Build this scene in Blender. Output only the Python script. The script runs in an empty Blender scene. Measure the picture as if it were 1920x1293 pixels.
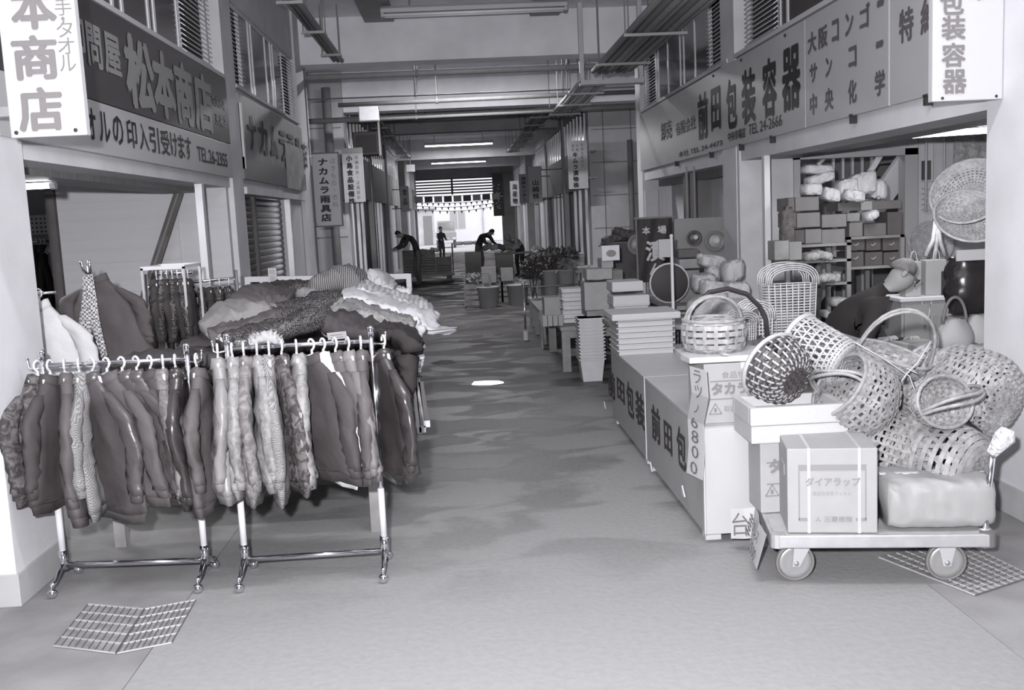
import bpy, bmesh, math, random
from mathutils import Vector, Matrix

R = random.Random(11)
SC = bpy.context.scene
COL = SC.collection
PI = math.pi

# ------------------------------------------------------------------ camera
EYE = Vector((0, 0, 1.7))
F, CX, CY = 1867.0, 960.0, 646.5
YAW, PITCH, ROLL = map(math.radians, (2.65, 7.35, -2.7))
_f = Vector((math.sin(YAW)*math.cos(PITCH), math.cos(YAW)*math.cos(PITCH), -math.sin(PITCH)))
_r = Vector((math.cos(YAW), -math.sin(YAW), 0))
_u = _r.cross(_f)
CR = _r*math.cos(ROLL) + _u*math.sin(ROLL)
CU = -_r*math.sin(ROLL) + _u*math.cos(ROLL)
cam_data = bpy.data.cameras.new('camera')
cam_data.lens = F/1920*36
cam_data.sensor_width = 36
cam_data.clip_end = 200
cam = bpy.data.objects.new('camera', cam_data)
COL.objects.link(cam)
m = Matrix((CR, CU, -_f)).transposed().to_4x4()
m.translation = EYE
cam.matrix_world = m
SC.camera = cam

# ------------------------------------------------------------------ world, flash, exposure
world = bpy.data.worlds.new('overcast_sky')
SC.world = world
world.use_nodes = True
world.node_tree.nodes['Background'].inputs[0].default_value = (0.97, 0.96, 1.0, 1)
world.node_tree.nodes['Background'].inputs[1].default_value = 2.0
SC.view_settings.view_transform = 'Standard'
SC.view_settings.look = 'None'
SC.view_settings.gamma = 1
SC.view_settings.use_curve_mapping = False
SC.view_settings.exposure = 0.08

flash_data = bpy.data.lights.new('camera_flash', 'AREA')      # the photographer's flash, up and to the left of the lens
flash_data.shape = 'DISK'
flash_data.size = 0.09
flash_data.energy = 460
flash_data.color = (1.0, 0.99, 1.01)
flash = bpy.data.objects.new('camera_flash', flash_data)
COL.objects.link(flash)
fm = m.copy()
fm.translation = EYE + Vector((-0.17, -0.05, 0.20))
flash.matrix_world = fm @ Matrix.Rotation(math.radians(5.5), 4, 'X')

def P(px, py, X=None, Y=None, Z=None):
    """the point of the place seen at a pixel, on a plane X=, Y= or Z="""
    d = _f + CR*((px-CX)/F) - CU*((py-CY)/F)
    if X is not None: t = (X-EYE.x)/d.x
    elif Y is not None: t = (Y-EYE.y)/d.y
    else: t = (Z-EYE.z)/d.z
    return EYE + d*t

# ------------------------------------------------------------------ materials
MATS = {}
def tint(g):                                                   # the print's tone: warm blacks, neutral greys, faintly blue whites
    k = min(1, max(0, (g-0.05)/0.2)); q = min(1, max(0, (g-0.25)/0.3))
    return (g*(1.08-0.08*k-0.01*q), g*(0.965+0.035*k-0.012*q), g*(1.0+0.035*q), 1)

def mat(name, g, rough=0.7, var=0.0, scale=8, metal=0.0, emit=0.0, kind=None, g2=None, spec=0.35, bump=0.0, stretch=(1, 1, 1), alpha=1, sheen=0, bscale=None):
    if name in MATS: return MATS[name]
    mt = bpy.data.materials.new(name)
    mt.use_nodes = True
    nt = mt.node_tree; N = nt.nodes; L = nt.links
    b = N['Principled BSDF']
    b.inputs['Roughness'].default_value = rough
    b.inputs['Metallic'].default_value = metal
    b.inputs['Specular IOR Level'].default_value = spec
    if sheen: b.inputs['Sheen Weight'].default_value = sheen
    b.inputs['Base Color'].default_value = tint(g)
    if alpha < 1: b.inputs['Alpha'].default_value = alpha
    if emit:
        b.inputs['Emission Color'].default_value = (0.98, 0.97, 1, 1)
        b.inputs['Emission Strength'].default_value = emit
    if var or kind or bump:
        tc = N.new('ShaderNodeTexCoord')
        mp = N.new('ShaderNodeMapping'); mp.inputs['Scale'].default_value = stretch
        L.new(tc.outputs['Object'], mp.inputs[0])
        if g2 is None: g2 = max(0.01, g*(1-var))
        rp = N.new('ShaderNodeValToRGB')
        rp.color_ramp.elements[0].color = tint(g2); rp.color_ramp.elements[1].color = tint(g if kind else min(1, g*(1+var*0.5)))
        if kind == 'check':
            t = N.new('ShaderNodeTexChecker'); t.inputs['Scale'].default_value = scale; out = t.outputs['Fac']
        elif kind == 'floral':
            t = N.new('ShaderNodeTexNoise'); t.inputs['Scale'].default_value = scale; t.inputs['Detail'].default_value = 3; t.inputs['Distortion'].default_value = 1.2
            out = t.outputs[0]; rp.color_ramp.elements[0].position = 0.42; rp.color_ramp.elements[1].position = 0.62
        elif kind == 'dots':
            t = N.new('ShaderNodeTexVoronoi'); t.inputs['Scale'].default_value = scale; out = t.outputs['Distance']
            rp.color_ramp.elements[0].position = 0.25; rp.color_ramp.elements[1].position = 0.4
        elif kind == 'wave':
            t = N.new('ShaderNodeTexWave'); t.inputs['Scale'].default_value = scale; t.inputs['Distortion'].default_value = 2.0; t.inputs['Detail'].default_value = 1; out = t.outputs[0]
        elif kind == 'stripe':
            t = N.new('ShaderNodeTexWave'); t.inputs['Scale'].default_value = scale; t.inputs['Distortion'].default_value = 0.0; out = t.outputs[0]
            rp.color_ramp.elements[0].position = 0.45; rp.color_ramp.elements[1].position = 0.55
        else:
            t = N.new('ShaderNodeTexNoise'); t.inputs['Scale'].default_value = scale; t.inputs['Detail'].default_value = 5; out = t.outputs[0]
            rp.color_ramp.elements[0].position = 0.3; rp.color_ramp.elements[1].position = 0.7
        L.new(mp.outputs[0], t.inputs['Vector'])
        L.new(out, rp.inputs[0]); L.new(rp.outputs[0], b.inputs['Base Color'])
        if bump:
            t2 = N.new('ShaderNodeTexNoise'); t2.inputs['Scale'].default_value = bscale or scale*2; t2.inputs['Detail'].default_value = 4
            L.new(mp.outputs[0], t2.inputs['Vector'])
            bp = N.new('ShaderNodeBump'); bp.inputs['Strength'].default_value = bump; bp.inputs['Distance'].default_value = 0.02
            L.new(t2.outputs[0], bp.inputs['Height']); L.new(bp.outputs[0], b.inputs['Normal'])
    MATS[name] = mt
    return mt

# ------------------------------------------------------------------ mesh helpers
WM = {}                                                     # world matrix of every object made here
class MB:
    def __init__(self): self.v = []; self.f = []
    def add(self, vs, fs, M=None):
        o = len(self.v)
        if M is not None: vs = [M @ Vector(p) for p in vs]
        self.v += [Vector(p) for p in vs]
        self.f += [tuple(i+o for i in q) for q in fs]
        return self
    def box(self, x0, x1, y0, y1, z0, z1, M=None):
        vs = [(x, y, z) for z in (z0, z1) for y in (y0, y1) for x in (x0, x1)]
        return self.add(vs, [(0, 2, 3, 1), (4, 5, 7, 6), (0, 1, 5, 4), (2, 6, 7, 3), (0, 4, 6, 2), (1, 3, 7, 5)], M)
    def taper(self, x0, x1, y0, y1, z0, z1, k, M=None):      # a box whose bottom is k times its top
        cx, cy = (x0+x1)/2, (y0+y1)/2
        vs = []
        for z, s in ((z0, k), (z1, 1)):
            for y in (y0, y1):
                for x in (x0, x1): vs.append((cx+(x-cx)*s, cy+(y-cy)*s, z))
        return self.add(vs, [(0, 2, 3, 1), (4, 5, 7, 6), (0, 1, 5, 4), (2, 6, 7, 3), (0, 4, 6, 2), (1, 3, 7, 5)], M)
    def loft(self, rings, closed=True, caps=True, M=None):
        n = len(rings[0]); vs = [p for r in rings for p in r]; fs = []
        for i in range(len(rings)-1):
            for j in range(n if closed else n-1):
                k = (j+1) % n
                fs.append((i*n+j, i*n+k, (i+1)*n+k, (i+1)*n+j))
        if caps and closed:
            fs.append(tuple(reversed(range(n)))); fs.append(tuple((len(rings)-1)*n+j for j in range(n)))
        return self.add(vs, fs, M)
    def tube(self, pts, r, n=6, closed=False, flat=1.0, M=None):
        pts = [Vector(p) for p in pts]; k = len(pts)
        rs = r if isinstance(r, (list, tuple)) else [r]*k
        rings = []; prev = None
        for i, p in enumerate(pts):
            a = pts[(i-1) % k] if (closed or i > 0) else p
            c = pts[(i+1) % k] if (closed or i < k-1) else p
            t = (c-a)
            if t.length < 1e-9: t = Vector((0, 0, 1))
            t.normalize()
            if prev is None:
                s = t.cross(Vector((0, 0, 1)) if abs(t.z) < 0.9 else Vector((1, 0, 0))).normalized()
            else:
                s = prev - t*prev.dot(t)
                s = s.normalized() if s.length > 1e-6 else t.orthogonal().normalized()
            prev = s
            q = t.cross(s)
            rings.append([p + s*math.cos(2*PI*j/n)*rs[i] + q*math.sin(2*PI*j/n)*rs[i]*flat for j in range(n)])
        if closed:
            rings.append(rings[0])
            return self.loft(rings, True, False, M)
        return self.loft(rings, True, True, M)
    def bar(self, a, b, w, h=None, up=(0, 0, 1), M=None):    # square bar between two points
        a, b = Vector(a), Vector(b); h = h or w
        t = (b-a).normalized(); u = Vector(up)
        if abs(t.dot(u)) > 0.95: u = Vector((0, 1, 0))
        s = t.cross(u).normalized(); q = s.cross(t)
        vs = [p + s*dx*w/2 + q*dz*h/2 for p in (a, b) for dx, dz in ((-1, -1), (1, -1), (1, 1), (-1, 1))]
        return self.add(vs, [(3, 2, 1, 0), (4, 5, 6, 7), (0, 1, 5, 4), (1, 2, 6, 5), (2, 3, 7, 6), (3, 0, 4, 7)], M)
    def lathe(self, prof, n=16, M=None, ex=1, ey=1):
        rings = [[(r*math.cos(2*PI*j/n)*ex, r*math.sin(2*PI*j/n)*ey, z) for j in range(n)] for r, z in prof]
        return self.loft(rings, True, True, M)
    def ball(self, c, r, n=10, k=6, s=(1, 1, 1), M=None):
        rings = []
        for i in range(k+1):
            a = PI*(0.02+0.96*i/k)
            rings.append([(c[0]+r*s[0]*math.sin(a)*math.cos(2*PI*j/n), c[1]+r*s[1]*math.sin(a)*math.sin(2*PI*j/n), c[2]-r*s[2]*math.cos(a)) for j in range(n)])
        return self.loft(rings, True, True, M)
    def prism(self, poly, t, M=None):                        # poly in local x,z; thickness along y from 0 to t
        n = len(poly)
        vs = [(x, 0, z) for x, z in poly]+[(x, t, z) for x, z in poly]
        fs = [tuple(range(n)), tuple(reversed(range(n, 2*n)))]+[(i, i+n, (i+1) % n+n, (i+1) % n) for i in range(n)]
        return self.add(vs, fs, M)
    def quad(self, a, b, c, d, M=None): return self.add([a, b, c, d], [(0, 1, 2, 3)], M)
    def mesh(self, name, inv=None):
        me = bpy.data.meshes.new(name)
        vs = [inv @ p for p in self.v] if inv is not None else self.v
        me.from_pydata([tuple(p) for p in vs], [], self.f)
        return me
    def build(self, name, mt, parent=None, smooth=False, bevel=0.0, fixn=True, loc=None):
        """vertices are in world space; a top-level mesh gets its origin at its base"""
        if parent is not None: W = WM[parent.name]
        else:
            if loc is None:
                xs = [p.x for p in self.v]; ys = [p.y for p in self.v]; zs = [p.z for p in self.v]
                loc = ((min(xs)+max(xs))/2, (min(ys)+max(ys))/2, min(zs))
            W = Matrix.Translation(loc)
        me = self.mesh(name, W.inverted())
        if fixn or bevel:
            bm = bmesh.new(); bm.from_mesh(me)
            if bevel:
                bmesh.ops.bevel(bm, geom=[e for e in bm.edges if len(e.link_faces) == 2 and e.calc_face_angle(0) > 0.6], offset=bevel, segments=2, affect='EDGES', profile=0.6)
            if fixn: bmesh.ops.recalc_face_normals(bm, faces=bm.faces)
            bm.to_mesh(me); bm.free()
        if smooth: me.shade_smooth()
        for q in (mt if isinstance(mt, (list, tuple)) else [mt]): me.materials.append(q)
        o = bpy.data.objects.new(name, me); COL.objects.link(o)
        if parent is not None:
            o.parent = parent
        else: o.matrix_world = W
        WM[o.name] = W
        return o

def tag(o, label=None, cat=None, group=None, kind=None):
    if label: o['label'] = label
    if cat: o['category'] = cat
    if group: o['group'] = group
    if kind: o['kind'] = kind
    return o
def struct(o): o['kind'] = 'structure'; return o
def thing(name, label, cat, loc=(0, 0, 0), rotz=0.0, group=None, rot=None, kind=None):
    o = bpy.data.objects.new(name, None); COL.objects.link(o)
    o.empty_display_size = 0.1
    M = Matrix.Translation(loc) @ (rot.to_4x4() if rot is not None else Matrix.Rotation(rotz, 4, 'Z'))
    o.matrix_world = M; WM[o.name] = M
    return tag(o, label, cat, group, kind)
def copy_part(o, parent, delta):                             # same mesh, moved by delta in the parent's space
    c = o.copy(); COL.objects.link(c); c.parent = parent
    c.location = o.location + Vector(delta)
    WM[c.name] = WM[parent.name]
    return c
def copy_tree(o, loc=None, rotz=None, label=None, group=None, parent=None):
    c = o.copy(); COL.objects.link(c)
    if parent is not None: c.parent = parent
    for ch in o.children: copy_tree(ch, parent=c)
    if loc is not None: c.location = loc
    if rotz is not None: c.rotation_euler[2] = rotz
    if label: c['label'] = label
    if group: c['group'] = group
    return c
ORD = ['first', 'second', 'third', 'fourth', 'fifth', 'sixth', 'seventh', 'eighth', 'ninth', 'tenth', 'eleventh', 'twelfth', 'thirteenth', 'fourteenth', 'fifteenth', 'sixteenth', 'seventeenth', 'eighteenth']

# ------------------------------------------------------------------ lettering
GL = {}
def glyph(s, bold):
    k = (s, bold)
    if k not in GL:
        cu = bpy.data.curves.new('t', 'FONT'); cu.body = s; cu.size = 1; cu.resolution_u = 2; cu.offset = bold
        ob = bpy.data.objects.new('t', cu); COL.objects.link(ob)
        dg = bpy.context.evaluated_depsgraph_get()
        me = bpy.data.meshes.new_from_object(ob.evaluated_get(dg))
        GL[k] = ([tuple(v.co) for v in me.vertices], [tuple(p.vertices) for p in me.polygons])
        bpy.data.objects.remove(ob); bpy.data.curves.remove(cu); bpy.data.meshes.remove(me)
    return GL[k]
def put(mb, s, o, ux, uz, w, h, bold=0.02, em=False, rot=False):
    """lettering s filling the rectangle with lower left corner o, directions ux, uz, size w by h; bold strokes are stamped"""
    vs, fs = glyph(s, 0.0)
    if not vs: return
    o, ux, uz = Vector(o), Vector(ux), Vector(uz)
    if em: x0, x1, y0, y1 = 0.0, 1.0, -0.12, 0.88
    else:
        x0 = min(v[0] for v in vs); x1 = max(v[0] for v in vs); y0 = min(v[1] for v in vs); y1 = max(v[1] for v in vs)
    k = max(0, bold)
    st = [(0, 0)] if k == 0 else [(k*math.cos(a*PI/3), k*math.sin(a*PI/3)) for a in range(6)]
    x0 -= k; x1 += k; y0 -= k; y1 += k
    nrm = ux.cross(uz)
    for q, (dx, dy) in enumerate(st):
        out = []
        for v in vs:
            a, b = (v[0]+dx-x0)/(x1-x0), (v[1]+dy-y0)/max(1e-6, y1-y0)
            if rot: a, b = b, 1-a
            out.append(o + ux*(a*w) + uz*(b*h) + nrm*(0.0004*q))
        mb.add(out, fs)
def letter_row(mb, s, o, ux, uz, pitch, cw, ch, bold=0.02):   # one sign per cell, left to right
    for i, c in enumerate(s):
        if c != ' ': put(mb, c, Vector(o)+Vector(ux)*(i*pitch), ux, uz, cw, ch, bold, em=True)
def letter_col(mb, s, o, ux, uz, pitch, cw, ch, bold=0.02):   # top to bottom; o is the lower left corner of the top cell
    for i, c in enumerate(s):
        if c != ' ': put(mb, c, Vector(o)-Vector(uz)*(i*pitch), ux, uz, cw, ch, bold, em=True, rot=(c == 'ー'))

# ------------------------------------------------------------------ shared materials
wall_m = mat('painted_wall', 0.62, 0.75, 0.10, 3, bump=0.05, bscale=60)
wall_far_m = mat('painted_wall_grimy', 0.52, 0.8, 0.15, 2)
ceil_m = mat('ceiling_paint', 0.86, 0.8, 0.12, 2)
dark_fascia_m = mat('grey_fascia', 0.26, 0.6, 0.12, 3)
metal_m = mat('galvanised_metal', 0.55, 0.38, 0.15, 12, metal=0.6)
chrome_m = mat('chrome', 0.78, 0.14, metal=1.0)
alu_m = mat('aluminium', 0.82, 0.3, metal=0.35)
white_m = mat('white_paint', 0.50, 0.5)
cream_m = mat('off_white_paint', 0.58, 0.55, 0.05, 10)
glass_m = mat('dark_window_glass', 0.075, 0.15, spec=0.35)
black_m = mat('matt_black', 0.035, 0.6)
steel_pipe_m = mat('painted_pipe', 0.22, 0.5, 0.12, 9)
pipe_l_m = mat('pale_pipe', 0.32, 0.45, 0.1, 9)
ink_m = mat('dark_ink', 0.03, 0.6)
grey_ink_m = mat('grey_ink', 0.20, 0.6)
pale_ink_m = mat('pale_ink', 0.30, 0.6)
tube_on_m = mat('lit_tube', 0.9, 0.4, emit=6.0)
tube_off_m = mat('unlit_tube', 0.92, 0.25)
wood_m = mat('weathered_wood', 0.26, 0.7, 0.35, 5, stretch=(1, 6, 1))
card_m = mat('cardboard', 0.31, 0.8, 0.08, 12)
card2_m = mat('cardboard_brown', 0.27, 0.8, 0.12, 9)
card3_m = mat('cardboard_pale', 0.32, 0.75, 0.06, 9)
foam_m = mat('polystyrene', 0.43, 0.7, 0.03, 60)
plastic_w_m = mat('white_plastic', 0.60, 0.3)
rubber_m = mat('grey_rubber', 0.13, 0.6)
# ================================================================== THE SETTING
XL, XR, ZC = -2.15, 2.85, 4.62

def floor_material():
    mt = bpy.data.materials.new('worn_concrete'); mt.use_nodes = True
    nt = mt.node_tree; N = nt.nodes; L = nt.links; b = N['Principled BSDF']
    tc = N.new('ShaderNodeTexCoord')
    def noise(scale, detail, stretch, lo, hi, dist=0.0):
        mp = N.new('ShaderNodeMapping'); mp.inputs['Scale'].default_value = stretch
        L.new(tc.outputs['Object'], mp.inputs[0])
        t = N.new('ShaderNodeTexNoise'); t.inputs['Scale'].default_value = scale; t.inputs['Detail'].default_value = detail; t.inputs['Distortion'].default_value = dist
        L.new(mp.outputs[0], t.inputs['Vector'])
        mr = N.new('ShaderNodeMapRange'); mr.inputs[1].default_value = lo; mr.inputs[2].default_value = hi
        L.new(t.outputs[0], mr.inputs[0]); return mr.outputs[0]
    def math_(op, a, bb):
        n = N.new('ShaderNodeMath'); n.operation = op
        for i, q in enumerate((a, bb)):
            if isinstance(q, (int, float)): n.inputs[i].default_value = q
            else: L.new(q, n.inputs[i])
        n.use_clamp = True
        return n.outputs[0]
    sep = N.new('ShaderNodeSeparateXYZ'); L.new(tc.outputs['Object'], sep.inputs[0])
    # blotches start past the threshold; the far floor turns evenly darker
    ramp = N.new('ShaderNodeMapRange'); ramp.inputs[1].default_value = 4.0; ramp.inputs[2].default_value = 7.0; L.new(sep.outputs[1], ramp.inputs[0])
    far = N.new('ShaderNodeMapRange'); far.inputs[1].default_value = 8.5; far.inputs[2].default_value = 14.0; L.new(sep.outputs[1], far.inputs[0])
    blot = noise(1.9, 5, (0.7, 1.25, 1), 0.47, 0.57, 0.6)
    blot2 = noise(0.7, 3, (0.6, 1.0, 1), 0.46, 0.66)
    fine = noise(28, 6, (1, 1, 1), 0.3, 0.7)
    wet = math_('MULTIPLY', blot, ramp.outputs[0])
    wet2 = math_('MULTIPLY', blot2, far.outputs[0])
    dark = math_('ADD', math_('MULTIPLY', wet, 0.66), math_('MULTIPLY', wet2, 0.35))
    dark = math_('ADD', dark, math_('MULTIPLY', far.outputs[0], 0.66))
    dark = math_('ADD', dark, math_('MULTIPLY', fine, 0.12))
    rp = N.new('ShaderNodeValToRGB')
    rp.color_ramp.elements[0].color = tint(0.28); rp.color_ramp.elements[1].color = tint(0.06)
    L.new(dark, rp.inputs[0]); L.new(rp.outputs[0], b.inputs['Base Color'])
    rr = N.new('ShaderNodeMapRange'); rr.inputs[3].default_value = 0.85; rr.inputs[4].default_value = 0.45; L.new(wet, rr.inputs[0])
    L.new(rr.outputs[0], b.inputs['Roughness'])
    b.inputs['Specular IOR Level'].default_value = 0.25
    bp = N.new('ShaderNodeBump'); bp.inputs['Strength'].default_value = 0.12; bp.inputs['Distance'].default_value = 0.01
    L.new(fine, bp.inputs['Height']); L.new(bp.outputs[0], b.inputs['Normal'])
    return mt
floor_m = floor_material()
side_floor_m = mat('side_strip_concrete', 0.25, 0.85, 0.25, 3, bump=0.1, bscale=50)
struct(MB().box(-1.36, 1.98, -3, 52, -0.2, 0).build('floor', floor_m, loc=(0, 0, 0)))
struct(MB().box(-8, -1.365, -3, 52, -0.2, -0.001).build('floor_left', side_floor_m))
struct(MB().box(1.985, 9, -3, 52, -0.2, -0.001).build('floor_right', side_floor_m))
struct(MB().box(-30, 30, 52, 90, -0.25, -0.01).build('floor_outside', mat('asphalt', 0.42, 0.9, 0.1, 2)))
struct(MB().box(-8, 9, -3, 52, ZC, ZC+0.2).build('ceiling', ceil_m))
struct(MB().box(-8, 9, -3.2, -3, -0.2, ZC+0.2).build('wall_back_blocker', wall_m))  # added to close the hall behind the camera and keep sky light out

# beams across the hall
def beam(name, y0, y1, zb, m_=ceil_m):
    struct(MB().box(-8, 9, y0, y1, zb, ZC).build(name, m_))
beam('ceiling_beam', 14.75, 15.2, 3.98)
beam('ceiling_beam', 20.0, 20.5, 3.86)
beam('ceiling_beam', 28.2, 28.7, 4.1, wall_far_m)
beam('ceiling_beam', 37.0, 37.5, 3.9, wall_far_m)
beam('ceiling_beam', 46.0, 46.5, 4.0, wall_far_m)
rib_m = mat('ceiling_rib_shade', 0.30, 0.8, 0.1, 3)  # shade patches on the ceiling, put into shallow ribs of darker colour
for x0, x1 in ((-1.2, -0.78), (1.16, 1.58)):
    struct(MB().box(x0, x1, 8.0, 14.75, ZC-0.09, ZC).build('ceiling_shade_rib', rib_m))

# ---- left block: pillars, fascia, panels
def wallbox(name, x0, x1, y0, y1, z0, z1, m_=wall_m):
    return struct(MB().box(x0, x1, y0, y1, z0, z1).build(name, m_))
wallbox('wall_left_pillar', -3.2, XL, 4.59, 5.15, 0, ZC)
plinth_m = mat('plinth_paint', 0.40, 0.8, 0.12, 5)
struct(MB().box(-3.22, XL+0.012, 4.578, 5.16, 0, 0.155).build('baseboard_left', plinth_m, bevel=0.004))
wallbox('wall_left_pillar', -2.6, XL, 9.8, 10.28, 0, ZC)
wallbox('wall_left_pillar', -2.6, XL, 14.25, 14.95, 0, ZC)
wallbox('wall_left_fascia', -2.42, XL-0.03, 5.15, 9.8, 2.10, 3.12)
wallbox('wall_left_fascia', -2.42, XL-0.03, 10.28, 14.25, 2.08, 3.10)
wallbox('wall_left_header', -2.42, XL-0.03, 5.15, 9.8, 4.0, ZC)
wallbox('wall_left_header', -2.42, XL-0.03, 10.28, 14.25, 3.98, ZC)
struct(MB().box(XL-0.05, XL+0.012, 5.15, 9.8, 3.115, 3.15).build('trim_1', mat('sill_paint', 0.5, 0.7)))
struct(MB().box(XL-0.05, XL+0.012, 10.28, 14.25, 3.10, 3.13).build('trim_2', mat('sill_paint', 0.5, 0.7)))
wallbox('wall_left_panel', -2.42, XL-0.05, 13.15, 14.25, 0, 2.08)
struct(MB().box(XL-0.09, XL-0.03, 8.72, 8.80, 0, 2.1).build('trim_3', alu_m))
struct(MB().box(XL-0.09, XL-0.02, 13.08, 13.16, 0, 2.08).build('trim_4', alu_m))
struct(MB().box(-2.44, XL+0.03, 10.28, 14.25, 2.05, 2.12).build('trim_5', wall_m))
# dark housing of the roller shutter behind the first fascia
struct(MB().box(-2.75, -2.42, 5.15, 9.6, 2.06, 2.45).build('trim_6', mat('shutter_box', 0.22, 0.5, 0.3, 4, stretch=(1, 8, 1))))
# first left shop inside
inner_m = mat('shop_partition', 0.58, 0.8, 0.06, 2, stretch=(0.3, 1, 6))
YQ = 9.7
pb = P(113, 450, Y=YQ)
wallbox('wall_left_partition', pb.x, XL-0.05, YQ, YQ+0.1, 0, 2.6, inner_m)
# faint board joints on the partition, each board its own piece
part_root = None
for i in range(9):
    z0 = 0.02+i*0.285
    struct(MB().box(pb.x+0.01, P(338, 450, Y=YQ).x, YQ-0.015, YQ, z0, z0+0.279).build('wall_left_board', inner_m))
struct(MB().box(pb.x-0.08, pb.x, YQ-0.06, YQ+0.08, 0, 2.6).build('trim_7', mat('dark_post', 0.13, 0.6, 0.2, 6)))
wallbox('wall_left_back', -7.0, -6.8, 4.6, 13, 0, 2.6, wall_m)
wallbox('wall_left_deep', -6.9, -2.42, 11.2, 11.3, 0, 2.6, wall_far_m)
wallbox('ceiling_left_shop', -7.0, -2.42, 4.7, 14.9, 2.55, 2.65, ceil_m)
wallbox('wall_left_near', -7.0, -3.2, 4.6, 4.7, 0, ZC, wall_m)
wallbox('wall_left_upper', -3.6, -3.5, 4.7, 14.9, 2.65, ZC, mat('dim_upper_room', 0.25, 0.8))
wallbox('wall_left_end', -7.0, -2.42, 14.8, 14.95, 0, ZC, wall_m)

# ---- right block
wallbox('wall_right_pillar', XR, 4.4, 3.6, 5.31, 0, ZC)
struct(MB().box(XR-0.012, 4.4, 3.6, 5.32, 0, 0.16).build('baseboard_right', plinth_m, bevel=0.004))
wallbox('wall_right_pillar', XR, 3.3, 10.2, 10.72, 0, ZC)
wallbox('wall_right_pillar', XR, 3.3, 15.45, 15.85, 0, ZC)
wallbox('wall_right_fascia', XR+0.03, 3.2, 5.31, 10.2, 2.15, 3.18)
wallbox('wall_right_fascia', XR+0.03, 3.2, 10.72, 15.45, 2.15, 3.18)
wallbox('wall_right_header', XR+0.03, 3.2, 5.31, 10.2, 4.1, ZC)
wallbox('wall_right_header', XR+0.03, 3.2, 10.72, 15.45, 4.1, ZC)
struct(MB().box(XR-0.012, XR+0.05, 5.31, 10.2, 3.17, 3.21).build('trim_8', mat('sill_paint', 0.5, 0.7)))
struct(MB().box(XR-0.012, XR+0.05, 10.45, 15.45, 3.17, 3.21).build('trim_9', mat('sill_paint', 0.5, 0.7)))
struct(MB().box(XR+0.005, XR+0.06, 9.27, 9.35, 0, 2.15).build('trim_10', alu_m))
struct(MB().box(3.2, 3.5, 5.31, 10.1, 2.15, 2.45).build('trim_11', mat('shutter_box', 0.22, 0.5)))
struct(MB().box(3.1, 3.2, 10.72, 15.45, 2.05, 2.15).build('trim_12', mat('shutter_box', 0.22, 0.5)))
YP = 10.12
ox0, ox1, ozt = P(1497, 420, Y=YP).x, P(1697, 420, Y=YP).x, P(1600, 292, Y=YP).z
wallbox('wall_right_partition', XR+0.01, ox0, YP, YP+0.1, 0, 2.6, wall_m)
wallbox('wall_right_partition', ox1, 7.2, YP, YP+0.1, 0, 2.6, wall_m)
wallbox('wall_right_partition', ox0, ox1, YP, YP+0.1, ozt, 2.6, wall_m)
fr = MB(); fr.box(ox0-0.05, ox0+0.015, YP-0.03, YP+0.13, 0, ozt+0.05); fr.box(ox1-0.015, ox1+0.12, YP-0.03, YP+0.13, 0, ozt+0.05); fr.box(ox0-0.05, ox1+0.12, YP-0.03, YP+0.13, ozt-0.015, ozt+0.06)
struct(fr.build('trim_13', mat('door_frame_grey', 0.45, 0.5)))
wallbox('wall_right_back', 7.2, 7.4, 3.6, 16, 0, 2.6, wall_m)
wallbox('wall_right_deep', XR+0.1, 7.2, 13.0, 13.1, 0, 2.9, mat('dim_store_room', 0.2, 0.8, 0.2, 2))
wallbox('wall_right_inner', 3.3, 3.35, 10.72, 15.5, 0, 2.6, wall_m)
wallbox('ceiling_right_shop', 3.2, 7.4, 3.6, 15.8, 2.6, 2.7, ceil_m)
wallbox('wall_right_near', 4.4, 7.4, 3.6, 3.7, 0, ZC, wall_m)
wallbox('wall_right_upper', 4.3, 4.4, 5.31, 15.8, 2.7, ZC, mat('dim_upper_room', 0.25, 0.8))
wallbox('wall_right_end', 3.2, 7.4, 15.5, 15.8, 0, ZC, wall_m)

# pale slatted strips on the right partition, beside the doorway
for i, px in enumerate((1722, 1750, 1772)):
    a = P(px, 420, Y=YP)
    struct(MB().box(a.x-0.012, a.x+0.012, YP-0.025, YP, 0, 2.55).build('trim_14', cream_m))

# ---- upper windows with louvres
win_no = [0]
def window_strip(X, sgn, y0, y1, z0, z1, items, label_side):
    """items: ('louvre', ya, yb) or ('pane', ya, yb); sgn is the way the wall faces"""
    win_no[0] += 1
    W = thing('window_%d' % win_no[0], None, None, (X, (y0+y1)/2, z0)); struct(W)
    fr = MB(); t = 0.03
    xa, xb = sorted((X-sgn*0.095, X-sgn*0.068))
    fr.box(xa, xb, y0, y1, z0, z0+t); fr.box(xa, xb, y0, y1, z1-t, z1)
    ys = sorted({y for _, a, b_ in items for y in (a, b_)})
    for y in ys: fr.box(xa-0.005, xb+0.005, y-0.022, y+0.022, z0+t, z1-t)
    fr.build('window_frame', alu_m, W)
    for kind, a, b_ in items:
        a += 0.024; b_ -= 0.024
        if kind == 'pane':
            MB().box(X-sgn*0.075-0.004, X-sgn*0.075+0.004, a, b_, z0+t, z1-t).build('pane', glass_m, W)
        else:
            n = 19; dz = (z1-z0-2*t)/n
            s = MB()
            c = Matrix.Translation((X-sgn*0.055, (a+b_)/2, z0+t+dz/2)) @ Matrix.Rotation(sgn*math.radians(38), 4, 'Y')
            s.box(-0.035, 0.035, -(b_-a)/2, (b_-a)/2, -0.004, 0.004, c)
            first = s.build('slat', slat_m, W)
            for k in range(1, n): copy_part(first, W, (0, 0, dz*k))
            MB().box(*sorted((X-sgn*0.12, X-sgn*0.115)), a, b_, z0+t, z1-t).build('louvre_backing', mat('louvre_dark', 0.07, 0.7), W)
slat_m = mat('louvre_slat', 0.62, 0.5)
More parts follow.
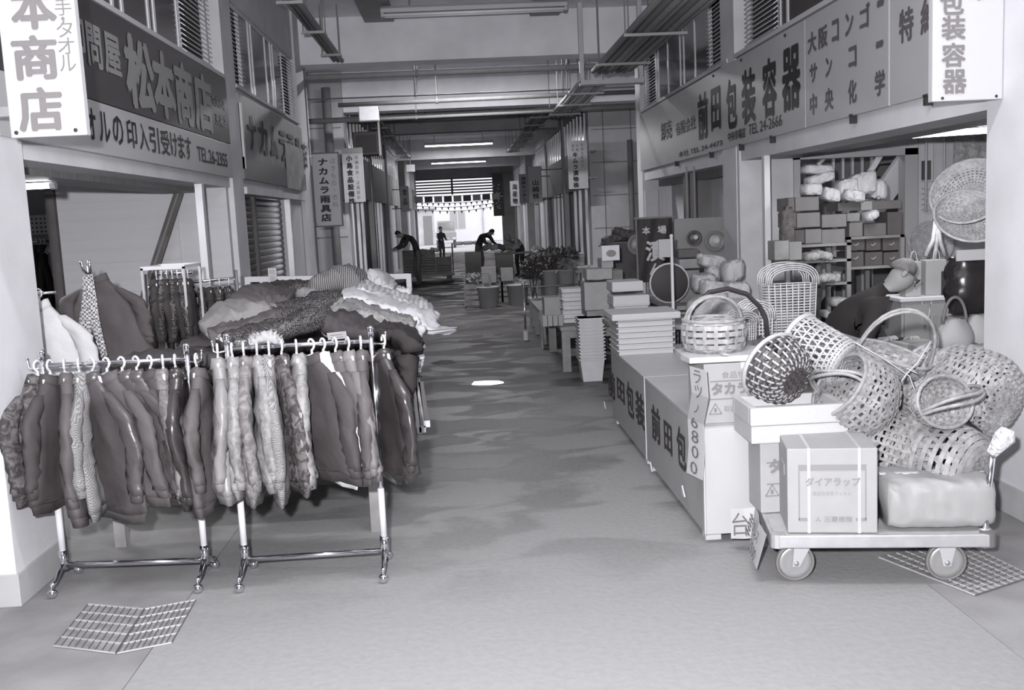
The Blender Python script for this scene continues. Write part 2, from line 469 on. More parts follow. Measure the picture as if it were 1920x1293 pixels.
window_strip(XL, 1, 5.2, 9.78, 3.15, 4.0, [('pane', 5.25, 6.1), ('pane', 6.1, 6.95), ('pane', 6.95, 7.15), ('pane', 7.15, 7.75), ('pane', 7.75, 7.9), ('pane', 7.9, 8.55), ('louvre', 8.6, 9.5)], 'left')
window_strip(XL, 1, 10.3, 14.25, 3.13, 3.98, [('louvre', 10.32, 10.95), ('pane', 10.95, 11.45), ('pane', 11.45, 11.6), ('pane', 11.6, 12.4), ('pane', 12.4, 12.75), ('pane', 12.75, 12.9), ('pane', 12.9, 13.5), ('louvre', 13.5, 14.2)], 'left')
window_strip(XR, -1, 5.35, 9.97, 3.21, 4.1, [('pane', 5.4, 6.6), ('pane', 6.6, 7.75), ('pane', 7.75, 8.75), ('pane', 8.75, 8.95), ('louvre', 8.98, 9.95)], 'right')
window_strip(XR, -1, 10.7, 15.35, 3.21, 4.1, [('louvre', 10.75, 11.45), ('pane', 11.45, 12.15), ('pane', 12.15, 12.75), ('pane', 12.75, 12.95), ('pane', 12.95, 13.7), ('pane', 13.7, 14.35), ('pane', 14.35, 14.5), ('louvre', 14.55, 15.3)], 'right')

# ---- second blocks beyond the crossing
def block(side, X, y0, y1, xo):
    s = 1 if side == 'left' else -1
    xa, xb = sorted((X, xo))
    # corner pillar and the wall that faces the crossing
    wallbox('wall_%s_far_front' % side, xa, xb, y0, y0+0.5, 0, ZC, wall_far_m)
    n = 3 if y1-y0 > 12 else 2
    L_ = (y1-y0-0.5)/n
    x1, x2 = sorted((X-s*0.03, X-s*0.3))
    for i in range(n):
        a, b_ = y0+0.5+i*L_, y0+0.5+(i+1)*L_
        wallbox('wall_%s_far_fascia' % side, x1, x2, a, b_-0.4, 2.25, 3.2, dark_fascia_m)
        wallbox('wall_%s_far_header' % side, x1, x2, a, b_-0.4, 4.0, ZC, wall_far_m)
        q1, q2 = sorted((X, X-s*0.5))
        wallbox('wall_%s_far_pillar' % side, q1, q2, b_-0.4, b_, 0, ZC, wall_far_m)
        win_no[0] += 1
        W = thing('window_%d' % win_no[0], None, None, (X, a, 3.2)); struct(W)
        w1, w2 = sorted((X-s*0.05, X-s*0.12))
        MB().box(w1+0.02, w2-0.02, a, b_-0.4, 3.2, 4.0).build('pane', glass_m, W)
        k = 7
        for j in range(k+1):
            y = a+(b_-0.4-a)*j/k
            MB().box(w1, w2, y-0.05, y+0.05, 3.2, 4.0).build('window_frame', alu_m, W)
        # shop front under the fascia: panels and gaps
        ys = a
        for j, (wd, kind) in enumerate(((0.9, 'p'), (0.12, 'm'), (1.1, 's'), (0.12, 'm'), (0.9, 'p'), (0.12, 'm'), (3, 's'))):
            ye = min(ys+wd, b_-0.4)
            if ye-ys < 0.05: break
            c1, c2 = sorted((X-s*0.12, X-s*(0.2 if kind != 'm' else 0.06)))
            wallbox('wall_%s_far_panel' % side, c1, c2, ys, ye, 0, 2.25, {'p': wall_far_m, 'm': alu_m, 's': mat('dim_shutter', 0.16, 0.5, 0.3, 5, stretch=(1, 1, 12))}[kind])
            ys = ye
block('left', XL, 19.8, 37.0, -7)
block('left', XL, 41.5, 52.0, -7)
block('right', XR, 21.6, 38.0, 8)
block('right', XR, 42.0, 52.0, 8)
wallbox('wall_left_crossing', -8, -7.8, -3, 52, 0, ZC, wall_far_m)
wallbox('wall_right_crossing', 8.8, 9, -3, 52, 0, ZC, wall_far_m)
# joints of the cladding panels on the walls that face the crossing
for z in (1.35, 2.05, 2.75, 3.45):
    struct(MB().box(2.9, 5, 21.59, 21.6, z, z+0.018).build('trim_15', steel_pipe_m))
    struct(MB().box(-5, -2.2, 19.79, 19.8, z+0.1, z+0.118).build('trim_16', steel_pipe_m))
for x in (3.15, 3.75): struct(MB().box(x, x+0.02, 21.59, 21.6, 0, 3.9).build('trim_17', steel_pipe_m))

# ---- end of the hall: transom of slats over the open gateway, daylight behind
wallbox('wall_end_left', -8, -2.3, 51.8, 52.1, 0, ZC, dark_fascia_m)
wallbox('wall_end_right', 2.2, 9, 51.8, 52.1, 0, ZC, dark_fascia_m)
wallbox('wall_end_head', -2.3, 2.2, 51.8, 52.1, 3.78, ZC, dark_fascia_m)
tr = thing('window_90', None, None, (0, 52, 2.95)); struct(tr)
bt = MB()
for x in (-2.28, -0.3, 2.18): bt.box(x-0.05, x+0.05, 51.86, 51.98, 2.95, 3.78)
bt.build('window_frame', mat('dark_slats', 0.06, 0.6), tr)
for i in range(6):
    z = 3.0+i*0.145
    MB().box(-2.3, 2.2, 51.9, 51.95, z, z+0.075).build('slat', mat('dark_slats', 0.06, 0.6), tr)
# ================================================================== CEILING SERVICES
def ceiling_lamp(yc, xc, z, lit, label, power=0, length=2.45, angle=0.0):
    t = thing('ceiling_lamp', label, 'lamp', (xc, yc, z), angle, group=None)
    M = WM[t.name]
    body = MB()
    body.add([(x, y, zz) for x in (-length/2, length/2) for y, zz in ((-0.11, 0.05), (-0.11, 0.10), (-0.05, 0.14), (0.05, 0.14), (0.11, 0.10), (0.11, 0.05))],
             [(0, 1, 2, 3, 4, 5), (11, 10, 9, 8, 7, 6)]+[(i, i+6, (i+1) % 6+6, (i+1) % 6) for i in range(6)], M)
    body.build('housing', mat('lamp_housing', 0.55, 0.5), t)
    for y in (-0.055, 0.055):
        tb = MB(); tb.tube([(-length/2+0.04, y, 0.025), (length/2-0.04, y, 0.025)], 0.019, 8, M=M)
        tb.build('tube', tube_on_m if lit else tube_off_m, t, smooth=True)
    for x in (-length/2+0.02, length/2-0.02):
        MB().box(x-0.02, x+0.02, -0.08, 0.08, 0.0, 0.06, M).build('end_socket', white_m, t)
    for x in (-0.85, 0.85):
        MB().tube([(x, 0, 0.14), (x, 0, ZC-z)], 0.011, 6, M=M).build('hanger_rod', steel_pipe_m, t)
    if power:
        l = bpy.data.lights.new('lamp_light', 'AREA'); l.shape = 'RECTANGLE'; l.size = length-0.1; l.size_y = 0.15; l.energy = power; l.color = (0.98, 0.98, 1)
        lo = bpy.data.objects.new('lamp_light', l); COL.objects.link(lo); lo.parent = t; lo.location = (0, 0, -0.005)
    return t
ceiling_lamp(13.6, 0.34, 4.36, False, 'long unlit twin-tube lamp nearest the camera, hung across the aisle ceiling')
ceiling_lamp(26.5, 0.1, 4.25, False, 'unlit ceiling lamp just beyond the crossing pipes')
ceiling_lamp(31.5, 0.12, 4.42, False, 'unlit ceiling lamp just before the two glowing ones')
ceiling_lamp(35.6, 0.11, 4.24, True, 'nearer of the two glowing fluorescent lamps far down the aisle', 130)
ceiling_lamp(44.4, 0.09, 4.12, True, 'farther of the two glowing fluorescent lamps far down the aisle', 130)
ceiling_lamp(17.4, 0.2, 4.42, True, 'added unseen fill lamp over the crossing, hidden behind the first beam', 200)  # added for ambient light in mid-hall; the beam hides it
ceiling_lamp(3.4, 0.3, 4.4, True, 'added unseen fill lamp above the front of the aisle, overhead', 85)  # added overhead fill, out of the camera's view

def piping(name, label, cat, paths, r, m_, parts=None, n=8):
    t = thing(name, label, cat, paths[0][0])
    for p in paths:
        b = MB(); b.tube(p, r, n); b.build('pipe', m_, t, smooth=True)
    return t
def tray(name, label, a, b, width, npipes, r, hang_z=ZC, brackets=5, m_=pipe_l_m):
    """cable tray along the hall: conduits side by side on cross brackets with hanger rods"""
    a, b = Vector(a), Vector(b)
    t = thing(name, label, 'conduits', a)
    for i in range(npipes):
        dx = (i-(npipes-1)/2)*width/npipes
        MB().tube([a+Vector((dx, 0, 0)), b+Vector((dx, 0, 0))], r*(0.8+0.4*((i*7) % 3)/2), 8).build('conduit', (m_, steel_pipe_m)[i % 3 == 1], t, smooth=True)
    for k in range(brackets):
        c = a.lerp(b, (k+0.5)/brackets)
        MB().box(c.x-width/2-0.05, c.x+width/2+0.05, c.y-0.018, c.y+0.018, c.z-r-0.035, c.z-r-0.005).build('bracket', mat('bracket_grey', 0.4, 0.5), t)
        for s in (-1, 1):
            MB().tube([(c.x+s*(width/2+0.03), c.y, c.z-r-0.02), (c.x+s*(width/2+0.03), c.y, hang_z)], 0.008, 5).build('hanger_rod', steel_pipe_m, t)
    return t
q = P(632, 112, Y=14.6)
tray('cable_tray', 'narrow conduit tray under the ceiling at upper left, ending at the first beam', (q.x, 6.5, q.z), (q.x, 14.7, q.z), 0.17, 3, 0.028)
q = P(1135, 128, Y=14.2)
tray('cable_tray', 'wide bundle of conduits under the ceiling at upper right', (q.x+0.15, 6.0, q.z+0.02), (q.x+0.15, 14.6, q.z+0.02), 0.62, 7, 0.046, brackets=4)
q2 = P(1052, 205, Y=20.0)
tray('cable_tray', 'conduit bundle over the crossing, continuing past the first beam', (q.x-0.05, 15.3, q.z-0.06), (q.x-0.05, 20.0, q.z-0.06), 0.5, 6, 0.036, brackets=3)
tray('cable_tray', 'thin conduit run high on the right side of the far hall', (2.0, 20.6, 4.0), (2.0, 36.5, 4.0), 0.4, 5, 0.03, brackets=8)
tray('cable_tray', 'thin conduit run high on the left side of the far hall', (-1.75, 20.6, 3.95), (-1.75, 36.5, 3.95), 0.3, 3, 0.03, brackets=7)
# U shaped support frame the right bundle passes through
q = P(1128, 130, Y=14.3)
u = thing('pipe_support', 'pale square frame carrying the right conduit bundle below the beam', 'bracket', (q.x+0.15, 14.4, 3.7))
for s in (-1, 1): MB().box(q.x+0.15+s*0.42-0.03, q.x+0.15+s*0.42+0.03, 14.36, 14.44, q.z-0.16, ZC).build('upright', cream_m, u)
MB().box(q.x-0.30, q.x+0.60, 14.30, 14.50, q.z-0.20, q.z-0.14).build('cross_bar', cream_m, u)

# pipes across the crossing
def cross_pipe(label, y, pl, pr, r, m_, cat='pipe'):
    a, b = P(pl[0], pl[1], Y=y), P(pr[0], pr[1], Y=y)
    a, b = a+(a-b).normalized()*0.02, b
    t = thing('ceiling_pipe', label, cat, a)
    MB().tube([a, b], r, 8).build('pipe', m_, t, smooth=True)
    for k in (0.33, 0.78):
        c = a.lerp(b, k)
        MB().tube([c+Vector((0, 0, r)), (c.x, c.y, ZC)], 0.012, 5).build('hanger_rod', steel_pipe_m, t)
        MB().tube([c+Vector((-0.02, 0, 0)), c+Vector((0.02, 0, 0))], r*1.35, 8).build('clamp', steel_pipe_m, t)
    return t
cross_pipe('thick pale pipe crossing the hall just below the first beam', 15.6, (574, 146), (1200, 121), 0.045, pipe_l_m)
cross_pipe('dark thin wire pipe crossing the hall under the first pale pipe', 16.2, (575, 187), (1190, 163), 0.012, steel_pipe_m)
cross_pipe('grey pipe crossing the hall at second height past the beam', 18.6, (636, 197), (1190, 172), 0.04, steel_pipe_m)
cross_pipe('long lower pipe crossing the hall through the square junction box', 19.0, (578, 228), (1190, 199), 0.05, pipe_l_m)
jb = P(692, 214, Y=18.7)
j = thing('junction_box', 'pale square junction box on the crossing pipe at left', 'junction box', (jb.x, 18.7, jb.z-0.13))
MB().box(jb.x-0.18, jb.x+0.18, 18.6, 18.8, jb.z-0.13, jb.z+0.13).build('box', cream_m, j, bevel=0.008)
MB().box(jb.x-0.165, jb.x+0.165, 18.59, 18.6, jb.z-0.115, jb.z+0.115).build('cover', cream_m, j)
jb = P(770, 316, Y=37)
j = thing('junction_box', 'small far junction box under the lit lamps, left of the aisle', 'junction box', (jb.x, 36.8, jb.z-0.13))
MB().box(jb.x-0.16, jb.x+0.16, 36.7, 36.9, jb.z-0.13, jb.z+0.13).build('box', cream_m, j, bevel=0.008)
MB().tube([(jb.x, 36.8, jb.z+0.12), (jb.x, 36.8, ZC)], 0.02, 6).build('conduit', steel_pipe_m, j)
MB().box(jb.x-0.145, jb.x+0.145, 36.69, 36.7, jb.z-0.115, jb.z+0.115).build('cover', cream_m, j)
# upright pipes on the left corner beyond the second shop
a = P(578, 300, Y=15.0)
piping('drain_pipe', 'dark vertical pipe on the corner behind the white hanging sign', 'pipe', [[(a.x, 15.05, 0), (a.x, 15.05, 4.0)]], 0.04, steel_pipe_m)
a = P(619, 300, Y=19.6)
piping('drain_pipe', 'thick vertical drain pipe on the far wall of the crossing at left', 'pipe', [[(a.x, 19.65, 0), (a.x, 19.65, 4.3)]], 0.085, steel_pipe_m)
a = P(1184, 300, Y=21.3)
piping('drain_pipe', 'dark vertical pipe on the far wall of the crossing at right', 'pipe', [[(a.x, 21.45, 0), (a.x, 21.45, 3.2)]], 0.06, steel_pipe_m)
# dark box hung high at left over the second block
a = P(684, 265, Y=20.3)
s = thing('loudspeaker_box', 'dark box on a bracket high above the small vertical sign at left', 'box', (a.x, 20.9, a.z-0.25))
MB().box(a.x-0.27, a.x+0.27, 20.6, 21.1, a.z-0.25, a.z+0.22).build('cabinet', mat('dark_cabinet', 0.05, 0.45), s, bevel=0.02)
MB().box(a.x-0.20, a.x+0.2, 20.585, 20.6, a.z-0.19, a.z+0.15).build('grille', black_m, s)
MB().box(a.x+0.25, a.x+0.29, 20.6, 20.64, a.z-0.27, ZC).build('bracket', cream_m, s)
# ================================================================== SIGNS
UZ = Vector((0, 0, 1))
# ---- left shop fascia sign: dark board over a pale board
def board(name, label, x, y0, y1, z0, z1, sgn, m_, frame=None):
    t = thing(name, label, 'sign', (x, (y0+y1)/2, z0))
    a, b = sorted((x, x-sgn*0.03))
    MB().box(a, b, y0, y1, z0, z1).build('board', m_, t, bevel=0.003)
    if frame: frame(t)
    return t
UL = Vector((0, 1, 0))                                        # left wall lettering runs away from the camera
XS = XL+0.012
sg = board('shop_sign', 'dark shop sign with pale block lettering over the left clothes shop', XS, 4.9, 9.78, 2.505, 3.105, 1, mat('sign_navy', 0.05, 0.3))
lt = MB()
xo = XS+0.003
def yl(px): return P(px, 200, X=XS).y
# positions read along the sign
put(lt, '卸', (xo, yl(142), 2.72), UL, UZ, yl(170)-yl(142), 0.25, 0.035)
put(lt, '問', (xo, yl(173), 2.70), UL, UZ, yl(200)-yl(173), 0.26, 0.035)
put(lt, '屋', (xo, yl(204), 2.70), UL, UZ, yl(234)-yl(204), 0.26, 0.035)
for c, a, b in (('松', 240, 293), ('本', 290, 330), ('商', 330, 363), ('店', 364, 398)):
    put(lt, c, (xo, yl(a), 2.535), UL, UZ, yl(b)-yl(a), 0.50, 0.05)
put(lt, '中央市場', (xo, yl(398), 2.80), UL, UZ, yl(422)-yl(398), 0.10, 0.025)
put(lt, '売場店', (xo, yl(402), 2.64), UL, UZ, yl(422)-yl(402), 0.11, 0.025)
lt.build('lettering', mat('sign_pale_letters', 0.27, 0.5), sg, fixn=False)
sg = board('shop_sign', 'pale shop sign with dark lettering under the dark board at left', XS, 4.9, 9.78, 2.19, 2.50, 1, mat('sign_pale', 0.42, 0.35))
lt = MB()
for c, a, b in (('タ', 138, 157), ('オ', 158, 177), ('ル', 181, 203), ('の', 206, 227), ('印', 232, 252), ('入', 255, 273), ('引', 274, 293), ('受', 295, 312), ('け', 313, 326), ('ま', 327, 339), ('す', 340, 352)):
    put(lt, c, (xo, yl(a), 2.265), UL, UZ, (yl(b)-yl(a))*0.93, 0.185, 0.02)
put(lt, 'TEL.26-2355', (xo, yl(362), 2.275), UL, UZ, yl(417)-yl(362), 0.125, 0.012)
lt.build('lettering', ink_m, sg, fixn=False)

# ---- Nakamura fascia sign (second left shop): grey, faded
sg = board('shop_sign', 'weathered grey fascia sign over the left roller shutter', XS, 10.3, 14.3, 2.2, 3.05, 1, mat('sign_weathered', 0.27, 0.5, 0.2, 3))
MB().box(XS-0.005, XS+0.012, 10.3, 14.3, 2.2, 2.42).build('lower_band', mat('sign_weathered_band', 0.13, 0.3), sg)
MB().box(XS-0.01, XS+0.02, 10.3, 10.36, 2.3, 2.95).build('edge_strip', white_m, sg)
lt = MB()
for c, a, b in (('ナ', 460, 476), ('カ', 480, 497), ('ム', 500, 515), ('ラ', 518, 531), ('雨', 533, 545), ('具', 547, 557), ('店', 559, 568)):
    put(lt, c, (xo+0.01, yl(a), 2.5), UL, UZ, (yl(b)-yl(a))*0.9, 0.38, 0.03)
lt.build('lettering', mat('faded_letters', 0.04, 0.6), sg, fixn=False)
ps = thing('poster', 'faded pale poster stuck over the far end of the weathered left sign', 'poster', (XS+0.02, 13.5, 2.18))
MB().box(XS+0.014, XS+0.02, 12.75, 14.15, 2.18, 2.75).build('sheet', mat('faded_poster', 0.34, 0.6, 0.35, 6), ps)

# ---- roller shutter of the second left shop
sh = thing('roller_shutter', 'dark closed roller shutter of the second shop on the left', 'shutter', (XL-0.1, 11.7, 0))
shm = mat('shutter_slats', 0.10, 0.3, metal=0.5)
prof = [(0.009*math.sin(PI*i/4), 0.066*i/4) for i in range(5)]
s0 = MB()
ring = lambda y: [(XL-0.14+a, y, b+0.02) for a, b in prof]+[(XL-0.16, y, 0.086), (XL-0.16, y, 0.02)]
s0.loft([ring(10.3), ring(13.08)])
first = s0.build('slat', shm, sh)
for k in range(1, 29): copy_part(first, sh, (0, 0, 0.072*k))
MB().box(XL-0.15, XL-0.10, 11.25, 11.33, 0, 2.08).build('centre_post', mat('shutter_post', 0.07, 0.4), sh)

# ---- vertical hanging signs (facing the camera)
def hang_sign(name, label, x0, x1, z0, z1, y, m_, extras=None, fm=None, th=0.05, wall=None):
    t = thing(name, label, 'sign', ((x0+x1)/2, y, z0))
    MB().box(x0, x1, y, y+th, z0, z1).build('panel', m_, t, bevel=0.006)
    if fm:
        f = MB(); e = 0.018
        f.box(x0-e, x0, y-0.006, y+th, z0-e, z1+e); f.box(x1, x1+e, y-0.006, y+th, z0-e, z1+e); f.box(x0, x1, y-0.006, y+th, z0-e, z0); f.box(x0, x1, y-0.006, y+th, z1, z1+e)
        f.build('frame', fm, t)
    if wall is not None:
        e0, e1 = sorted(((x0 if wall < 0 else x1), wall))
        for z in (z0+0.08, z1-0.08): MB().box(e0-0.02, e1+0.02, y+0.015, y+0.04, z-0.015, z+0.015).build('bracket', steel_pipe_m, t)
    return t
UXR = Vector((1, 0, 0))
sign_w = mat('sign_white', 0.48, 0.35)
# left foreground: only its lower part hangs into view
y = 4.5
a, b = P(20, 250, Y=y), P(163, 250, Y=y)
zb = P(90, 256, Y=y).z
t = hang_sign('hanging_sign', 'big white vertical sign with three grey characters at upper left', a.x, b.x, zb, zb+1.25, y, sign_w)
# the board leans slightly out of plumb like the others
lt = MB(); cw = 0.185; ch = 0.185
for c, (px, py) in (('本', (62, 13)), ('商', (66, 108)), ('店', (76, 205))):
    o = P(px, py, Y=y-0.004)
    put(lt, c, (o.x-0.097, y-0.004, o.z-0.095), UXR, UZ, 0.194, 0.19, 0.035)
o = P(38, -85, Y=y-0.004); put(lt, '松', (o.x-0.08, y-0.004, o.z-0.095), UXR, UZ, 0.194, 0.19, 0.035)
lt.build('lettering', mat('sign_grey_letters', 0.17, 0.5), t, fixn=False)
lt = MB()
for c, (px, py) in (('軍', (112, -30)), ('手', (118, 13)), ('・', (118, 35)), ('タ', (121, 54)), ('オ', (124, 86)), ('ル', (127, 118))):
    o = P(px, py, Y=y-0.004)
    put(lt, c, (o.x-0.035, y-0.004, o.z-0.035), UXR, UZ, 0.07, 0.07, 0.0 if c != '・' else 0.01, em=(c == '・'))
lt.build('small_lettering', mat('sign_grey_letters', 0.17, 0.5), t, fixn=False)
for px in (31, 142):
    o = P(px, 251 if px < 100 else 246, Y=y); MB().ball((o.x, y, o.z+0.005), 0.009).build('screw', ink_m, t)
MB().box(a.x-0.35, a.x+0.1, y+0.05, y+0.09, zb+0.1, zb+0.14).build('bracket', metal_m, t)
MB().box(a.x-0.35, a.x+0.1, y+0.05, y+0.09, zb+0.9, zb+0.94).build('bracket', metal_m, t)
# right foreground
y = 5.15
a, b = P(1748, 180, Y=y), P(1880, 180, Y=y)
zb = P(1815, 188, Y=y).z
t = hang_sign('hanging_sign', 'big white vertical sign with grey characters at upper right', a.x, b.x, zb, zb+1.2, y, sign_w)
lt = MB()
for c, (px, py) in (('包', (1785, 5)), ('装', (1788, 52)), ('容', (1788, 103)), ('器', (1790, 153))):
    o = P(px, py, Y=y-0.004)
    put(lt, c, (o.x-0.064, y-0.004, o.z-0.062), UXR, UZ, 0.128, 0.124, 0.03)
lt.build('lettering', mat('sign_grey_letters', 0.17, 0.5), t, fixn=False)
o = P(1840, -10, Y=y-0.004); lt = MB(); put(lt, 'り', (o.x-0.03, y-0.004, o.z-0.03), UXR, UZ, 0.05, 0.06, 0.01)
lt.build('small_lettering', mat('sign_grey_letters', 0.17, 0.5), t, fixn=False)
for px in (1767, 1868):
    o = P(px, 186 if px < 1800 else 182, Y=y); MB().ball((o.x, y, o.z+0.005), 0.008).build('screw', ink_m, t)
MB().tube([(b.x-0.03, y+0.05, zb+0.05), (b.x+0.12, y+0.05, zb+0.045)], 0.02, 8).build('bracket', white_m, t)
# mid left: Nakamura rainwear
y = 15.3
a, b = P(585, 350, Y=y), P(633, 350, Y=y); zt, zb = P(605, 288, Y=y).z, P(612, 423, Y=y).z
t = hang_sign('hanging_sign', 'white vertical sign with dark katakana hanging at the left corner', a.x+0.02, b.x+0.03, zb, zt, y, sign_w, fm=mat('thin_dark_frame', 0.1, 0.4))
lt = MB(); n = 7; H = (zt-zb)*0.90/n
letter_col(lt, 'ナカムラ雨具店', (a.x+0.10, y-0.006, zt-0.05-H), UXR, UZ, H, 0.17, H*0.94, 0.045)
lt.build('lettering', ink_m, t, fixn=False)
lt = MB(); letter_col(lt, 'はきもの・衣料', (a.x+0.29, y-0.006, zt-0.16), UXR, UZ, 0.108, 0.085, 0.095, 0.0)
lt.build('small_lettering', grey_ink_m, t, fixn=False)
for z in (zt-0.05, zb+0.03): MB().box(a.x-0.02, a.x+0.04, 14.94, y+0.05, z-0.015, z+0.015).build('bracket', white_m, t)
# Kojima food equipment
y = 20.2
a, b = P(650, 330, Y=y), P(684, 330, Y=y); zt, zb = P(665, 285, Y=y).z, P(670, 378, Y=y).z
t = hang_sign('hanging_sign', 'small white vertical sign with a grey cap beyond the crossing at left', a.x+0.02, b.x+0.02, zb, zt, y-0.6, sign_w, fm=cream_m)
MB().box((a.x+b.x)/2-0.02, (a.x+b.x)/2+0.02, y-0.55, y-0.38, zt-0.2, zt-0.16).build('bracket', steel_pipe_m, t)
MB().box((a.x+b.x)/2-0.02, (a.x+b.x)/2+0.02, y-0.55, y-0.38, zb+0.16, zb+0.2).build('bracket', steel_pipe_m, t)
MB().box(a.x, b.x+0.04, y-0.61, y-0.55, zt-0.06, zt+0.04).build('cap', mat('sign_cap', 0.3, 0.4), t)
lt = MB(); letter_col(lt, '小島食品設備株', (a.x+0.07, y-0.606, zt-0.22), UXR, UZ, 0.135, 0.13, 0.125, 0.04)
lt.build('lettering', ink_m, t, fixn=False)
lt = MB(); letter_col(lt, '店舗厨房・企画設計', (a.x+0.24, y-0.606, zt-0.18), UXR, UZ, 0.095, 0.07, 0.075, 0.0)
lt.build('small_lettering', grey_ink_m, t, fixn=False)
# small far left sign
y = 33.5
a, b = P(752, 370, Y=y), P(766, 370, Y=y); zt, zb = P(758, 350, Y=y).z, P(758, 395, Y=y).z
t = hang_sign('hanging_sign', 'tiny far vertical sign on the left, beside the dark end wall', a.x, b.x, zb, zt, y, sign_w, fm=cream_m, wall=XL-0.05)
lt = MB(); letter_col(lt, '食品', (a.x+0.04, y-0.008, zt-0.3), UXR, UZ, 0.3, 0.17, 0.24, 0.01); lt.build('lettering', ink_m, t, fixn=False)
# right side signs
y = 21.0
a, b = P(1067, 310, Y=y), P(1100, 310, Y=y); zt, zb = P(1083, 265, Y=y).z, P(1083, 352, Y=y).z
t = hang_sign('hanging_sign', 'white vertical sign nearest on the right side past the crossing', a.x, b.x, zb, zt, y, sign_w, fm=cream_m)
for z in (zb+0.2, zt-0.2): MB().box(b.x-0.06, 2.93, y+0.02, y+0.05, z-0.015, z+0.015).build('bracket', steel_pipe_m, t); MB().box(2.89, 2.93, y+0.05, 21.62, z-0.015, z+0.015).build('bracket_arm', steel_pipe_m, t)
lt = MB(); letter_col(lt, 'キムラ漬物株', (a.x+0.07, y-0.008, zt-0.33), UXR, UZ, 0.125, 0.125, 0.12, 0.045); lt.build('lettering', ink_m, t, fixn=False)
lt = MB(); letter_col(lt, '宮崎名産漬物', (a.x+0.25, y-0.008, zt-0.11), UXR, UZ, 0.085, 0.06, 0.07, 0.0); letter_col(lt, '沢庵', (a.x+0.15, y-0.008, zt-0.12), UXR, UZ, 0.085, 0.06, 0.07, 0.0); letter_col(lt, '福神', (a.x+0.06, y-0.008, zt-0.12), UXR, UZ, 0.085, 0.06, 0.07, 0.0)
lt.build('small_lettering', grey_ink_m, t, fixn=False)
for y, pa, pb_, pt, pbt, s, lab, dx in ((27.5, 993, 1015, 313, 377, '山崎株', 'dull vertical sign second along the right side past the crossing', 0.06),
                                       (31.5, 974, 990, 327, 380, '惣菜センター', 'narrow vertical sign third along the right side past the crossing', 0.05),
                                       (37.5, 957, 972, 340, 385, '海産物', 'dim vertical sign farthest along the right side', 0.05)):
    a, b = P(pa, 345, Y=y), P(pb_, 345, Y=y); zt, zb = P((pa+pb_)/2, pt, Y=y).z, P((pa+pb_)/2, pbt, Y=y).z
    t = hang_sign('hanging_sign', lab, a.x, b.x, zb, zt, y, mat('sign_dull', 0.5, 0.5), fm=cream_m, wall=XR+0.04)
    top = 0.32 if s[0] == '山' else 0.06
    H = (zt-zb-top-0.05)/len(s)
    lt = MB(); letter_col(lt, s, (a.x+dx, y-0.01, zt-top-H), UXR, UZ, H, (b.x-a.x)-2*dx, H*0.92, 0.02); lt.build('lettering', ink_m, t, fixn=False)

# ---- right fascia signs (lettering runs towards the camera when read left to right)
UR = Vector((0, -1, 0)); XT = XR-0.012; xo = XT-0.003
def yr(px, py=180): return P(px, py, X=XT).y
s_m = mat('sign_silver', 0.40, 0.28, 0.05, 2)
def fascia(label, y0, y1):
    return board('shop_sign', label, XT, y1, y0, 2.30, 3.15, -1, s_m)
sg = fascia('long grey fascia sign with big brush lettering over the right shop', 15.5, 8.1)
lt = MB()
for c, a, b, z0, z1 in (('前', 1308, 1329, 2.47, 3.0), ('田', 1333, 1353, 2.52, 2.98), ('包', 1362, 1384, 2.48, 2.99), ('装', 1391, 1420, 2.47, 3.0), ('容', 1430, 1460, 2.47, 3.0), ('器', 1467, 1506, 2.47, 3.0)):
    put(lt, c, (xo, yr(a), z0), UR, UZ, (yr(a)-yr(b))*0.9, z1-z0, 0.035)
lt.build('lettering', ink_m, sg, fixn=False)
lt = MB()
put(lt, '有限会社', (xo, yr(1266), 2.62), UR, UZ, yr(1266)-yr(1304), 0.17, 0.01)
put(lt, '卸売', (xo, yr(1238), 2.62), UR, UZ, yr(1238)-yr(1258), 0.25, 0.01)
put(lt, '本社 TEL 24-4473', (xo, yr(1270), 2.34), UR, UZ, yr(1270)-yr(1353), 0.075, 0.005)
put(lt, '中央市場店', (xo, yr(1364), 2.36), UR, UZ, yr(1364)-yr(1397), 0.10, 0.01)
put(lt, 'TEL 24-2666', (xo, yr(1403), 2.37), UR, UZ, yr(1403)-yr(1466), 0.10, 0.005)
lt.build('small_lettering', ink_m, sg, fixn=False)
for px in (1337, 1390, 1473):
    MB().ball((XT, yr(px, 100), 3.11), 0.016).build('screw', ink_m, sg)
sg = fascia('grey fascia sign listing three suppliers in rows of characters', 8.09, 6.52)
lt = MB()
def row(chars, z, h):
    for c, a, b in chars: put(lt, c, (xo, yr(a), z), UR, UZ, (yr(a)-yr(b)), h if c != 'ー' else h*0.33, 0.04)
row((('大', 1516, 1532), ('阪', 1536, 1553), ('コ', 1561, 1574), ('ン', 1586, 1601), ('ゴ', 1613, 1632)), 2.86, 0.165)
put(lt, 'ー', (xo, yr(1645), 2.95), UR, UZ, yr(1645)-yr(1658), 0.05, 0.09)
row((('サ', 1519, 1533), ('ン', 1549, 1561), ('コ', 1592, 1607)), 2.63, 0.15)
put(lt, 'ー', (xo, yr(1643), 2.69), UR, UZ, yr(1643)-yr(1657), 0.05, 0.09)
row((('中', 1519, 1532), ('央', 1547, 1563), ('化', 1591, 1607), ('学', 1641, 1660)), 2.38, 0.17)
lt.build('lettering', mat('sign_mid_letters', 0.10, 0.5), sg, fixn=False)
sg = fascia('grey fascia sign nearest the camera on the right, two characters showing', 6.5, 5.25)
lt = MB()
for c, a, b in (('特', 1686, 1713), ('約', 1726, 1757), ('店', 1775, 1812)): put(lt, c, (xo, yr(a), 2.66), UR, UZ, yr(a)-yr(b), 0.21, 0.03)
lt.build('lettering', mat('sign_mid_letters', 0.10, 0.5), sg, fixn=False)
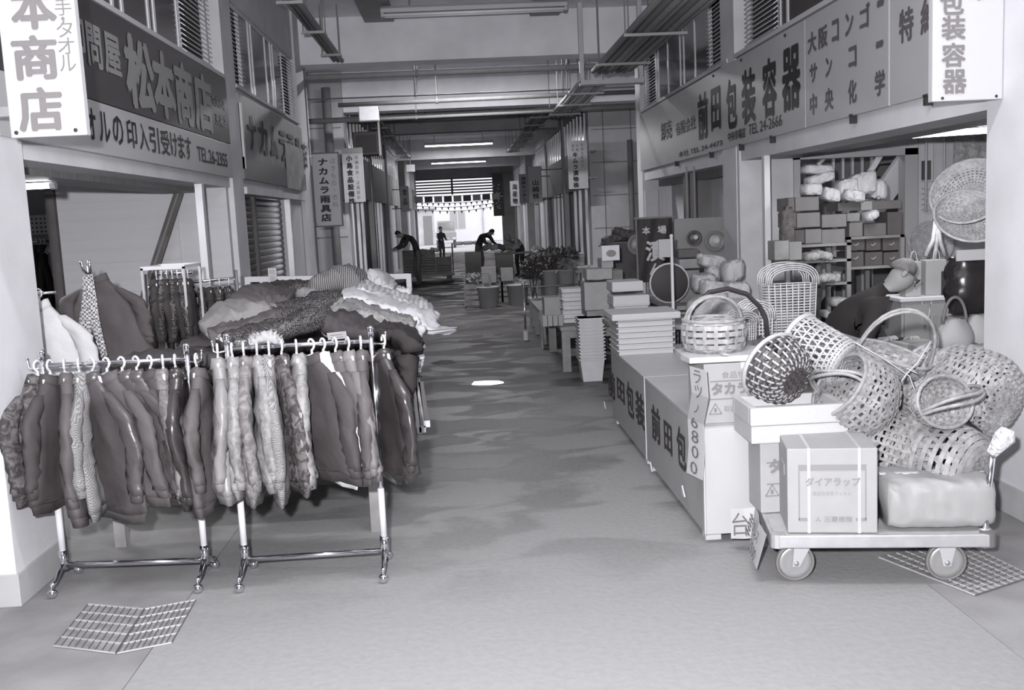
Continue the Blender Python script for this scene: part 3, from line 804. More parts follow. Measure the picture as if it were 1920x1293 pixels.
for k_, y_ in enumerate((6.0, 7.15, 9.0, 10.0, 11.2, 13.0)):
    c = thing('sign_clip', 'small dark clip under the right fascia sign, %s from the camera' % ORD[k_], 'clip', (XT, y_, 2.24), group='clips under the right fascia signs')
    MB().box(XT-0.008, XT+0.045, y_-0.012, y_+0.012, 2.245, 2.30).build('tab', ink_m, c)
    MB().box(XT-0.012, XT-0.003, y_-0.04, y_+0.012, 2.295, 2.31).build('lip', ink_m, c)
# ================================================================== LEFT: CLOTHES SHOP
def fabric(name, g, rough=0.8, kind=None, g2=None, scale=8, spec=0.25, bump=0.15, var=0.12, metal=0.0, stretch=(1, 1, 1), sheen=0):
    return mat(name, g, rough, var, scale, metal, 0, kind, g2, spec, bump, stretch, bscale=25, sheen=sheen)
FB = dict(
    floral_dark=fabric('floral_dark', 0.131, 0.7, 'floral', 0.04, 26),
    floral_mid=fabric('floral_mid', 0.210, 0.6, 'floral', 0.12, 24),
    floral_light=fabric('floral_light', 0.276, 0.55, 'floral', 0.19, 22),
    plain_dark=fabric('plain_dark', 0.055, 0.7),
    plain_mid=fabric('plain_mid', 0.088, 0.65),
    plain_grey=fabric('plain_grey', 0.157, 0.6),
    plain_light=fabric('plain_light', 0.210, 0.7),
    satin_grey=fabric('satin_grey', 0.071, 0.33, spec=0.6),
    satin_light=fabric('satin_light', 0.211, 0.34, spec=0.6),
    satin_black=fabric('satin_black', 0.035, 0.26, spec=0.8, bump=0.05),
    check=fabric('check_lining', 0.328, 0.8, 'check', 0.07, 210, bump=0),
    quilt=fabric('quilted_dark', 0.070, 0.3, spec=0.6),
    black_knit=fabric('black_knit', 0.035, 0.9),
    black_fleck=fabric('black_fleck', 0.027, 0.5, 'dots', 0.20, 120, bump=0.3),
    white_cloth=fabric('white_cloth', 0.62, 0.7, bump=0.05),
    pale_mottled=fabric('pale_mottled', 0.484, 0.8, 'floral', 0.45, 12),
    coat_dark=fabric('coat_dark', 0.074, 0.8),
)
def lerp_prof(prof, n):
    out = []
    for i in range(n):
        u = i/(n-1)*(len(prof)-1); k = min(int(u), len(prof)-2); f = u-k
        f = f*f*(3-2*f)*0.5+f*0.5
        out.append(tuple(a+(b-a)*f for a, b in zip(prof[k], prof[k+1])))
    return out
from mathutils import noise as MN
def crease(x, y, z):                                          # soft ridged noise, about -1 to 1
    return 1-3.2*abs(MN.noise(Vector((x, y, z))))
def jacket(label, ox, oy, zr, yaw, W=0.44, L=0.66, m_=None, sm=None, flare=0.0, th=0.05, seed=0, cat='jacket', group=None, rows=24, band=True, puff=0, name='jacket', collar=True, lean=0.0, sleeve_len=0.56, detail=True, crumple=1.0):
    """a garment on a hanger: body, two sleeves with cuffs, collar and hem band; yaw turns the shoulders away from straight to the camera"""
    r = random.Random(seed*17+3)
    a = math.radians(yaw)
    wv, tv = Vector((math.sin(a), -math.cos(a), 0)), Vector((math.cos(a), math.sin(a), 0))
    O = Vector((ox, oy, zr-0.022))
    t = thing(name, label, cat, (ox, oy, zr-0.022-L), 0, group)
    sm = sm or m_
    h = W/2
    prof = [(-0.035, 0.046, 0.028), (-0.06, 0.075, 0.034), (-0.095, h*0.46, 0.036), (-0.145, h*0.68, 0.037), (-0.21, h*0.80, th*0.8), (-0.32, h*0.90, th*0.95), (-0.43, h*0.99, th*1.05), (-0.54, h*1.08, th*1.1), (-L+0.05, h*1.16, th*1.12)]
    prof = lerp_prof(prof, rows)
    sx = r.uniform(0, 90)
    ph = [r.uniform(0, 6.28) for _ in range(6)]
    def sh(z):
        k = max(0, (-z-0.08)/L)
        return flare*k**1.25 + 0.010*math.sin(z*9+ph[5]), lean*k
    def pt(w, tt, z):
        s, l = sh(z)
        return O + wv*(w+l) + tv*tt + Vector((s, 0, z))
    N_ = 30 if detail else 18
    def ring(z, hw, ht, n=N_, amp=0.013):
        out = []
        k = min(1, max(0, (-z-0.07)/0.22))*crumple
        for j in range(n):
            u = 2*PI*j/n; c, s = math.cos(u), math.sin(u)
            w0 = c*hw
            # long hanging folds, diagonal creases from the shoulder, small crumples
            d = amp*k*(1.9*MN.noise(Vector((w0*11+z*2.5+sx, z*1.6, s*0.6))) + 0.7*crease(w0*8+z*5+sx, z*7, s) + 0.4*crease(w0*18, z*20+sx, s))
            if puff: d += 0.012*abs(math.sin(z*puff))
            e = 0.8
            w = math.copysign(abs(c)**e, c)*hw*(1+d*1.2); q = math.copysign(abs(s)**0.9, s)*(ht+d)
            out.append(pt(w, q, z+0.02*k*MN.noise(Vector((w0*6+sx, 0.3, z)))))
        return out
    b = MB(); b.loft([ring(z, hw, ht) for z, hw, ht in prof]); body = b.build('body', m_, t, smooth=True)
    if band:
        b = MB(); z0 = -L+0.06
        b.loft([ring(z0, h*1.15, th*1.08, amp=0.008), ring(-L+0.035, h*1.08, th*0.9, amp=0.012), ring(-L, h*1.04, th*0.75, amp=0.012)])
        b.build('hem_band', sm, t, smooth=True)
    for s in (1, -1):
        n = 16 if detail else 8; rings = []
        bow = r.uniform(0.015, 0.05); sw = r.uniform(-0.03, 0.03); ln = sleeve_len+r.uniform(-0.03, 0.03)
        m2 = 14 if detail else 8
        last = None
        for i in range(n):
            f = i/(n-1)
            z = -0.105-f*(ln-0.105)
            w = s*(h*(0.50+0.30*min(1, f*4)+0.20*f) + bow*math.sin(PI*min(1, f*1.2)))
            rad = (0.034+0.024*min(1, f*6)) - 0.012*f
            cw = rad*1.0; ct = rad*0.55
            rg = []
            for j in range(m2):
                u = 2*PI*j/m2
                d = 0.010*crumple*min(1, f*4)*(crease(f*7+sx+s, math.cos(u)*1.4+f*3, math.sin(u))+0.6*MN.noise(Vector((f*4+sx, math.cos(u)*1.5, s))))
                rg.append(pt(w+math.cos(u)*(cw+d), sw*f+math.sin(u)*(ct+d), z))
            rings.append(rg); last = (w, sw*f, z, rad)
        b = MB(); b.loft(rings); sl = b.build('sleeve', sm, t, smooth=True)
        if detail:
            w, tt, z, rad = last
            c = MB(); c.loft([[pt(w+math.cos(2*PI*j/12)*rad*k, tt+math.sin(2*PI*j/12)*rad*k*0.66, z+dz) for j in range(12)] for dz, k in ((0.012, 0.95), (-0.012, 0.86), (-0.038, 0.82))]); c.build('cuff', sm, sl, smooth=True)
    if collar:
        b = MB(); rg = []
        for z, k in ((-0.078, 1.2), (-0.05, 1.0), (-0.03, 0.85), (-0.034, 0.55)):
            rg.append([pt(math.cos(2*PI*j/14)*0.060*k, math.sin(2*PI*j/14)*0.040*k, z+0.020*math.cos(2*PI*j/14)+0.004*math.sin(j*2.3+ph[2])) for j in range(14)])
        b.loft(rg); b.build('collar', sm, t, smooth=True)
    return t
def hanger(label, ox, oy, zr, yaw, group, m_=plastic_w_m, W=0.15, name='coat_hanger', r=0.006):
    a = math.radians(yaw); wv = Vector((math.sin(a), -math.cos(a), 0)); O = Vector((ox, oy, zr))
    t = thing(name, label, 'hanger', (ox, oy, zr-0.06), 0, group)
    hk = [O+wv*(0.024*math.sin(q)) + Vector((0, 0, 0.024*math.cos(q))) for q in [math.radians(d) for d in range(-100, 151, 25)]]
    hk += [O+wv*0.002+Vector((0, 0, -0.032)), O+Vector((0, 0, -0.055))]
    MB().tube(hk, r, 6).build('hook', m_, t, smooth=True)
    MB().tube([O+Vector((0, 0, -0.024)), O+wv*0.004+Vector((0, 0, -0.045)), O+Vector((0, 0, -0.068))], [r*1.2, r*2.1, r*1.6], 7, flat=0.6).build('neck', m_, t, smooth=True)
    b = MB(); b.tube([O+wv*W/2+Vector((0, 0, -0.125)), O+wv*0.06+Vector((0, 0, -0.065)), O+Vector((0, 0, -0.052)), O-wv*0.06+Vector((0, 0, -0.065)), O-wv*W/2+Vector((0, 0, -0.125))], r*1.3, 6)
    b.build('arms', m_, t, smooth=True)
    return t

def rack(label, xl, xr, yl_, yr_, zr, ztop, over=0.05):
    t = thing('clothes_rack', label, 'clothes rack', ((xl+xr)/2, (yl_+yr_)/2, 0))
    for x, y, s in ((xl, yl_, -1), (xr, yr_, 1)):
        MB().tube([(x, y, 0.17), (x, y, 0.42)], 0.0165, 10).build('lower_post', plastic_w_m, t, smooth=True)
        b = MB(); b.tube([(x, y, 0.42), (x, y, ztop-0.03)], 0.0125, 10); b.tube([(x, y, ztop-0.05), (x, y, ztop-0.01), (x, y, ztop)], [0.0165, 0.0165, 0.008], 10)
        b.build('upright', chrome_m, t, smooth=True)
        MB().tube([(x, y, 0.085), (x, y, 0.18)], 0.021, 10).build('joint', chrome_m, t, smooth=True)
        for d in (-1, 1):
            leg = MB(); leg.tube([(x, y, 0.115), (x, y+d*0.035, 0.108), (x, y+d*0.075, 0.085), (x, y+d*0.12, 0.062), (x, y+d*0.165, 0.057)], [0.014, 0.014, 0.013, 0.011, 0.011], 8)
            lg = leg.build('foot', chrome_m, t, smooth=True)
            c = MB(); c.tube([(x, y+d*0.165, 0.066), (x, y+d*0.165, 0.04)], 0.006, 6); c.ball((x, y+d*0.165, 0.024), 0.0235, 12, 8); c.build('caster', chrome_m, lg, smooth=True)
        # side hook with upturned tip
        h = MB(); h.tube([(x, y, zr-0.01), (x+s*0.05, y, zr-0.018), (x+s*0.066, y, zr-0.01), (x+s*0.07, y, zr+0.035)], 0.005, 6); h.ball((x+s*0.07, y, zr+0.037), 0.007)
        h.build('end_hook', chrome_m, t, smooth=True)
    MB().tube([(xl, yl_, zr), (xr, yr_, zr)], 0.011, 10).build('top_rail', chrome_m, t, smooth=True)
    MB().tube([(xl, yl_, 0.105), (xr, yr_, 0.105)], 0.0135, 10).build('bottom_rail', chrome_m, t, smooth=True)
    return t
R1 = (-2.03, -1.33, 4.83, 4.775, 1.098)
R2 = (-1.13, -0.452, 4.745, 4.75, 1.142)
rack('chrome clothes rack at left, nearest the white pillar', R1[0], R1[1], R1[2], R1[3], R1[4], 1.175)
rack('chrome clothes rack on the right of the pair, beside the aisle', R2[0], R2[1], R2[2], R2[3], R2[4], 1.215)

J1 = [(-0.035, -22, .40, .62, 'floral_dark', 0, 'dark floral', .03), (0.05, -10, .44, .66, 'plain_dark', 0, 'plain charcoal', .04), (0.15, 16, .46, .72, 'plain_mid', .02, 'smooth grey wind', .045),
      (0.25, 12, .40, .70, 'check', .02, 'small-check lined', .03), (0.34, 50, .46, .74, 'satin_grey', .07, 'shiny grey', .035), (0.44, 54, .46, .66, 'plain_mid', .10, 'grey flared', .032),
      (0.545, 56, .46, .64, 'satin_grey', .12, 'glossy grey flared', .032), (0.645, 52, .44, .67, 'quilt', .12, 'dark quilted', .034), (0.74, 40, .44, .65, 'plain_dark', .10, 'soft charcoal', .036),
      (0.83, 16, .42, .62, 'floral_mid', .03, 'grey floral', .035), (0.915, 8, .43, .66, 'satin_black', .02, 'glossy black', .04), (1.06, 2, .43, .70, 'plain_mid', 0, 'grey fur-hemmed', .045)]
for i, (f, yaw, W, L, mk, fl, d, th) in enumerate(J1):
    x = R1[0]+f*(R1[1]-R1[0]); y = R1[2]+f*(R1[3]-R1[2])
    jacket('%s jacket, %s from the left on the left-hand chrome rack' % (d, ORD[i]), x, y, R1[4], yaw, W, L, FB[mk], FB['floral_dark'] if i == 0 else None, fl, th, seed=i+1, puff=42 if mk == 'quilt' else 0, group='jackets on the left chrome rack')
    hanger('white plastic coat hanger, %s from the left on the left-hand chrome rack' % ORD[i], x, y, R1[4], yaw, 'hangers on the left chrome rack')
J2 = [(-0.07, 12, .43, .68, 'satin_light', .01, 'pale satin', .05), (0.03, 6, .42, .66, 'floral_light', 0, 'pale floral', .035), (0.11, 8, .42, .71, 'floral_mid', 0, 'grey floral', .038),
      (0.20, 14, .42, .64, 'floral_light', .02, 'light flower-print', .04), (0.285, 10, .40, .72, 'check', .02, 'netted check', .03), (0.37, 24, .46, .66, 'floral_dark', .01, 'dark flower-print', .042),
      (0.475, 12, .42, .63, 'floral_light', 0, 'light crinkled floral', .04), (0.58, 44, .50, .63, 'plain_dark', .03, 'broad plain charcoal', .036), (0.66, 36, .40, .66, 'white_cloth', .03, 'white-lined', .022),
      (0.745, 30, .44, .64, 'plain_mid', .03, 'smooth grey', .036), (0.835, 24, .44, .62, 'plain_grey', .03, 'light grey', .038), (0.925, 10, .42, .60, 'plain_mid', 0, 'mid grey', .03), (1.085, 24, .48, .64, 'satin_black', .02, 'glossy black leather', .055)]
for i, (f, yaw, W, L, mk, fl, d, th) in enumerate(J2):
    x = R2[0]+f*(R2[1]-R2[0]); y = R2[2]+f*(R2[3]-R2[2])
    jacket('%s jacket, %s from the left on the right-hand chrome rack' % (d, ORD[i]), x, y, R2[4], yaw, W, L, FB[mk], None, fl, th, seed=i+31, group='jackets on the right chrome rack')
    hanger('white plastic coat hanger, %s from the left on the right-hand chrome rack' % ORD[i], x, y, R2[4], yaw, 'hangers on the right chrome rack')

# ---- the sales table and its heap of clothes
tb = thing('display_table', 'low wooden sales table buried under heaped clothes at left', 'table', (-1.2, 6.7, 0))
MB().box(-2.0, -0.5, 5.35, 8.2, 0.70, 0.74).build('table_top', wood_m, tb)
for x in (-1.95, -0.55):
    for y in (5.42, 6.8, 8.13): MB().box(x-0.03, x+0.03, y-0.03, y+0.03, 0, 0.70).build('leg', wood_m, tb)
MB().box(-1.95, -0.55, 5.38, 5.42, 0.58, 0.70).build('apron', wood_m, tb)

def cloth(label, pts, hw, ht, m_, seed=0, side=None, cat='garment', name='folded_garment', n=28, amp=0.016, rows=34, group='clothes heaped on the sales table'):
    """a soft folded garment lofted along a path; hw half width, ht half thickness (numbers or lists)"""
    r = random.Random(seed*7+5)
    pts = [Vector(p) for p in pts]
    # resample
    seg = []; k = len(pts)-1
    for i in range(rows):
        u = i/(rows-1)*k; q = min(int(u), k-1); f = u-q
        p0, p1, p2, p3 = pts[max(0, q-1)], pts[q], pts[q+1], pts[min(k, q+2)]
        seg.append(0.5*((2*p1)+(p2-p0)*f+(2*p0-5*p1+4*p2-p3)*f*f+(3*p1-p0-3*p2+p3)*f**3))
    def val(a, u):
        if not isinstance(a, (list, tuple)): return a
        u *= len(a)-1; q = min(int(u), len(a)-2); f = u-q; return a[q]*(1-f)+a[q+1]*f
    ph = [r.uniform(0, 6.28) for _ in range(5)]
    rings = []
    for i, p in enumerate(seg):
        t = (seg[min(i+1, rows-1)]-seg[max(i-1, 0)]).normalized()
        s = Vector(side).normalized() if side is not None else Vector((-t.y, t.x, 0))
        s = (s-t*s.dot(t)).normalized() if (s-t*s.dot(t)).length > 1e-3 else t.orthogonal().normalized()
        nn = t.cross(s)
        if nn.z < 0: nn = -nn
        u = i/(rows-1); end = min(1, 8*u+0.55, 8*(1-u)+0.55)
        w, h = val(hw, u)*(0.9+0.1*end), val(ht, u)*end
        ring = []
        for j in range(n):
            a = 2*PI*j/n; c, q = math.cos(a), math.sin(a)
            d = amp*(0.8*math.sin(2*a+ph[0]+u*6)+1.0*crease(c*1.6+ph[1]+u*2.2, u*5.5, q+ph[3])+0.75*crease(u*11+ph[2], c*3.5, q)+0.4*crease(u*24, c*7+ph[4], q))
            ring.append(p + s*(math.copysign(abs(c)**0.7, c)*w*(1+d*2)) + nn*(math.copysign(abs(q)**0.7, q)*h+d*(1 if q > 0 else 0.3)))
        rings.append(ring)
    b = MB(); b.loft(rings)
    o = b.build(name, m_, smooth=True)
    return tag(o, label, cat, group)
G = lambda px, py, y: P(px, py, Y=y)
sequin_m = fabric('sequin_black', 0.03, 0.25, 'dots', 0.34, 190, spec=0.9, bump=0.2)
zig_m = fabric('zigzag_knit', 0.26, 0.85, 'wave', 0.06, 22)
plait_m = fabric('plaited_grey', 0.36, 0.7, 'wave', 0.18, 30, stretch=(1, 1, 2))
base_items = [
    ('flat dark trousers at the near left bottom of the heap', [(-1.95, 5.6, 0.78), (-1.5, 5.55, 0.80), (-1.05, 5.6, 0.79)], 0.24, 0.045, 'black_knit'),
    ('dark folded knitwear second from the bottom at the near left of the heap', [(-1.98, 5.7, 0.87), (-1.5, 5.65, 0.89), (-1.1, 5.7, 0.87)], 0.23, 0.045, 'black_knit'),
    ('black flecked garment on top of the near left stack', [(-1.96, 5.75, 0.955), (-1.55, 5.72, 0.975), (-1.15, 5.75, 0.96)], 0.22, 0.04, 'plain_dark'),
    ('dark cloth spread under the middle of the heap', [(-1.35, 6.3, 0.84), (-0.9, 6.3, 0.86), (-0.5, 6.3, 0.84)], 0.5, 0.09, 'plain_dark'),
    ('black cloth under the near right corner of the heap', [(-1.0, 5.65, 0.80), (-0.7, 5.65, 0.82), (-0.42, 5.68, 0.80)], 0.28, 0.07, 'black_knit'),
    ('thick dark layer at the back left of the heap', [(-1.9, 7.0, 0.86), (-1.4, 7.0, 0.9), (-1.0, 7.0, 0.88)], 0.5, 0.12, 'plain_dark'),
    ('grey layer at the back right of the heap', [(-1.0, 7.3, 0.86), (-0.7, 7.3, 0.88), (-0.42, 7.3, 0.86)], 0.5, 0.12, 'plain_mid'),
    ('dark layer high at the back of the heap', [(-1.6, 7.5, 1.05), (-1.1, 7.5, 1.10), (-0.6, 7.5, 1.04)], 0.45, 0.10, 'plain_dark'),
]
for i, (lab, p, w, h, mk) in enumerate(base_items): cloth(lab, p, w, h, FB[mk], i+50)
top_items = [
    ('grey puffy jacket lying at the left of the heap', [G(388, 632, 6.0), G(430, 598, 6.05), G(470, 590, 6.1), G(500, 600, 6.15)], [0.13, 0.2, 0.22, 0.16], [0.05, 0.085, 0.09, 0.06], 'plain_light'),
    ('dark grey coat humped behind the puffy jacket', [G(450, 588, 6.6), G(495, 562, 6.7), G(550, 575, 6.7)], 0.26, 0.08, 'plain_mid'),
    ('grey coat sleeve lying across the front of the heap', [G(395, 640, 5.7), G(450, 622, 5.75), G(520, 600, 5.9)], 0.09, 0.05, 'plain_mid'),
    ('dark dotted knit lying at the back of the heap', [G(512, 555, 7.3), G(545, 543, 7.35), G(600, 548, 7.4)], 0.25, 0.06, 'black_fleck'),
    ('zigzag patterned knit humped at the top of the heap', [G(575, 552, 7.3), G(610, 533, 7.3), G(650, 524, 7.3), G(690, 545, 7.3)], 0.26, [0.05, 0.08, 0.09, 0.05], zig_m),
    ('black sequined trousers stretched across the middle of the heap', [G(420, 652, 5.45), G(500, 625, 5.6), G(570, 605, 5.8), G(600, 590, 6.0)], [0.10, 0.12, 0.13, 0.1], 0.05, sequin_m),
    ('second black sequined garment lying behind the first', [G(500, 610, 5.95), G(560, 585, 6.2), G(610, 565, 6.5)], 0.15, 0.06, sequin_m),
    ('crinkled grey plaited scarf lying in the middle of the heap', [G(575, 555, 6.7), G(605, 572, 6.4), G(630, 598, 6.1), G(632, 625, 5.9)], [0.08, 0.12, 0.13, 0.08], 0.04, plait_m),
    ('dark folded trousers under the pale ones at right', [G(620, 605, 5.95), G(690, 620, 5.9), G(765, 632, 5.85)], 0.18, 0.06, 'plain_dark'),
    ('grey folded trousers, lowest of the pale ones at right', [G(632, 580, 6.2), G(690, 592, 6.15), G(745, 608, 6.1), G(772, 622, 6.1)], 0.17, 0.045, 'floral_light'),
    ('pale folded trousers with a white tag at right', [G(640, 556, 6.6), G(700, 570, 6.6), G(760, 588, 6.55), G(795, 604, 6.5), G(800, 625, 6.5)], 0.20, 0.045, fabric('pale_trousers', 0.55, 0.8)),
    ('pale striped trousers at the top right of the heap', [G(672, 540, 7.0), G(730, 560, 7.0), G(785, 576, 6.95), G(798, 592, 6.95)], 0.22, 0.04, fabric('striped_trousers', 0.52, 0.8, 'stripe', 0.36, 9, stretch=(1, 1, 3))),
    ('light sweater hump at the back right of the heap', [G(680, 530, 7.5), G(705, 524, 7.5), G(735, 548, 7.5)], 0.2, 0.05, fabric('light_sweater', 0.48, 0.85)),
    ('small white folded shirt at the far right back of the heap', [G(728, 549, 7.9), G(748, 546, 7.9), G(770, 552, 7.9)], 0.12, 0.025, FB['white_cloth']),
    ('dark velvet top hanging over the near right corner of the table', [G(705, 622, 5.75), G(745, 630, 5.7), G(768, 650, 5.65), G(770, 700, 5.62), G(768, 735, 5.62)], [0.12, 0.16, 0.17, 0.17, 0.15], [0.04, 0.05, 0.05, 0.045, 0.04], 'black_knit'), #SIDE
    ('little pale scarf at the near edge of the heap', [G(470, 645, 5.35), G(500, 634, 5.36), G(522, 646, 5.38)], 0.06, 0.02, fabric('pale_scarf', 0.42, 0.8)),
]
for i, (lab, p, w, h, mk) in enumerate(top_items): cloth(lab, p, w, h, FB[mk] if isinstance(mk, str) else mk, i+70, side=(0, 1, 0) if 'velvet' in lab else None)
# garments hanging down the aisle side of the table
for i, (y, z0, z1, mk, d) in enumerate(((5.75, 0.84, 0.30, 'plain_dark', 'charcoal'), (6.05, 0.84, 0.26, 'satin_grey', 'shiny grey'), (6.35, 0.86, 0.30, 'plain_mid', 'grey'), (6.65, 0.88, 0.24, 'plain_dark', 'dark'), (6.95, 0.9, 0.28, 'plain_grey', 'light grey'))):
    cloth('%s trousers hanging down the aisle side of the table, %s from the front' % (d, ORD[i]), [(-0.75, y, z0), (-0.5, y, z0+0.01), (-0.40, y, z0-0.08), (-0.385, y, (z0+z1)/2), (-0.395, y, z1)], [0.12, 0.13, 0.13, 0.13, 0.14], 0.028, FB[mk], i+120, side=(0, 1, 0), name='hanging_trousers', group='trousers over the table edge')
# pale ruffles and straps at the corner
rf = thing('ruffled_scarf', 'pale ruffled scarf dangling from the right edge of the heap', 'scarf', (-0.32, 6.2, 0.5))
r_ = random.Random(4)
b = MB()
for i in range(16):
    p = G(783+r_.uniform(-7, 7), 598+i*6.5, 6.1); b.ball(p, 0.034*r_.uniform(0.7, 1.2), 7, 4, (1, 0.7, 0.8))
b.build('ruffle', fabric('ruffle_pale', 0.48, 0.8, bump=0.5), rf, smooth=True)
for i, (px, y0, y1) in enumerate(((765, 705, 790), (772, 712, 812), (779, 700, 800), (786, 708, 798), (793, 715, 788))):
    s = thing('belt', 'dangling strap beside the table corner, %s from the left' % ORD[i], 'belt', G(px, y1, 6.0), group='straps at the table corner')
    a, c = G(px-4, y0, 6.0), G(px+3+i, y1, 6.0)
    MB().bar(a, c, 0.03, 0.006, up=(0, 1, 0)).build('strap', mat(['strap_grey', 'strap_dark', 'strap_pale'][i % 3], [0.3, 0.08, 0.55][i % 3], 0.5), s)
    MB().box(c.x-0.02, c.x+0.02, c.y-0.008, c.y+0.008, c.z-0.04, c.z).build('buckle', metal_m, s)
# price tags
for i, (px, py, y) in enumerate(((632, 629, 5.7), (680, 575, 6.3), (525, 640, 5.3))):
    a = G(px, py, y)
    t = thing('price_tag', ['large white price card propped on the heap behind the right rack', 'white label on the pale trousers', 'small white tag at the near edge of the heap'][i], 'tag', a)
    M = Matrix.Translation(a) @ Matrix.Rotation(0.5, 4, 'X') @ Matrix.Rotation(-0.06, 4, 'Y')
    w, h = ((0.055, 0.024), (0.035, 0.016), (0.02, 0.012))[i]
    MB().box(-w, w, -0.0015, 0.0015, -h, h, M).build('card', white_m, t)
    for k in range(2): MB().box(-w*0.7, w*0.6, -0.0025, -0.0015, -h*0.5+k*h*0.7, -h*0.35+k*h*0.7, M).build('print_line', grey_ink_m, t)

# white wooden frames standing at the back of the table
def white_frame(label, a, b, zl, spindles, card=None):
    a, b = Vector(a), Vector(b)
    t = thing('spindle_stand', label, 'stand', ((a.x+b.x)/2, a.y, 0))
    for p in (a, b): MB().box(p.x-0.022, p.x+0.022, p.y-0.018, p.y+0.018, 0, p.z).build('post', white_m, t)
    MB().bar(a-Vector((0, 0, 0.02)), b-Vector((0, 0, 0.02)), 0.035, 0.045).build('top_bar', white_m, t)
    MB().bar(a-Vector((0, 0, zl)), b-Vector((0, 0, zl)), 0.03, 0.04).build('lower_bar', white_m, t)
    for f in spindles:
        c = a.lerp(b, f); MB().box(c.x-0.012, c.x+0.012, c.y-0.012, c.y+0.012, c.z-zl, c.z-0.02).build('spindle', white_m, t)
    return t
white_frame('white wooden frame behind the heap at left, with thin spindles', G(464, 519, 8.6), G(612, 517, 8.6), 0.22, (0.17, 0.33, 0.55, 0.75))
white_frame('white wooden frame behind the heap at right, holding a price board', G(668, 516, 8.6), G(766, 513, 8.6), 0.26, (0.45,))
a, b = G(676, 520, 8.55), G(742, 545, 8.55)
t = thing('price_board', 'grey card with the number 290 on the right white frame', 'sign', ((a.x+b.x)/2, 8.55, b.z))
MB().box(a.x, b.x, 8.54, 8.555, b.z-0.1, a.z).build('card', mat('price_card', 0.5, 0.7), t)
lt = MB(); put(lt, '290', (a.x+0.07, 8.538, a.z-0.13), UXR, UZ, 0.2, 0.1, 0.0); lt.build('lettering', pale_ink_m, t, fixn=False)
a = G(511, 520, 8.57)
t = thing('price_board', 'small upright card clipped to the left white frame', 'sign', (a.x, 8.57, a.z-0.1))
MB().box(a.x-0.035, a.x+0.035, 8.572, 8.583, a.z-0.1, a.z+0.08).build('card', mat('tag_card', 0.45, 0.7), t)
lt = MB(); letter_col(lt, '特価品', (a.x-0.025, 8.570, a.z+0.02), UXR, UZ, 0.055, 0.05, 0.05, 0.01); lt.build('lettering', pale_ink_m, t, fixn=False)

# ---- framed dress stand in place of a mirror's reflection; back rack of dark clothes
fa, fb = G(266, 503, 6.7), G(344, 501, 6.7)
gs = thing('mirror_stand_in', 'box framed stand of dark dresses in place of a mirror behind the left rack', 'clothes rack', ((fa.x+fb.x)/2, 6.8, 0))
for x in (fa.x, fb.x):
    for y in (6.7, 7.1): MB().box(x-0.008, x+0.008, y-0.008, y+0.008, 0, fa.z).build('post', metal_m, gs)
for y in (6.7, 7.1): MB().box(fa.x-0.008, fb.x+0.008, y-0.008, y+0.008, fa.z-0.014, fa.z+0.010).build('top_bar', cream_m, gs)
for x in (fa.x, fb.x): MB().box(x-0.008, x+0.008, 6.708, 7.092, fa.z-0.012, fa.z+0.008).build('side_bar', cream_m, gs)
MB().tube([(fa.x, 6.9, fa.z-0.05), (fb.x, 6.9, fa.z-0.05)], 0.010, 8).build('rail', chrome_m, gs, smooth=True)
for i in range(7):
    x = fa.x+0.03+i*(fb.x-fa.x-0.06)/6
    jacket('dark dress inside the box framed stand, %s from the left' % ORD[i], x, 6.9, fa.z-0.05, 12, 0.34, 0.62, FB['black_fleck'] if i % 2 else FB['black_knit'], None, 0.0, 0.022, seed=i+170, rows=10, name='dress', cat='dress', group='dresses in the framed stand', detail=False, sleeve_len=0.42)
    hanger('thin white hanger, %s from the left inside the box framed stand' % ORD[i], x, 6.9, fa.z-0.05, 12, 'hangers in the framed stand', W=0.14, r=0.004)
bk = thing('clothes_rack', 'low rack of dark dresses behind the framed stand in the left shop', 'clothes rack', (-1.9, 7.5, 0))
MB().tube([(-2.35, 7.55, 1.31), (-1.69, 7.55, 1.34)], 0.011, 8).build('top_rail', chrome_m, bk, smooth=True)
for x in (-2.35, -1.69): MB().tube([(x, 7.55, 0), (x, 7.55, 1.40)], 0.013, 8).build('upright', chrome_m, bk, smooth=True)
for x in (-2.35, -1.69): MB().tube([(x, 7.35, 0.02), (x, 7.75, 0.02)], 0.013, 8).build('foot', chrome_m, bk, smooth=True)
for i in range(9):
    x = -2.30+i*0.069
    jacket('dark flecked dress, %s from the left on the back rack' % ORD[i], x, 7.55, 1.32, 14, 0.36, 0.60, FB['black_fleck'] if i % 3 else FB['black_knit'], None, 0.0, 0.026, seed=i+150, rows=10, name='dress', cat='dress', group='dresses on the back rack', detail=False, sleeve_len=0.42)
    hanger('thin white hanger, %s from the left on the back dress rack' % ORD[i], x, 7.55, 1.32, 14, 'hangers on the back rack', W=0.14, r=0.004)

# ---- coat on a stand with a crocheted scarf; pale garment in front
a = G(160, 500, 6.2)
st = thing('coat_stand', 'thin metal garment stand holding the dark coat inside the left shop', 'stand', (a.x, 6.26, 0))
MB().tube([(a.x, 6.26, 0.02), (a.x, 6.26, a.z)], 0.012, 8).build('pole', chrome_m, st, smooth=True)
for k in range(4): MB().tube([(a.x, 6.26, 0.06), (a.x+0.2*math.cos(k*PI/2+0.5), 6.26+0.2*math.sin(k*PI/2+0.5), 0.012)], 0.012, 6).build('foot', chrome_m, st, smooth=True)
for s in (-1, 1): MB().tube([(a.x, 6.26, a.z-0.06), (a.x+s*0.02, 6.22, a.z-0.02), (a.x+s*0.025, 6.2, a.z+0.035)], 0.009, 6).build('prong', chrome_m, st, smooth=True)
jacket('dark plain coat hung facing the camera in the left shop', a.x+0.06, 6.25, a.z-0.01, 72, 0.50, 0.58, FB['coat_dark'], None, 0.07, 0.08, seed=201, name='coat', cat='coat', band=False, sleeve_len=0.40)
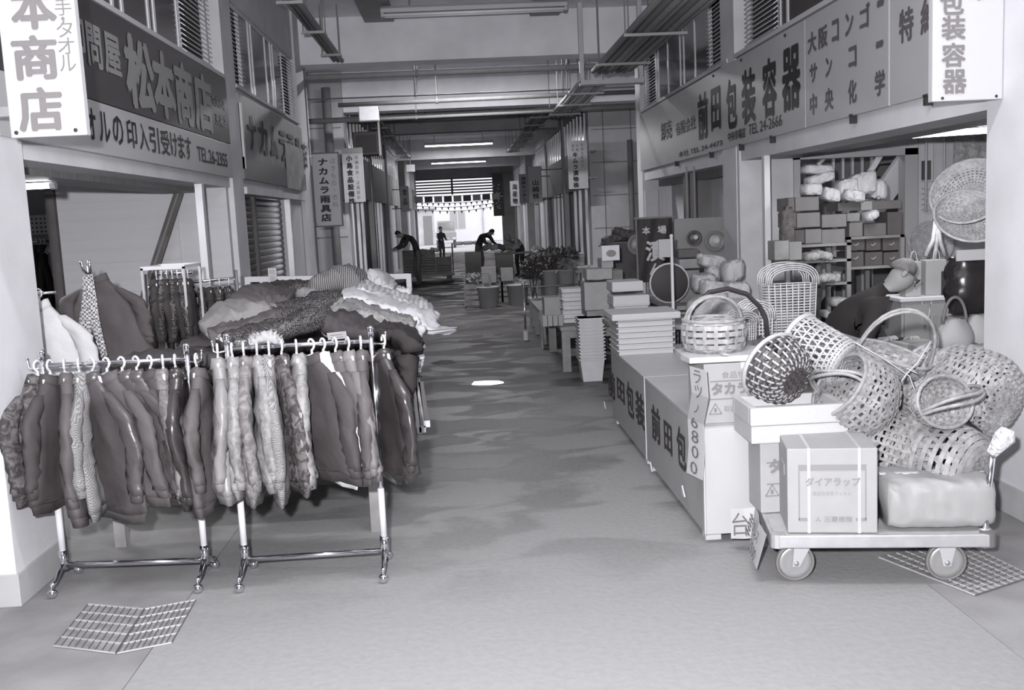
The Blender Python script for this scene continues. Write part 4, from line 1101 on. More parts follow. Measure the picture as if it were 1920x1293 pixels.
lace_m = fabric('crochet_lace', 0.50, 0.8, 'check', 0.10, 80)
cloth('pale crocheted scarf draped over the dark coat, left end', [G(163, 515, 6.1), G(165, 545, 6.08), G(163, 600, 6.05), G(150, 645, 6.05)], [0.02, 0.03, 0.045, 0.04], 0.012, lace_m, 301, side=(1, 0, 0), name='scarf', cat='scarf', group=None, amp=0.004)
cloth('pale crocheted scarf draped over the dark coat, right end', [G(168, 515, 6.1), G(172, 560, 6.07), G(180, 610, 6.04), G(196, 668, 6.02)], [0.02, 0.03, 0.028, 0.02], 0.012, lace_m, 302, side=(1, 0, 0), name='scarf', cat='scarf', group=None, amp=0.004)
jacket('pale mottled jacket half hidden by the left pillar', -2.36, 5.65, 1.40, 84, 0.46, 0.62, FB['pale_mottled'], None, 0.06, 0.06, seed=205, band=False)
hanger('white hanger of the pale mottled jacket by the left pillar', -2.36, 5.65, 1.40, 84, None)
ps_ = thing('garment_hook', 'thin rail carrying the pale jacket beside the left pillar', 'rail', (-2.36, 5.65, 0))
MB().tube([(-2.36, 5.66, 0), (-2.36, 5.66, 1.39)], 0.01, 8).build('pole', chrome_m, ps_, smooth=True)
MB().tube([(-2.46, 5.65, 1.40), (-2.26, 5.65, 1.40)], 0.008, 8).build('arm', chrome_m, ps_, smooth=True)
# leaning plank and things deep in the shop
a, b = P(336, 360, Y=9.62), P(236, 668, Y=9.4)
d = (b-a).normalized(); e = a+d*(a.z/-d.z)
t = thing('plank', 'dark wooden plank leaning diagonally against the shop partition', 'plank', e)
MB().bar(e+Vector((0, 0, 0.0)), a, 0.085, 0.03, up=(0, 1, 0)).build('board', mat('dark_plank', 0.12, 0.7, 0.3, 6), t)
MB().bar(e+Vector((0, -0.02, 0.02)), a+Vector((0, -0.02, 0)), 0.02, 0.012, up=(0, 1, 0)).build('edge_strip', mat('plank_edge', 0.2, 0.7), t)
a, b = P(52, 404, Y=10.8), P(109, 438, Y=10.8)
t = thing('pegboard', 'white perforated board deep inside the left shop', 'pegboard', (a.x, 10.8, b.z))
MB().box(a.x-0.5, b.x, 10.8, 10.82, b.z, a.z).build('panel', mat('pegboard_white', 0.68, 0.6), t)
for k in range(4):
    for i in range(9):
        x = b.x-0.03-i*0.045; z = b.z+0.03+k*0.045
        if k == 0 and i == 0:
            first = MB().box(x-0.008, x+0.008, 10.795, 10.8, z-0.008, z+0.008).build('peg_hole', black_m, t)
        else: copy_part(first, t, (-i*0.045, 0, k*0.045))
MB().box(a.x-0.5, a.x-0.46, 10.8, 10.86, 0, a.z).build('post', cream_m, t); MB().box(b.x-0.03, b.x, 10.82, 10.86, 0, a.z).build('post', cream_m, t)
y = 10.5
rl = thing('clothes_rail', 'clothes rail deep inside the left shop', 'rail', (-4.5, y, 0))
zq = P(85, 452, Y=y).z
MB().tube([(-5.2, y, zq), (P(112, 450, Y=y).x, y, zq)], 0.014, 8).build('top_rail', chrome_m, rl, smooth=True)
for x in (-5.2, P(113, 450, Y=y).x): MB().tube([(x, y, 0), (x, y, zq)], 0.014, 8).build('upright', chrome_m, rl, smooth=True)
for i, px in enumerate((60, 68, 76, 83, 104)):
    x = P(px, 470, Y=y).x
    jacket('%s long garment deep in the left shop, %s from the left' % (('black', 'black', 'charcoal', 'black', 'dotted')[i], ORD[i]), x, y, zq, 20, 0.4, 0.75, FB[('black_knit', 'black_knit', 'plain_dark', 'black_knit', 'black_fleck')[i]], None, 0, 0.028, seed=i+210, rows=8, name='dress', cat='dress', detail=False, band=False, group='long garments deep in the left shop')
    hanger('white hanger deep inside the left shop, %s from the left' % ORD[i], x, y, zq, 60, 'hangers deep in the left shop', W=0.34, r=0.008)
# tube lamp inside the left shop
a = P(105, 347, Y=6.5)
t = thing('shop_lamp', 'glowing tube lamp just inside the left shop', 'lamp', (a.x-0.5, 6.5, a.z))
MB().box(a.x-1.25, a.x-0.02, 6.46, 6.54, a.z+0.03, a.z+0.09).build('housing', white_m, t)
MB().tube([(a.x-1.2, 6.5, a.z), (a.x-0.03, 6.5, a.z)], 0.019, 8).build('tube', mat('lit_tube_soft', 0.9, 0.4, emit=8.0), t, smooth=True)
MB().tube([(a.x-0.035, 6.5, a.z), (a.x, 6.5, a.z)], 0.026, 8).build('end_socket', metal_m, t)
for dx in (-0.2, -1.0): MB().tube([(a.x+dx, 6.5, a.z+0.09), (a.x+dx, 6.5, 2.56)], 0.008, 6).build('hanger_rod', metal_m, t)
l = bpy.data.lights.new('shop_light', 'AREA'); l.shape = 'RECTANGLE'; l.size = 1.15; l.size_y = 0.06; l.energy = 26
lo = bpy.data.objects.new('shop_light', l); COL.objects.link(lo); lo.parent = t; lo.location = (-0.1, 0, -0.03)

# ---- floor gratings
def grating(label, quad, nb, nc, sink):
    """quad: four floor points; bars run from edge 0-3 to edge 1-2"""
    q = [Vector(p) for p in quad]
    t = thing('floor_grating', label, 'grating', sum(q, Vector())/4)
    b = MB(); z = Vector((0, 0, 0.002)); b.quad(*[p+z for p in q]); b.build('pit', mat('grating_pit', 0.24, 0.9, 0.35, 14), t)
    gm = mat('grating_bars', 0.42, 0.5, 0.2, 10)
    for i in range(nb+1):
        f = i/nb; a, c = q[0].lerp(q[1], f), q[3].lerp(q[2], f)
        MB().bar(a+Vector((0, 0, 0.004)), c+Vector((0, 0, 0.004)), 0.004, 0.006).build('bar', mat('grating_dark_bars', 0.12, 0.5), t)
    for i in range(nc+1):
        f = i/nc; a, c = q[0].lerp(q[3], f), q[1].lerp(q[2], f)
        MB().bar(a+Vector((0, 0, 0.005)), c+Vector((0, 0, 0.005)), 0.0045, 0.006).build('cross_bar', gm, t)
    return t
g0 = lambda px, py: P(px, py, Z=0)
grating('left panel of the bent steel floor grating in front of the left rack', (g0(101, 1212), g0(216, 1226), g0(270, 1143), g0(165, 1134)), 9, 5, 0)
grating('right panel of the bent steel floor grating in front of the left rack', (g0(220, 1226), g0(322, 1206), g0(367, 1126), g0(272, 1143)), 9, 5, 0)
grating('steel floor grating under the right end of the platform truck', (g0(1648, 1046), g0(1828, 1117), g0(1935, 1082), g0(1790, 1010)), 14, 9, 0)
# puddles on the aisle
def puddle(label, px, py, rx, ry, seed):
    c = g0(px, py); r = random.Random(seed); b = MB(); n = 26
    ps = [r.uniform(0, 6.28) for _ in range(3)]
    pts = [(c.x+rx*math.cos(2*PI*i/n)*(1+0.12*math.sin(3*2*PI*i/n+ps[0])+0.08*math.sin(5*2*PI*i/n+ps[1])), c.y+ry*math.sin(2*PI*i/n)*(1+0.15*math.sin(2*2*PI*i/n+ps[2])), 0.003) for i in range(n)]
    b.add(pts+[(p[0], p[1], 0.0005) for p in pts], [tuple(range(n))]+[(i, i+n, (i+1) % n+n, (i+1) % n) for i in range(n)])
    tag(b.build('puddle', mat('water', 0.05, 0.03, spec=1.0), fixn=False), label, 'puddle')
puddle('bright puddle in the middle of the aisle', 912, 718, 0.16, 0.16, 3)
puddle('thin puddle at the left edge of the aisle beside the heap', 832, 679, 0.14, 0.16, 5)
# ================================================================== RIGHT: PACKAGING AND BASKET SHOP
def carton(label, base, size, rotz=0.0, m_=card_m, tape=True, group=None, name='cardboard_box', cat='box', flap=True, prints=None):
    """a carton on its base point: body, tape down the middle and top flaps with a gap"""
    t = thing(name, label, cat, base, rotz, group); M = WM[t.name]
    w, d, h = size
    MB().box(-w/2, w/2, -d/2, d/2, 0, h, M).build('body', m_, t, bevel=min(0.006, h*0.05))
    if tape:
        b = MB(); b.box(-0.022, 0.022, -d/2-0.0015, d/2+0.0015, h*0.72, h+0.0015, M)
        b.build('tape', mat('packing_tape', 0.5, 0.35), t)
    if flap:
        MB().box(-w/2+0.004, w/2-0.004, -0.002, 0.002, h-0.001, h+0.0012, M).build('flap_seam', mat('seam_dark', 0.08, 0.8), t)
    return t

# ---- long low counter of two units with painted names
CXF, CXB, CH = 1.17, 1.95, 0.605
cnt_m = mat('counter_grey', 0.33, 0.55, 0.06, 6)
top_m = mat('counter_top', 0.40, 0.4, 0.05, 6)
def counter(label, y0, y1, chars, white_end=False):
    t = thing('display_counter', label, 'counter', ((CXF+CXB)/2, (y0+y1)/2, 0))
    MB().box(CXF+0.02, CXB, y0+0.01, y1, 0.05, CH-0.02).build('body', white_m, t)
    MB().box(CXF, CXF+0.02, y0, y1, 0.045, CH-0.02).build('front_panel', cnt_m, t)
    MB().box(CXF-0.004, CXB, y0, y1, CH-0.02, CH).build('top', top_m, t, bevel=0.003)
    MB().box(CXF-0.006, CXF+0.004, y0, y0+0.018, 0.045, CH).build('edge_strip', white_m, t)
    for y in (y0+0.09, y1-0.09):
        for x in (CXF+0.05, CXB-0.06): MB().box(x-0.04, x+0.04, y-0.04, y+0.04, 0, 0.05).build('foot', white_m, t)
    if white_end: MB().box(CXF, CXB, y0-0.012, y0, 0.05, CH-0.004).build('end_panel', mat('white_laminate', 0.42, 0.5), t)
    lt = MB()
    for c, a, b_, p0, p1 in chars:
        A, B = P(a, p1, X=CXF-0.002), P(b_, p0, X=CXF-0.002)
        zt, zb = P((a+b_)/2, p0, X=CXF-0.002).z, P((a+b_)/2, p1, X=CXF-0.002).z
        put(lt, c, (CXF-0.002, A.y, zb), UR, UZ, A.y-B.y, zt-zb, 0.03)
    lt.build('lettering', mat('brush_ink', 0.05, 0.6), t, fixn=False)
    return t
counter('far unit of the low grey counter lettered with four characters', 6.47, 7.97, (('前', 1141, 1152, 695, 745), ('田', 1158, 1170, 713, 752), ('包', 1176, 1187, 717, 780), ('装', 1193, 1207, 736, 800)))
counter('near unit of the low grey counter with a white end', 4.86, 6.46, (('前', 1223, 1237, 762, 828), ('田', 1246, 1259, 793, 848), ('包', 1270, 1285, 802, 877)), True)
for i, (px, py) in enumerate(((1147, 792), (1225, 876), (1286, 922), (1137, 760))):
    a = P(px, py, X=CXF-0.003)
    t = thing('corner_bracket', 'white corner bracket at the grey counter foot, %s from the near end' % ORD[(2, 1, 0, 3)[i]], 'bracket', (CXF-0.01, a.y, max(0.0, a.z-0.02)), group='white corner brackets')
    M = Matrix.Translation((CXF-0.012, a.y, a.z-0.02)) @ Matrix.Rotation(PI/2, 4, 'Z')
    MB().prism([(-0.03, 0), (0.03, 0), (0.03, 0.05)], 0.008, M).build('plate', white_m, t)

# carton on the near end of the counter
KB = mat('carton_print', 0.17, 0.7)
def taka_box(label, x0, y0, z0, w, d, h, full=True):
    t = thing('printed_carton', label, 'box', (x0+w/2, y0+d/2, z0))
    MB().box(x0, x0+w, y0, y0+d, z0, z0+h).build('body', card3_m, t, bevel=0.005)
    yf = y0-0.002
    lt = MB()
    s = h/0.30
    if full:
        put(lt, '食品包装用', (x0+0.09, yf, z0+h*0.75), UXR, UZ, 0.2, 0.034*s, 0.0)
        put(lt, 'タカラップ', (x0+0.035, yf, z0+h*0.47), UXR, UZ, 0.33, 0.065*s, 0.06)
        put(lt, '取扱注意', (x0+0.10, yf, z0+h*0.19), UXR, UZ, 0.12, 0.03*s, 0.0)
    else:
        put(lt, 'タカラップ', (x0+0.04, yf, z0+h*0.55), UXR, UZ, 0.33, 0.065*s, 0.06)
    lt.build('lettering', KB, t, fixn=False)
    for f in (0.40, 0.70): MB().box(x0+0.03, x0+w-0.03, yf, yf+0.001, z0+h*f, z0+h*f+0.005).build('print_rule', KB, t)
    # caution triangle
    cx, cz = x0+0.055, z0+h*(0.16 if full else 0.24); q = 0.032
    b = MB(); P3 = [(cx-q, cz), (cx+q, cz), (cx, cz+q*1.7)]
    for i in range(3):
        a, c = P3[i], P3[(i+1) % 3]; b.bar((a[0], yf, a[1]), (c[0], yf, c[1]), 0.004, 0.002, up=(0, 1, 0))
    b.bar((cx, yf, cz+0.01), (cx, yf, cz+0.03), 0.012, 0.002, up=(0, 1, 0))
    b.build('caution_mark', KB, t)
    b = MB(); b.box(x0+w*0.5-0.03, x0+w*0.5+0.03, y0-0.001, y0+d, z0+h*0.9, z0+h+0.0015); b.build('tape', mat('packing_tape', 0.5, 0.35), t)
    return t
a = P(1322, 794, Y=4.93)
taka_box('pale printed wrap carton standing on the near end of the counter', a.x, 4.93, CH, 0.44, 0.36, P(1322, 683, Y=4.93).z-CH)
zt = P(1322, 683, Y=4.93).z
t = thing('foam_sheet', 'clear wrapped flat sheet lying on the printed carton', 'sheet', (a.x+0.15, 5.1, zt))
b = MB(); r_ = random.Random(9)
b.loft([[(a.x-0.07+x, 4.94+y, zt+z+r_.uniform(-0.004, 0.004)) for x, y in ((0, 0), (0.2, -0.005), (0.42, 0), (0.44, 0.16), (0.42, 0.34), (0.2, 0.345), (0, 0.34), (-0.01, 0.16))] for z in (0.006, 0.022, 0.038)])
b.build('sheet', mat('foam_wrap', 0.55, 0.25, 0.1, 20), t, bevel=0.004)
MB().box(a.x+0.1, a.x+0.13, 4.93, 5.29, zt+0.04, zt+0.046).build('fold', mat('foam_wrap', 0.55, 0.25), t)
# handwritten paper strip hanging down the counter front
pp = [P(1308, 690, X=CXF-0.05), P(1312, 740, X=CXF-0.045), P(1304, 790, X=CXF-0.03), P(1306, 840, X=CXF-0.035), P(1302, 893, X=CXF-0.05)]
t = thing('price_strip', 'long handwritten paper strip hanging at the near corner of the counter', 'paper', pp[-1])
def strip(mb, pts, side, w, th=0.0015):
    rings = []
    for p in pts:
        s = Vector(side); rings.append([p-s*w/2, p+s*w/2, p+s*w/2+Vector((th, 0, 0)), p-s*w/2+Vector((th, 0, 0))])
    mb.loft(rings)
b = MB(); strip(b, pp, (0.25, -0.97, 0), 0.17); b.build('paper', mat('paper_white', 0.42, 0.7), t)
lt = MB()
for i, c in enumerate('ラップ6800'):
    f = 0.35+i*0.56; k = min(int(f), 3); q = pp[k].lerp(pp[k+1], f-k)
    put(lt, c, q+Vector((0.25, -0.97, 0))*-0.04+Vector((-0.97, -0.25, 0))*0.006+Vector((0, 0, -0.03)), Vector((0.25, -0.97, 0)), UZ, 0.075, 0.065, 0.0)
lt.build('handwriting', mat('pen_ink', 0.12, 0.7), t, fixn=False)

# stack of polystyrene trays with a lid at the far end of the counter
y = 7.5
xl_, xr_ = P(1160, 640, Y=y).x, P(1262, 640, Y=y).x
for i in range(6):
    t = thing('foam_tray', 'white foam tray on the far counter end, %s from the bottom' % ORD[i], 'tray', ((xl_+xr_)/2, y+0.2, CH+i*0.043), group='stacked foam trays')
    z = CH+i*0.043
    MB().box(xl_, xr_, y, y+0.42, z, z+0.041).build('body', foam_m, t, bevel=0.004)
    MB().box(xl_-0.015, xr_+0.015, y-0.005, y+0.425, z+0.031, z+0.041).build('rim', foam_m, t, bevel=0.003)
z = CH+6*0.043
t = thing('foam_slab', 'thick white foam lid on top of the stacked trays', 'foam slab', ((xl_+xr_)/2, y+0.2, z))
MB().box(xl_-0.05, xr_+0.06, y-0.03, y+0.45, z+0.01, z+0.062).build('lid', foam_m, t, bevel=0.012)
MB().box(xl_, xr_, y, y+0.42, z, z+0.011).build('step', foam_m, t)
# wrapped white sheets on a second table behind
t2 = thing('low_table', 'low table behind the counter holding white packets', 'table', (1.75, 8.95, 0))
MB().box(1.3, 2.5, 8.5, 9.35, 0.66, 0.70).build('table_top', wood_m, t2)
for x in (1.9, 2.45):
    for yy in (8.55, 9.3): MB().box(x-0.025, x+0.025, yy-0.025, yy+0.025, 0, 0.66).build('leg', wood_m, t2)
for i, (px0, px1, py0, py1, yy, lab) in enumerate(((1150, 1218, 552, 576, 8.6, 'lower shiny packet of white sheets behind the foam lid'), (1148, 1206, 526, 548, 8.7, 'upper packet of white sheets behind the foam lid'))):
    a, b_ = P(px0, py1, Y=yy), P(px1, py0, Y=yy)
    t = thing('sheet_packet', lab, 'packet', ((a.x+b_.x)/2, yy+0.15, a.z))
    MB().box(a.x, b_.x, yy, yy+0.35, a.z, b_.z).build('sheets', foam_m, t, bevel=0.01)
    MB().box(a.x-0.004, b_.x+0.004, yy-0.004, yy+0.354, a.z+0.02, a.z+0.026).build('band', mat('film_edge', 0.45, 0.2), t)
    if i == 0:
        zz = 0.70
        k = 0
        while zz < a.z-0.004:
            q = thing('sheet_packet', 'white packet under the shiny ones behind the foam lid, %s from the bottom' % ORD[k], 'packet', ((a.x+b_.x)/2, yy+0.15, zz))
            hh = min(0.11, a.z-zz)
            MB().box(a.x+0.01, b_.x-0.01, yy+0.01, yy+0.34, zz, zz+hh).build('sheets', foam_m, q, bevel=0.01); MB().box(a.x+0.006, b_.x-0.006, yy+0.006, yy+0.344, zz+0.02, zz+0.026).build('band', mat('film_edge', 0.45, 0.2), q)
            zz += hh; k += 1
# white pole
a = P(1262, 575, Y=8.3)
t = thing('display_pole', 'thin white pole standing behind the foam trays', 'pole', (a.x, 8.3, 0))
zt_ = P(1261, 442, Y=8.3).z
MB().tube([(a.x, 8.3, 0.01), (a.x, 8.3, zt_)], 0.013, 10).build('pole', white_m, t, smooth=True)
MB().tube([(a.x, 8.3, 0), (a.x, 8.3, 0.02)], [0.12, 0.11], 14).build('base', white_m, t, smooth=True)
MB().ball((a.x, 8.3, zt_), 0.016).build('cap', white_m, t)
b_ = P(1248, 455, Y=8.3); MB().box(b_.x-0.06, a.x, 8.29, 8.31, b_.z-0.12, b_.z+0.03).build('card', mat('dim_card', 0.3, 0.7), t)

# ------------------------------------------------------------------ baskets
bam_m = mat('bamboo_pale', 0.29, 0.5, 0.35, 26)
bam2_m = mat('bamboo_grey', 0.25, 0.55, 0.3, 18)
cane_m = mat('cane_white', 0.42, 0.4, 0.1, 12)
cane_d_m = mat('cane_dark', 0.07, 0.5, 0.2, 12)
def smoothprof(prof, v):
    u = v*(len(prof)-1); k = min(int(u), len(prof)-2); f = u-k
    p0, p1, p2, p3 = prof[max(0, k-1)], prof[k], prof[k+1], prof[min(len(prof)-1, k+2)]
    return tuple(0.5*(2*b+(c-a)*f+(2*a-5*b+4*c-d)*f*f+(3*b-a-3*c+d)*f**3) for a, b, c, d in zip(p0, p1, p2, p3))
def ribbon(mb, pts, nrm, w, th, closed=False):
    """flat strip along pts with surface normals nrm"""
    k = len(pts); rings = []
    for i in range(k):
        a = pts[(i-1) % k] if closed or i else pts[i]; c = pts[(i+1) % k] if closed or i < k-1 else pts[i]
        t = (c-a).normalized(); s = t.cross(nrm[i]).normalized(); n = nrm[i]
        rings.append([pts[i]+s*w/2-n*th/2, pts[i]+s*w/2+n*th/2, pts[i]-s*w/2+n*th/2, pts[i]-s*w/2-n*th/2])
    if closed: rings.append(rings[0]); mb.loft(rings, True, False)
    else: mb.loft(rings)
def basket(label, C, axis, prof, spin=0.0, ex=1.0, ey=1.0, stakes=24, rings=12, style='weave', m_=None, m2=None, rim_r=0.009, w=0.012, handle=None, bottom=True, name='bamboo_basket', seed=0, jitter=0.0, rot=None):
    """profile (r, z) from bottom to mouth about an axis; woven of separate strips"""
    axis = Vector(axis).normalized()
    Q = axis.to_track_quat('Z', 'Y').to_matrix() @ Matrix.Rotation(spin, 3, 'Z') if rot is None else rot
    C = Vector(C); rr = random.Random(seed)
    m_ = m_ or bam_m; m2 = m2 or m_
    t = thing(name, label, 'basket', C)
    def S(th, v, off=0.0):
        r, z = smoothprof(prof, max(0, min(1, v))); e = 0.01
        r2, z2 = smoothprof(prof, min(1, v+e)); r1, z1 = smoothprof(prof, max(0, v-e))
        tr, tz = r2-r1, z2-z1; l = math.hypot(tr, tz) or 1
        nr, nz = tz/l, -tr/l
        n = Vector((math.cos(th)*nr/ex, math.sin(th)*nr/ey, nz)).normalized()
        p = Vector((math.cos(th)*r*ex, math.sin(th)*r*ey, z)) + n*off
        return C + Q @ p, Q @ n
    nv = 12
    if style == 'weave':
        b = MB()
        for i in range(stakes):
            th = 2*PI*i/stakes
            q = [S(th, k/nv) for k in range(nv+1)]
            ribbon(b, [p for p, n in q], [n for p, n in q], w*0.8, 0.003)
        b.build('stakes', m_, t)
        b = MB(); n = stakes*2
        for k in range(rings):
            v = (k+0.5)/rings
            q = [S(2*PI*j/n, v+jitter*rr.uniform(-1, 1)/rings, 0.0045*(1 if (j//2+k) % 2 == 0 else -1)*(0.6 if j % 2 else 1)) for j in range(n)]
            ribbon(b, [p for p, _ in q], [m for _, m in q], w, 0.003, True)
        b.build('weavers', m2, t)
    elif style == 'lattice':
        for s, nm in ((1, 'left_strands'), (-1, 'right_strands')):
            b = MB()
            for i in range(stakes):
                th0 = 2*PI*i/stakes
                q = [S(th0+s*1.3*k/nv, k/nv, 0.003*s*(1 if k % 2 else -1)) for k in range(nv+1)]
                ribbon(b, [p for p, n in q], [n for p, n in q], w, 0.003)
            b.build(nm, m_ if s == 1 else m2, t)
        b = MB(); n = 36
        for k in range(rings):
            q = [S(2*PI*j/n, (k+0.7)/rings, 0.004) for j in range(n)]
            ribbon(b, [p for p, _ in q], [m for _, m in q], w*1.2, 0.003, True)
        b.build('hoops', m_, t)
    # rim
    b = MB()
    for dv, rad in ((1.0, rim_r), (0.965, rim_r*0.85)):
        b.tube([S(2*PI*j/32, dv, 0.004)[0] for j in range(32)], rad, 6, closed=True)
    b.build('rim', m_, t, smooth=True)
    if bottom:
        r0, z0 = prof[0]
        if r0 > 0.02:
            b = MB(); k = 7
            for d in (0, 1):
                for i in range(k):
                    f = (i+0.5)/k*2-1; l = math.sqrt(max(0.01, 1-f*f))*r0
                    A = Vector((f*r0*ex, -l*ey, z0)) if d == 0 else Vector((-l*ex, f*r0*ey, z0))
                    B = Vector((f*r0*ex, l*ey, z0)) if d == 0 else Vector((l*ex, f*r0*ey, z0))
                    nn = Q @ Vector((0, 0, -1))
                    pts = [C + Q @ (A.lerp(B, u/6)+Vector((0, 0, 0.003*(1 if (u+i+d) % 2 else -1)))) for u in range(7)]
                    ribbon(b, pts, [nn]*7, w, 0.003)
            b.build('bottom', m2, t)
    if handle:
        hh, hr, twin, span = handle                            # height over mouth, radius of cane, number of canes, spin
        r1, z1 = prof[-1]
        b = MB()
        for k in range(twin):
            off = (k-(twin-1)/2)*hr*2.6
            pts = []
            for j in range(17):
                a_ = PI*j/16
                x = math.cos(a_)*r1*1.0; z = z1-0.03+math.sin(a_)*(hh+0.03)
                pl = Vector((x*ex, off+0.01*math.sin(a_*3+k), z))
                pl = Matrix.Rotation(span, 3, 'Z') @ pl
                pts.append(C + Q @ pl)
            b.tube(pts, hr, 6)
        b.build('handle', m_, t, smooth=True)
    return t

# ---- platform truck
CA, CB = P(1446, 1006, Z=0.235), P(1872, 1003, Z=0.235)
cu = (CB-CA); CLEN = cu.length; cang = math.atan2(cu.y, cu.x)
cart = thing('platform_truck', 'steel platform truck loaded with cartons and baskets in front of the right shop', 'hand truck', (CA.x, CA.y, 0), cang)
M = WM[cart.name]; DW = 0.60; ZP = 0.235
deck_m = mat('truck_deck', 0.40, 0.5, 0.15, 10)
b = MB(); b.box(0.02, CLEN-0.02, 0.02, DW-0.02, ZP-0.03, ZP, M); b.build('deck', deck_m, cart)
b = MB(); b.box(0.03, CLEN-0.03, 0, 0.02, ZP-0.055, ZP+0.004, M); b.build('edge_rail', metal_m, cart, bevel=0.006)
b = MB(); b.box(0.03, CLEN-0.03, DW-0.02, DW, ZP-0.055, ZP+0.004, M); b.build('edge_rail', metal_m, cart, bevel=0.006)
b = MB(); b.box(0, 0.02, 0.03, DW-0.03, ZP-0.055, ZP+0.004, M); b.build('end_rail', metal_m, cart, bevel=0.006)
b = MB(); b.box(CLEN-0.02, CLEN, 0.03, DW-0.03, ZP-0.055, ZP+0.004, M); b.build('end_rail', metal_m, cart, bevel=0.006)
for x, y in ((0.015, 0.015), (CLEN-0.015, 0.015), (0.015, DW-0.015), (CLEN-0.015, DW-0.015)):
    b = MB(); b.tube([(x+(0.018 if x < .5 else -0.018), y+(0.018 if y < .3 else -0.018), ZP-0.056), (x+(0.018 if x < .5 else -0.018), y+(0.018 if y < .3 else -0.018), ZP+0.006)], 0.034, 12, M=M); b.build('corner_bumper', rubber_m if x > .5 else metal_m, cart, smooth=False)
WR = 0.088
for k, (x, y, st) in enumerate(((0.115, 0.09, 0.12), (CLEN-0.19, 0.09, 0), (0.115, DW-0.09, 0.5), (CLEN-0.19, DW-0.09, 0))):
    L0 = M @ Matrix.Translation((x, y, WR)) @ Matrix.Rotation(st, 4, 'Z') @ Matrix.Rotation(PI/2, 4, 'X')
    b = MB(); tp = [(WR-0.012, -0.014), (WR-0.002, -0.013), (WR, -0.007), (WR, 0.007), (WR-0.002, 0.013), (WR-0.012, 0.014), (WR-0.012, -0.014)]; b.loft([[(r*math.cos(2*PI*j/28), r*math.sin(2*PI*j/28), z) for j in range(28)] for r, z in tp], True, False, L0); wh = b.build('wheel', mat('tyre_grey', 0.16, 0.6), cart, smooth=True)
    b = MB(); b.lathe([(0.004, -0.008), (0.03, -0.012), (0.055, -0.006), (WR-0.016, -0.013), (WR-0.014, -0.005), (WR-0.014, 0.005), (WR-0.016, 0.013), (0.055, 0.006), (0.03, 0.012), (0.004, 0.008)], 28, L0); b.build('hub', mat('hub_metal', 0.34, 0.35, metal=0.4), wh, smooth=True)
    b = MB(); b.lathe([(0.012, -0.028), (0.012, 0.028)], 10, L0); b.build('axle', metal_m, wh, smooth=True)
    F0 = M @ Matrix.Translation((x, y, 0)) @ Matrix.Rotation(st, 4, 'Z')
    b = MB(); dx = 0.035 if k in (0, 2) else 0.0
    for s in (-1, 1):
        b.prism([(-0.016, WR-0.016), (0.016, WR-0.016), (dx+0.042, ZP-0.05), (dx-0.042, ZP-0.05)], 0.004, F0 @ Matrix.Translation((0, s*0.022-0.002, 0)))
    b.box(dx-0.045, dx+0.045, -0.035, 0.035, ZP-0.056, ZP-0.046, F0)
    b.build('fork', mat('wheel_metal', 0.6, 0.35, metal=0.5), cart)
# folding handle at the right end
hx = CLEN-0.035
for y in (0.07, DW-0.07):
    b = MB(); b.tube([(hx, y, ZP-0.07), (hx+0.015, y, ZP+0.20), (hx+0.03, y, 0.58)], 0.0145, 10, M=M); b.build('handle_post', chrome_m, cart, smooth=True)
    b = MB(); b.tube([(hx, y, ZP-0.075), (hx, y, ZP+0.01)], 0.024, 10, M=M); b.build('socket', metal_m, cart, smooth=True)
b = MB(); b.tube([(hx+0.03, 0.07, 0.56), (hx+0.045, 0.08, 0.61), (hx+0.05, 0.14, 0.63), (hx+0.05, DW-0.14, 0.63), (hx+0.045, DW-0.08, 0.61), (hx+0.03, DW-0.07, 0.56)], 0.0145, 10, M=M); b.build('handle_bar', chrome_m, cart, smooth=True)
wp = [(hx+0.03, 0.07, 0.585), (hx+0.045, 0.05, 0.62), (hx+0.07, 0.045, 0.66), (hx+0.085, 0.05, 0.69)]
b = MB(); b.tube([Vector(p) for p in wp], [0.026, 0.034, 0.046, 0.03], 9, M=M); o = b.build('plastic_wrap', mat('clear_wrap', 0.62, 0.18, 0.3, 40, bump=0.8, bscale=60), cart, smooth=False)
CT = lambda x, y, z=ZP+0.005: M @ Vector((x, y, z))

# hanging card with handwriting on the truck's left end
a0, a1 = P(1380, 940, Z=0.2), P(1440, 1010, Z=0.2)
cd = thing('price_card', 'white handwritten card hanging from the left end of the platform truck', 'sign', (a0.x, a0.y, 0.06))
RC = M.to_3x3()
e0, e1, e2 = CT(-0.13, DW-0.10, ZP-0.02), CT(-0.016, DW-0.15, ZP+0.0), CT(-0.016, 0.04, ZP-0.005)
dn1, dn2 = Vector((0, 0, -0.155)), RC @ Vector((-0.045, 0, -0.16))
b = MB(); th_ = Vector((0, 0.002, 0)); rg = []
for p, o in ((e0, dn1), (e0.lerp(e1, 0.5)+Vector((0, -0.01, 0)), dn1), (e1, dn1.lerp(dn2, 0.4)), (e1.lerp(e2, 0.3), dn2), (e1.lerp(e2, 0.6)+RC @ Vector((-0.012, 0, 0)), dn2*0.96), (e2, dn2)):
    rg.append([p, p+o, p+o+th_+RC @ Vector((0.002, 0, 0)), p+th_+RC @ Vector((0.002, 0, 0))])
b.loft(rg); b.build('card', mat('card_white', 0.42, 0.7), cd)
lt = MB()
d1 = (e1-e0).normalized(); n1 = d1.cross(UZ).normalized(); put(lt, '台', e0+d1*0.012+UZ*-0.135+n1*0.016, d1, UZ, 0.085, 0.115, 0.0)
d2_ = (e2-e1).normalized(); u2 = -dn2.normalized(); n2 = d2_.cross(u2).normalized()
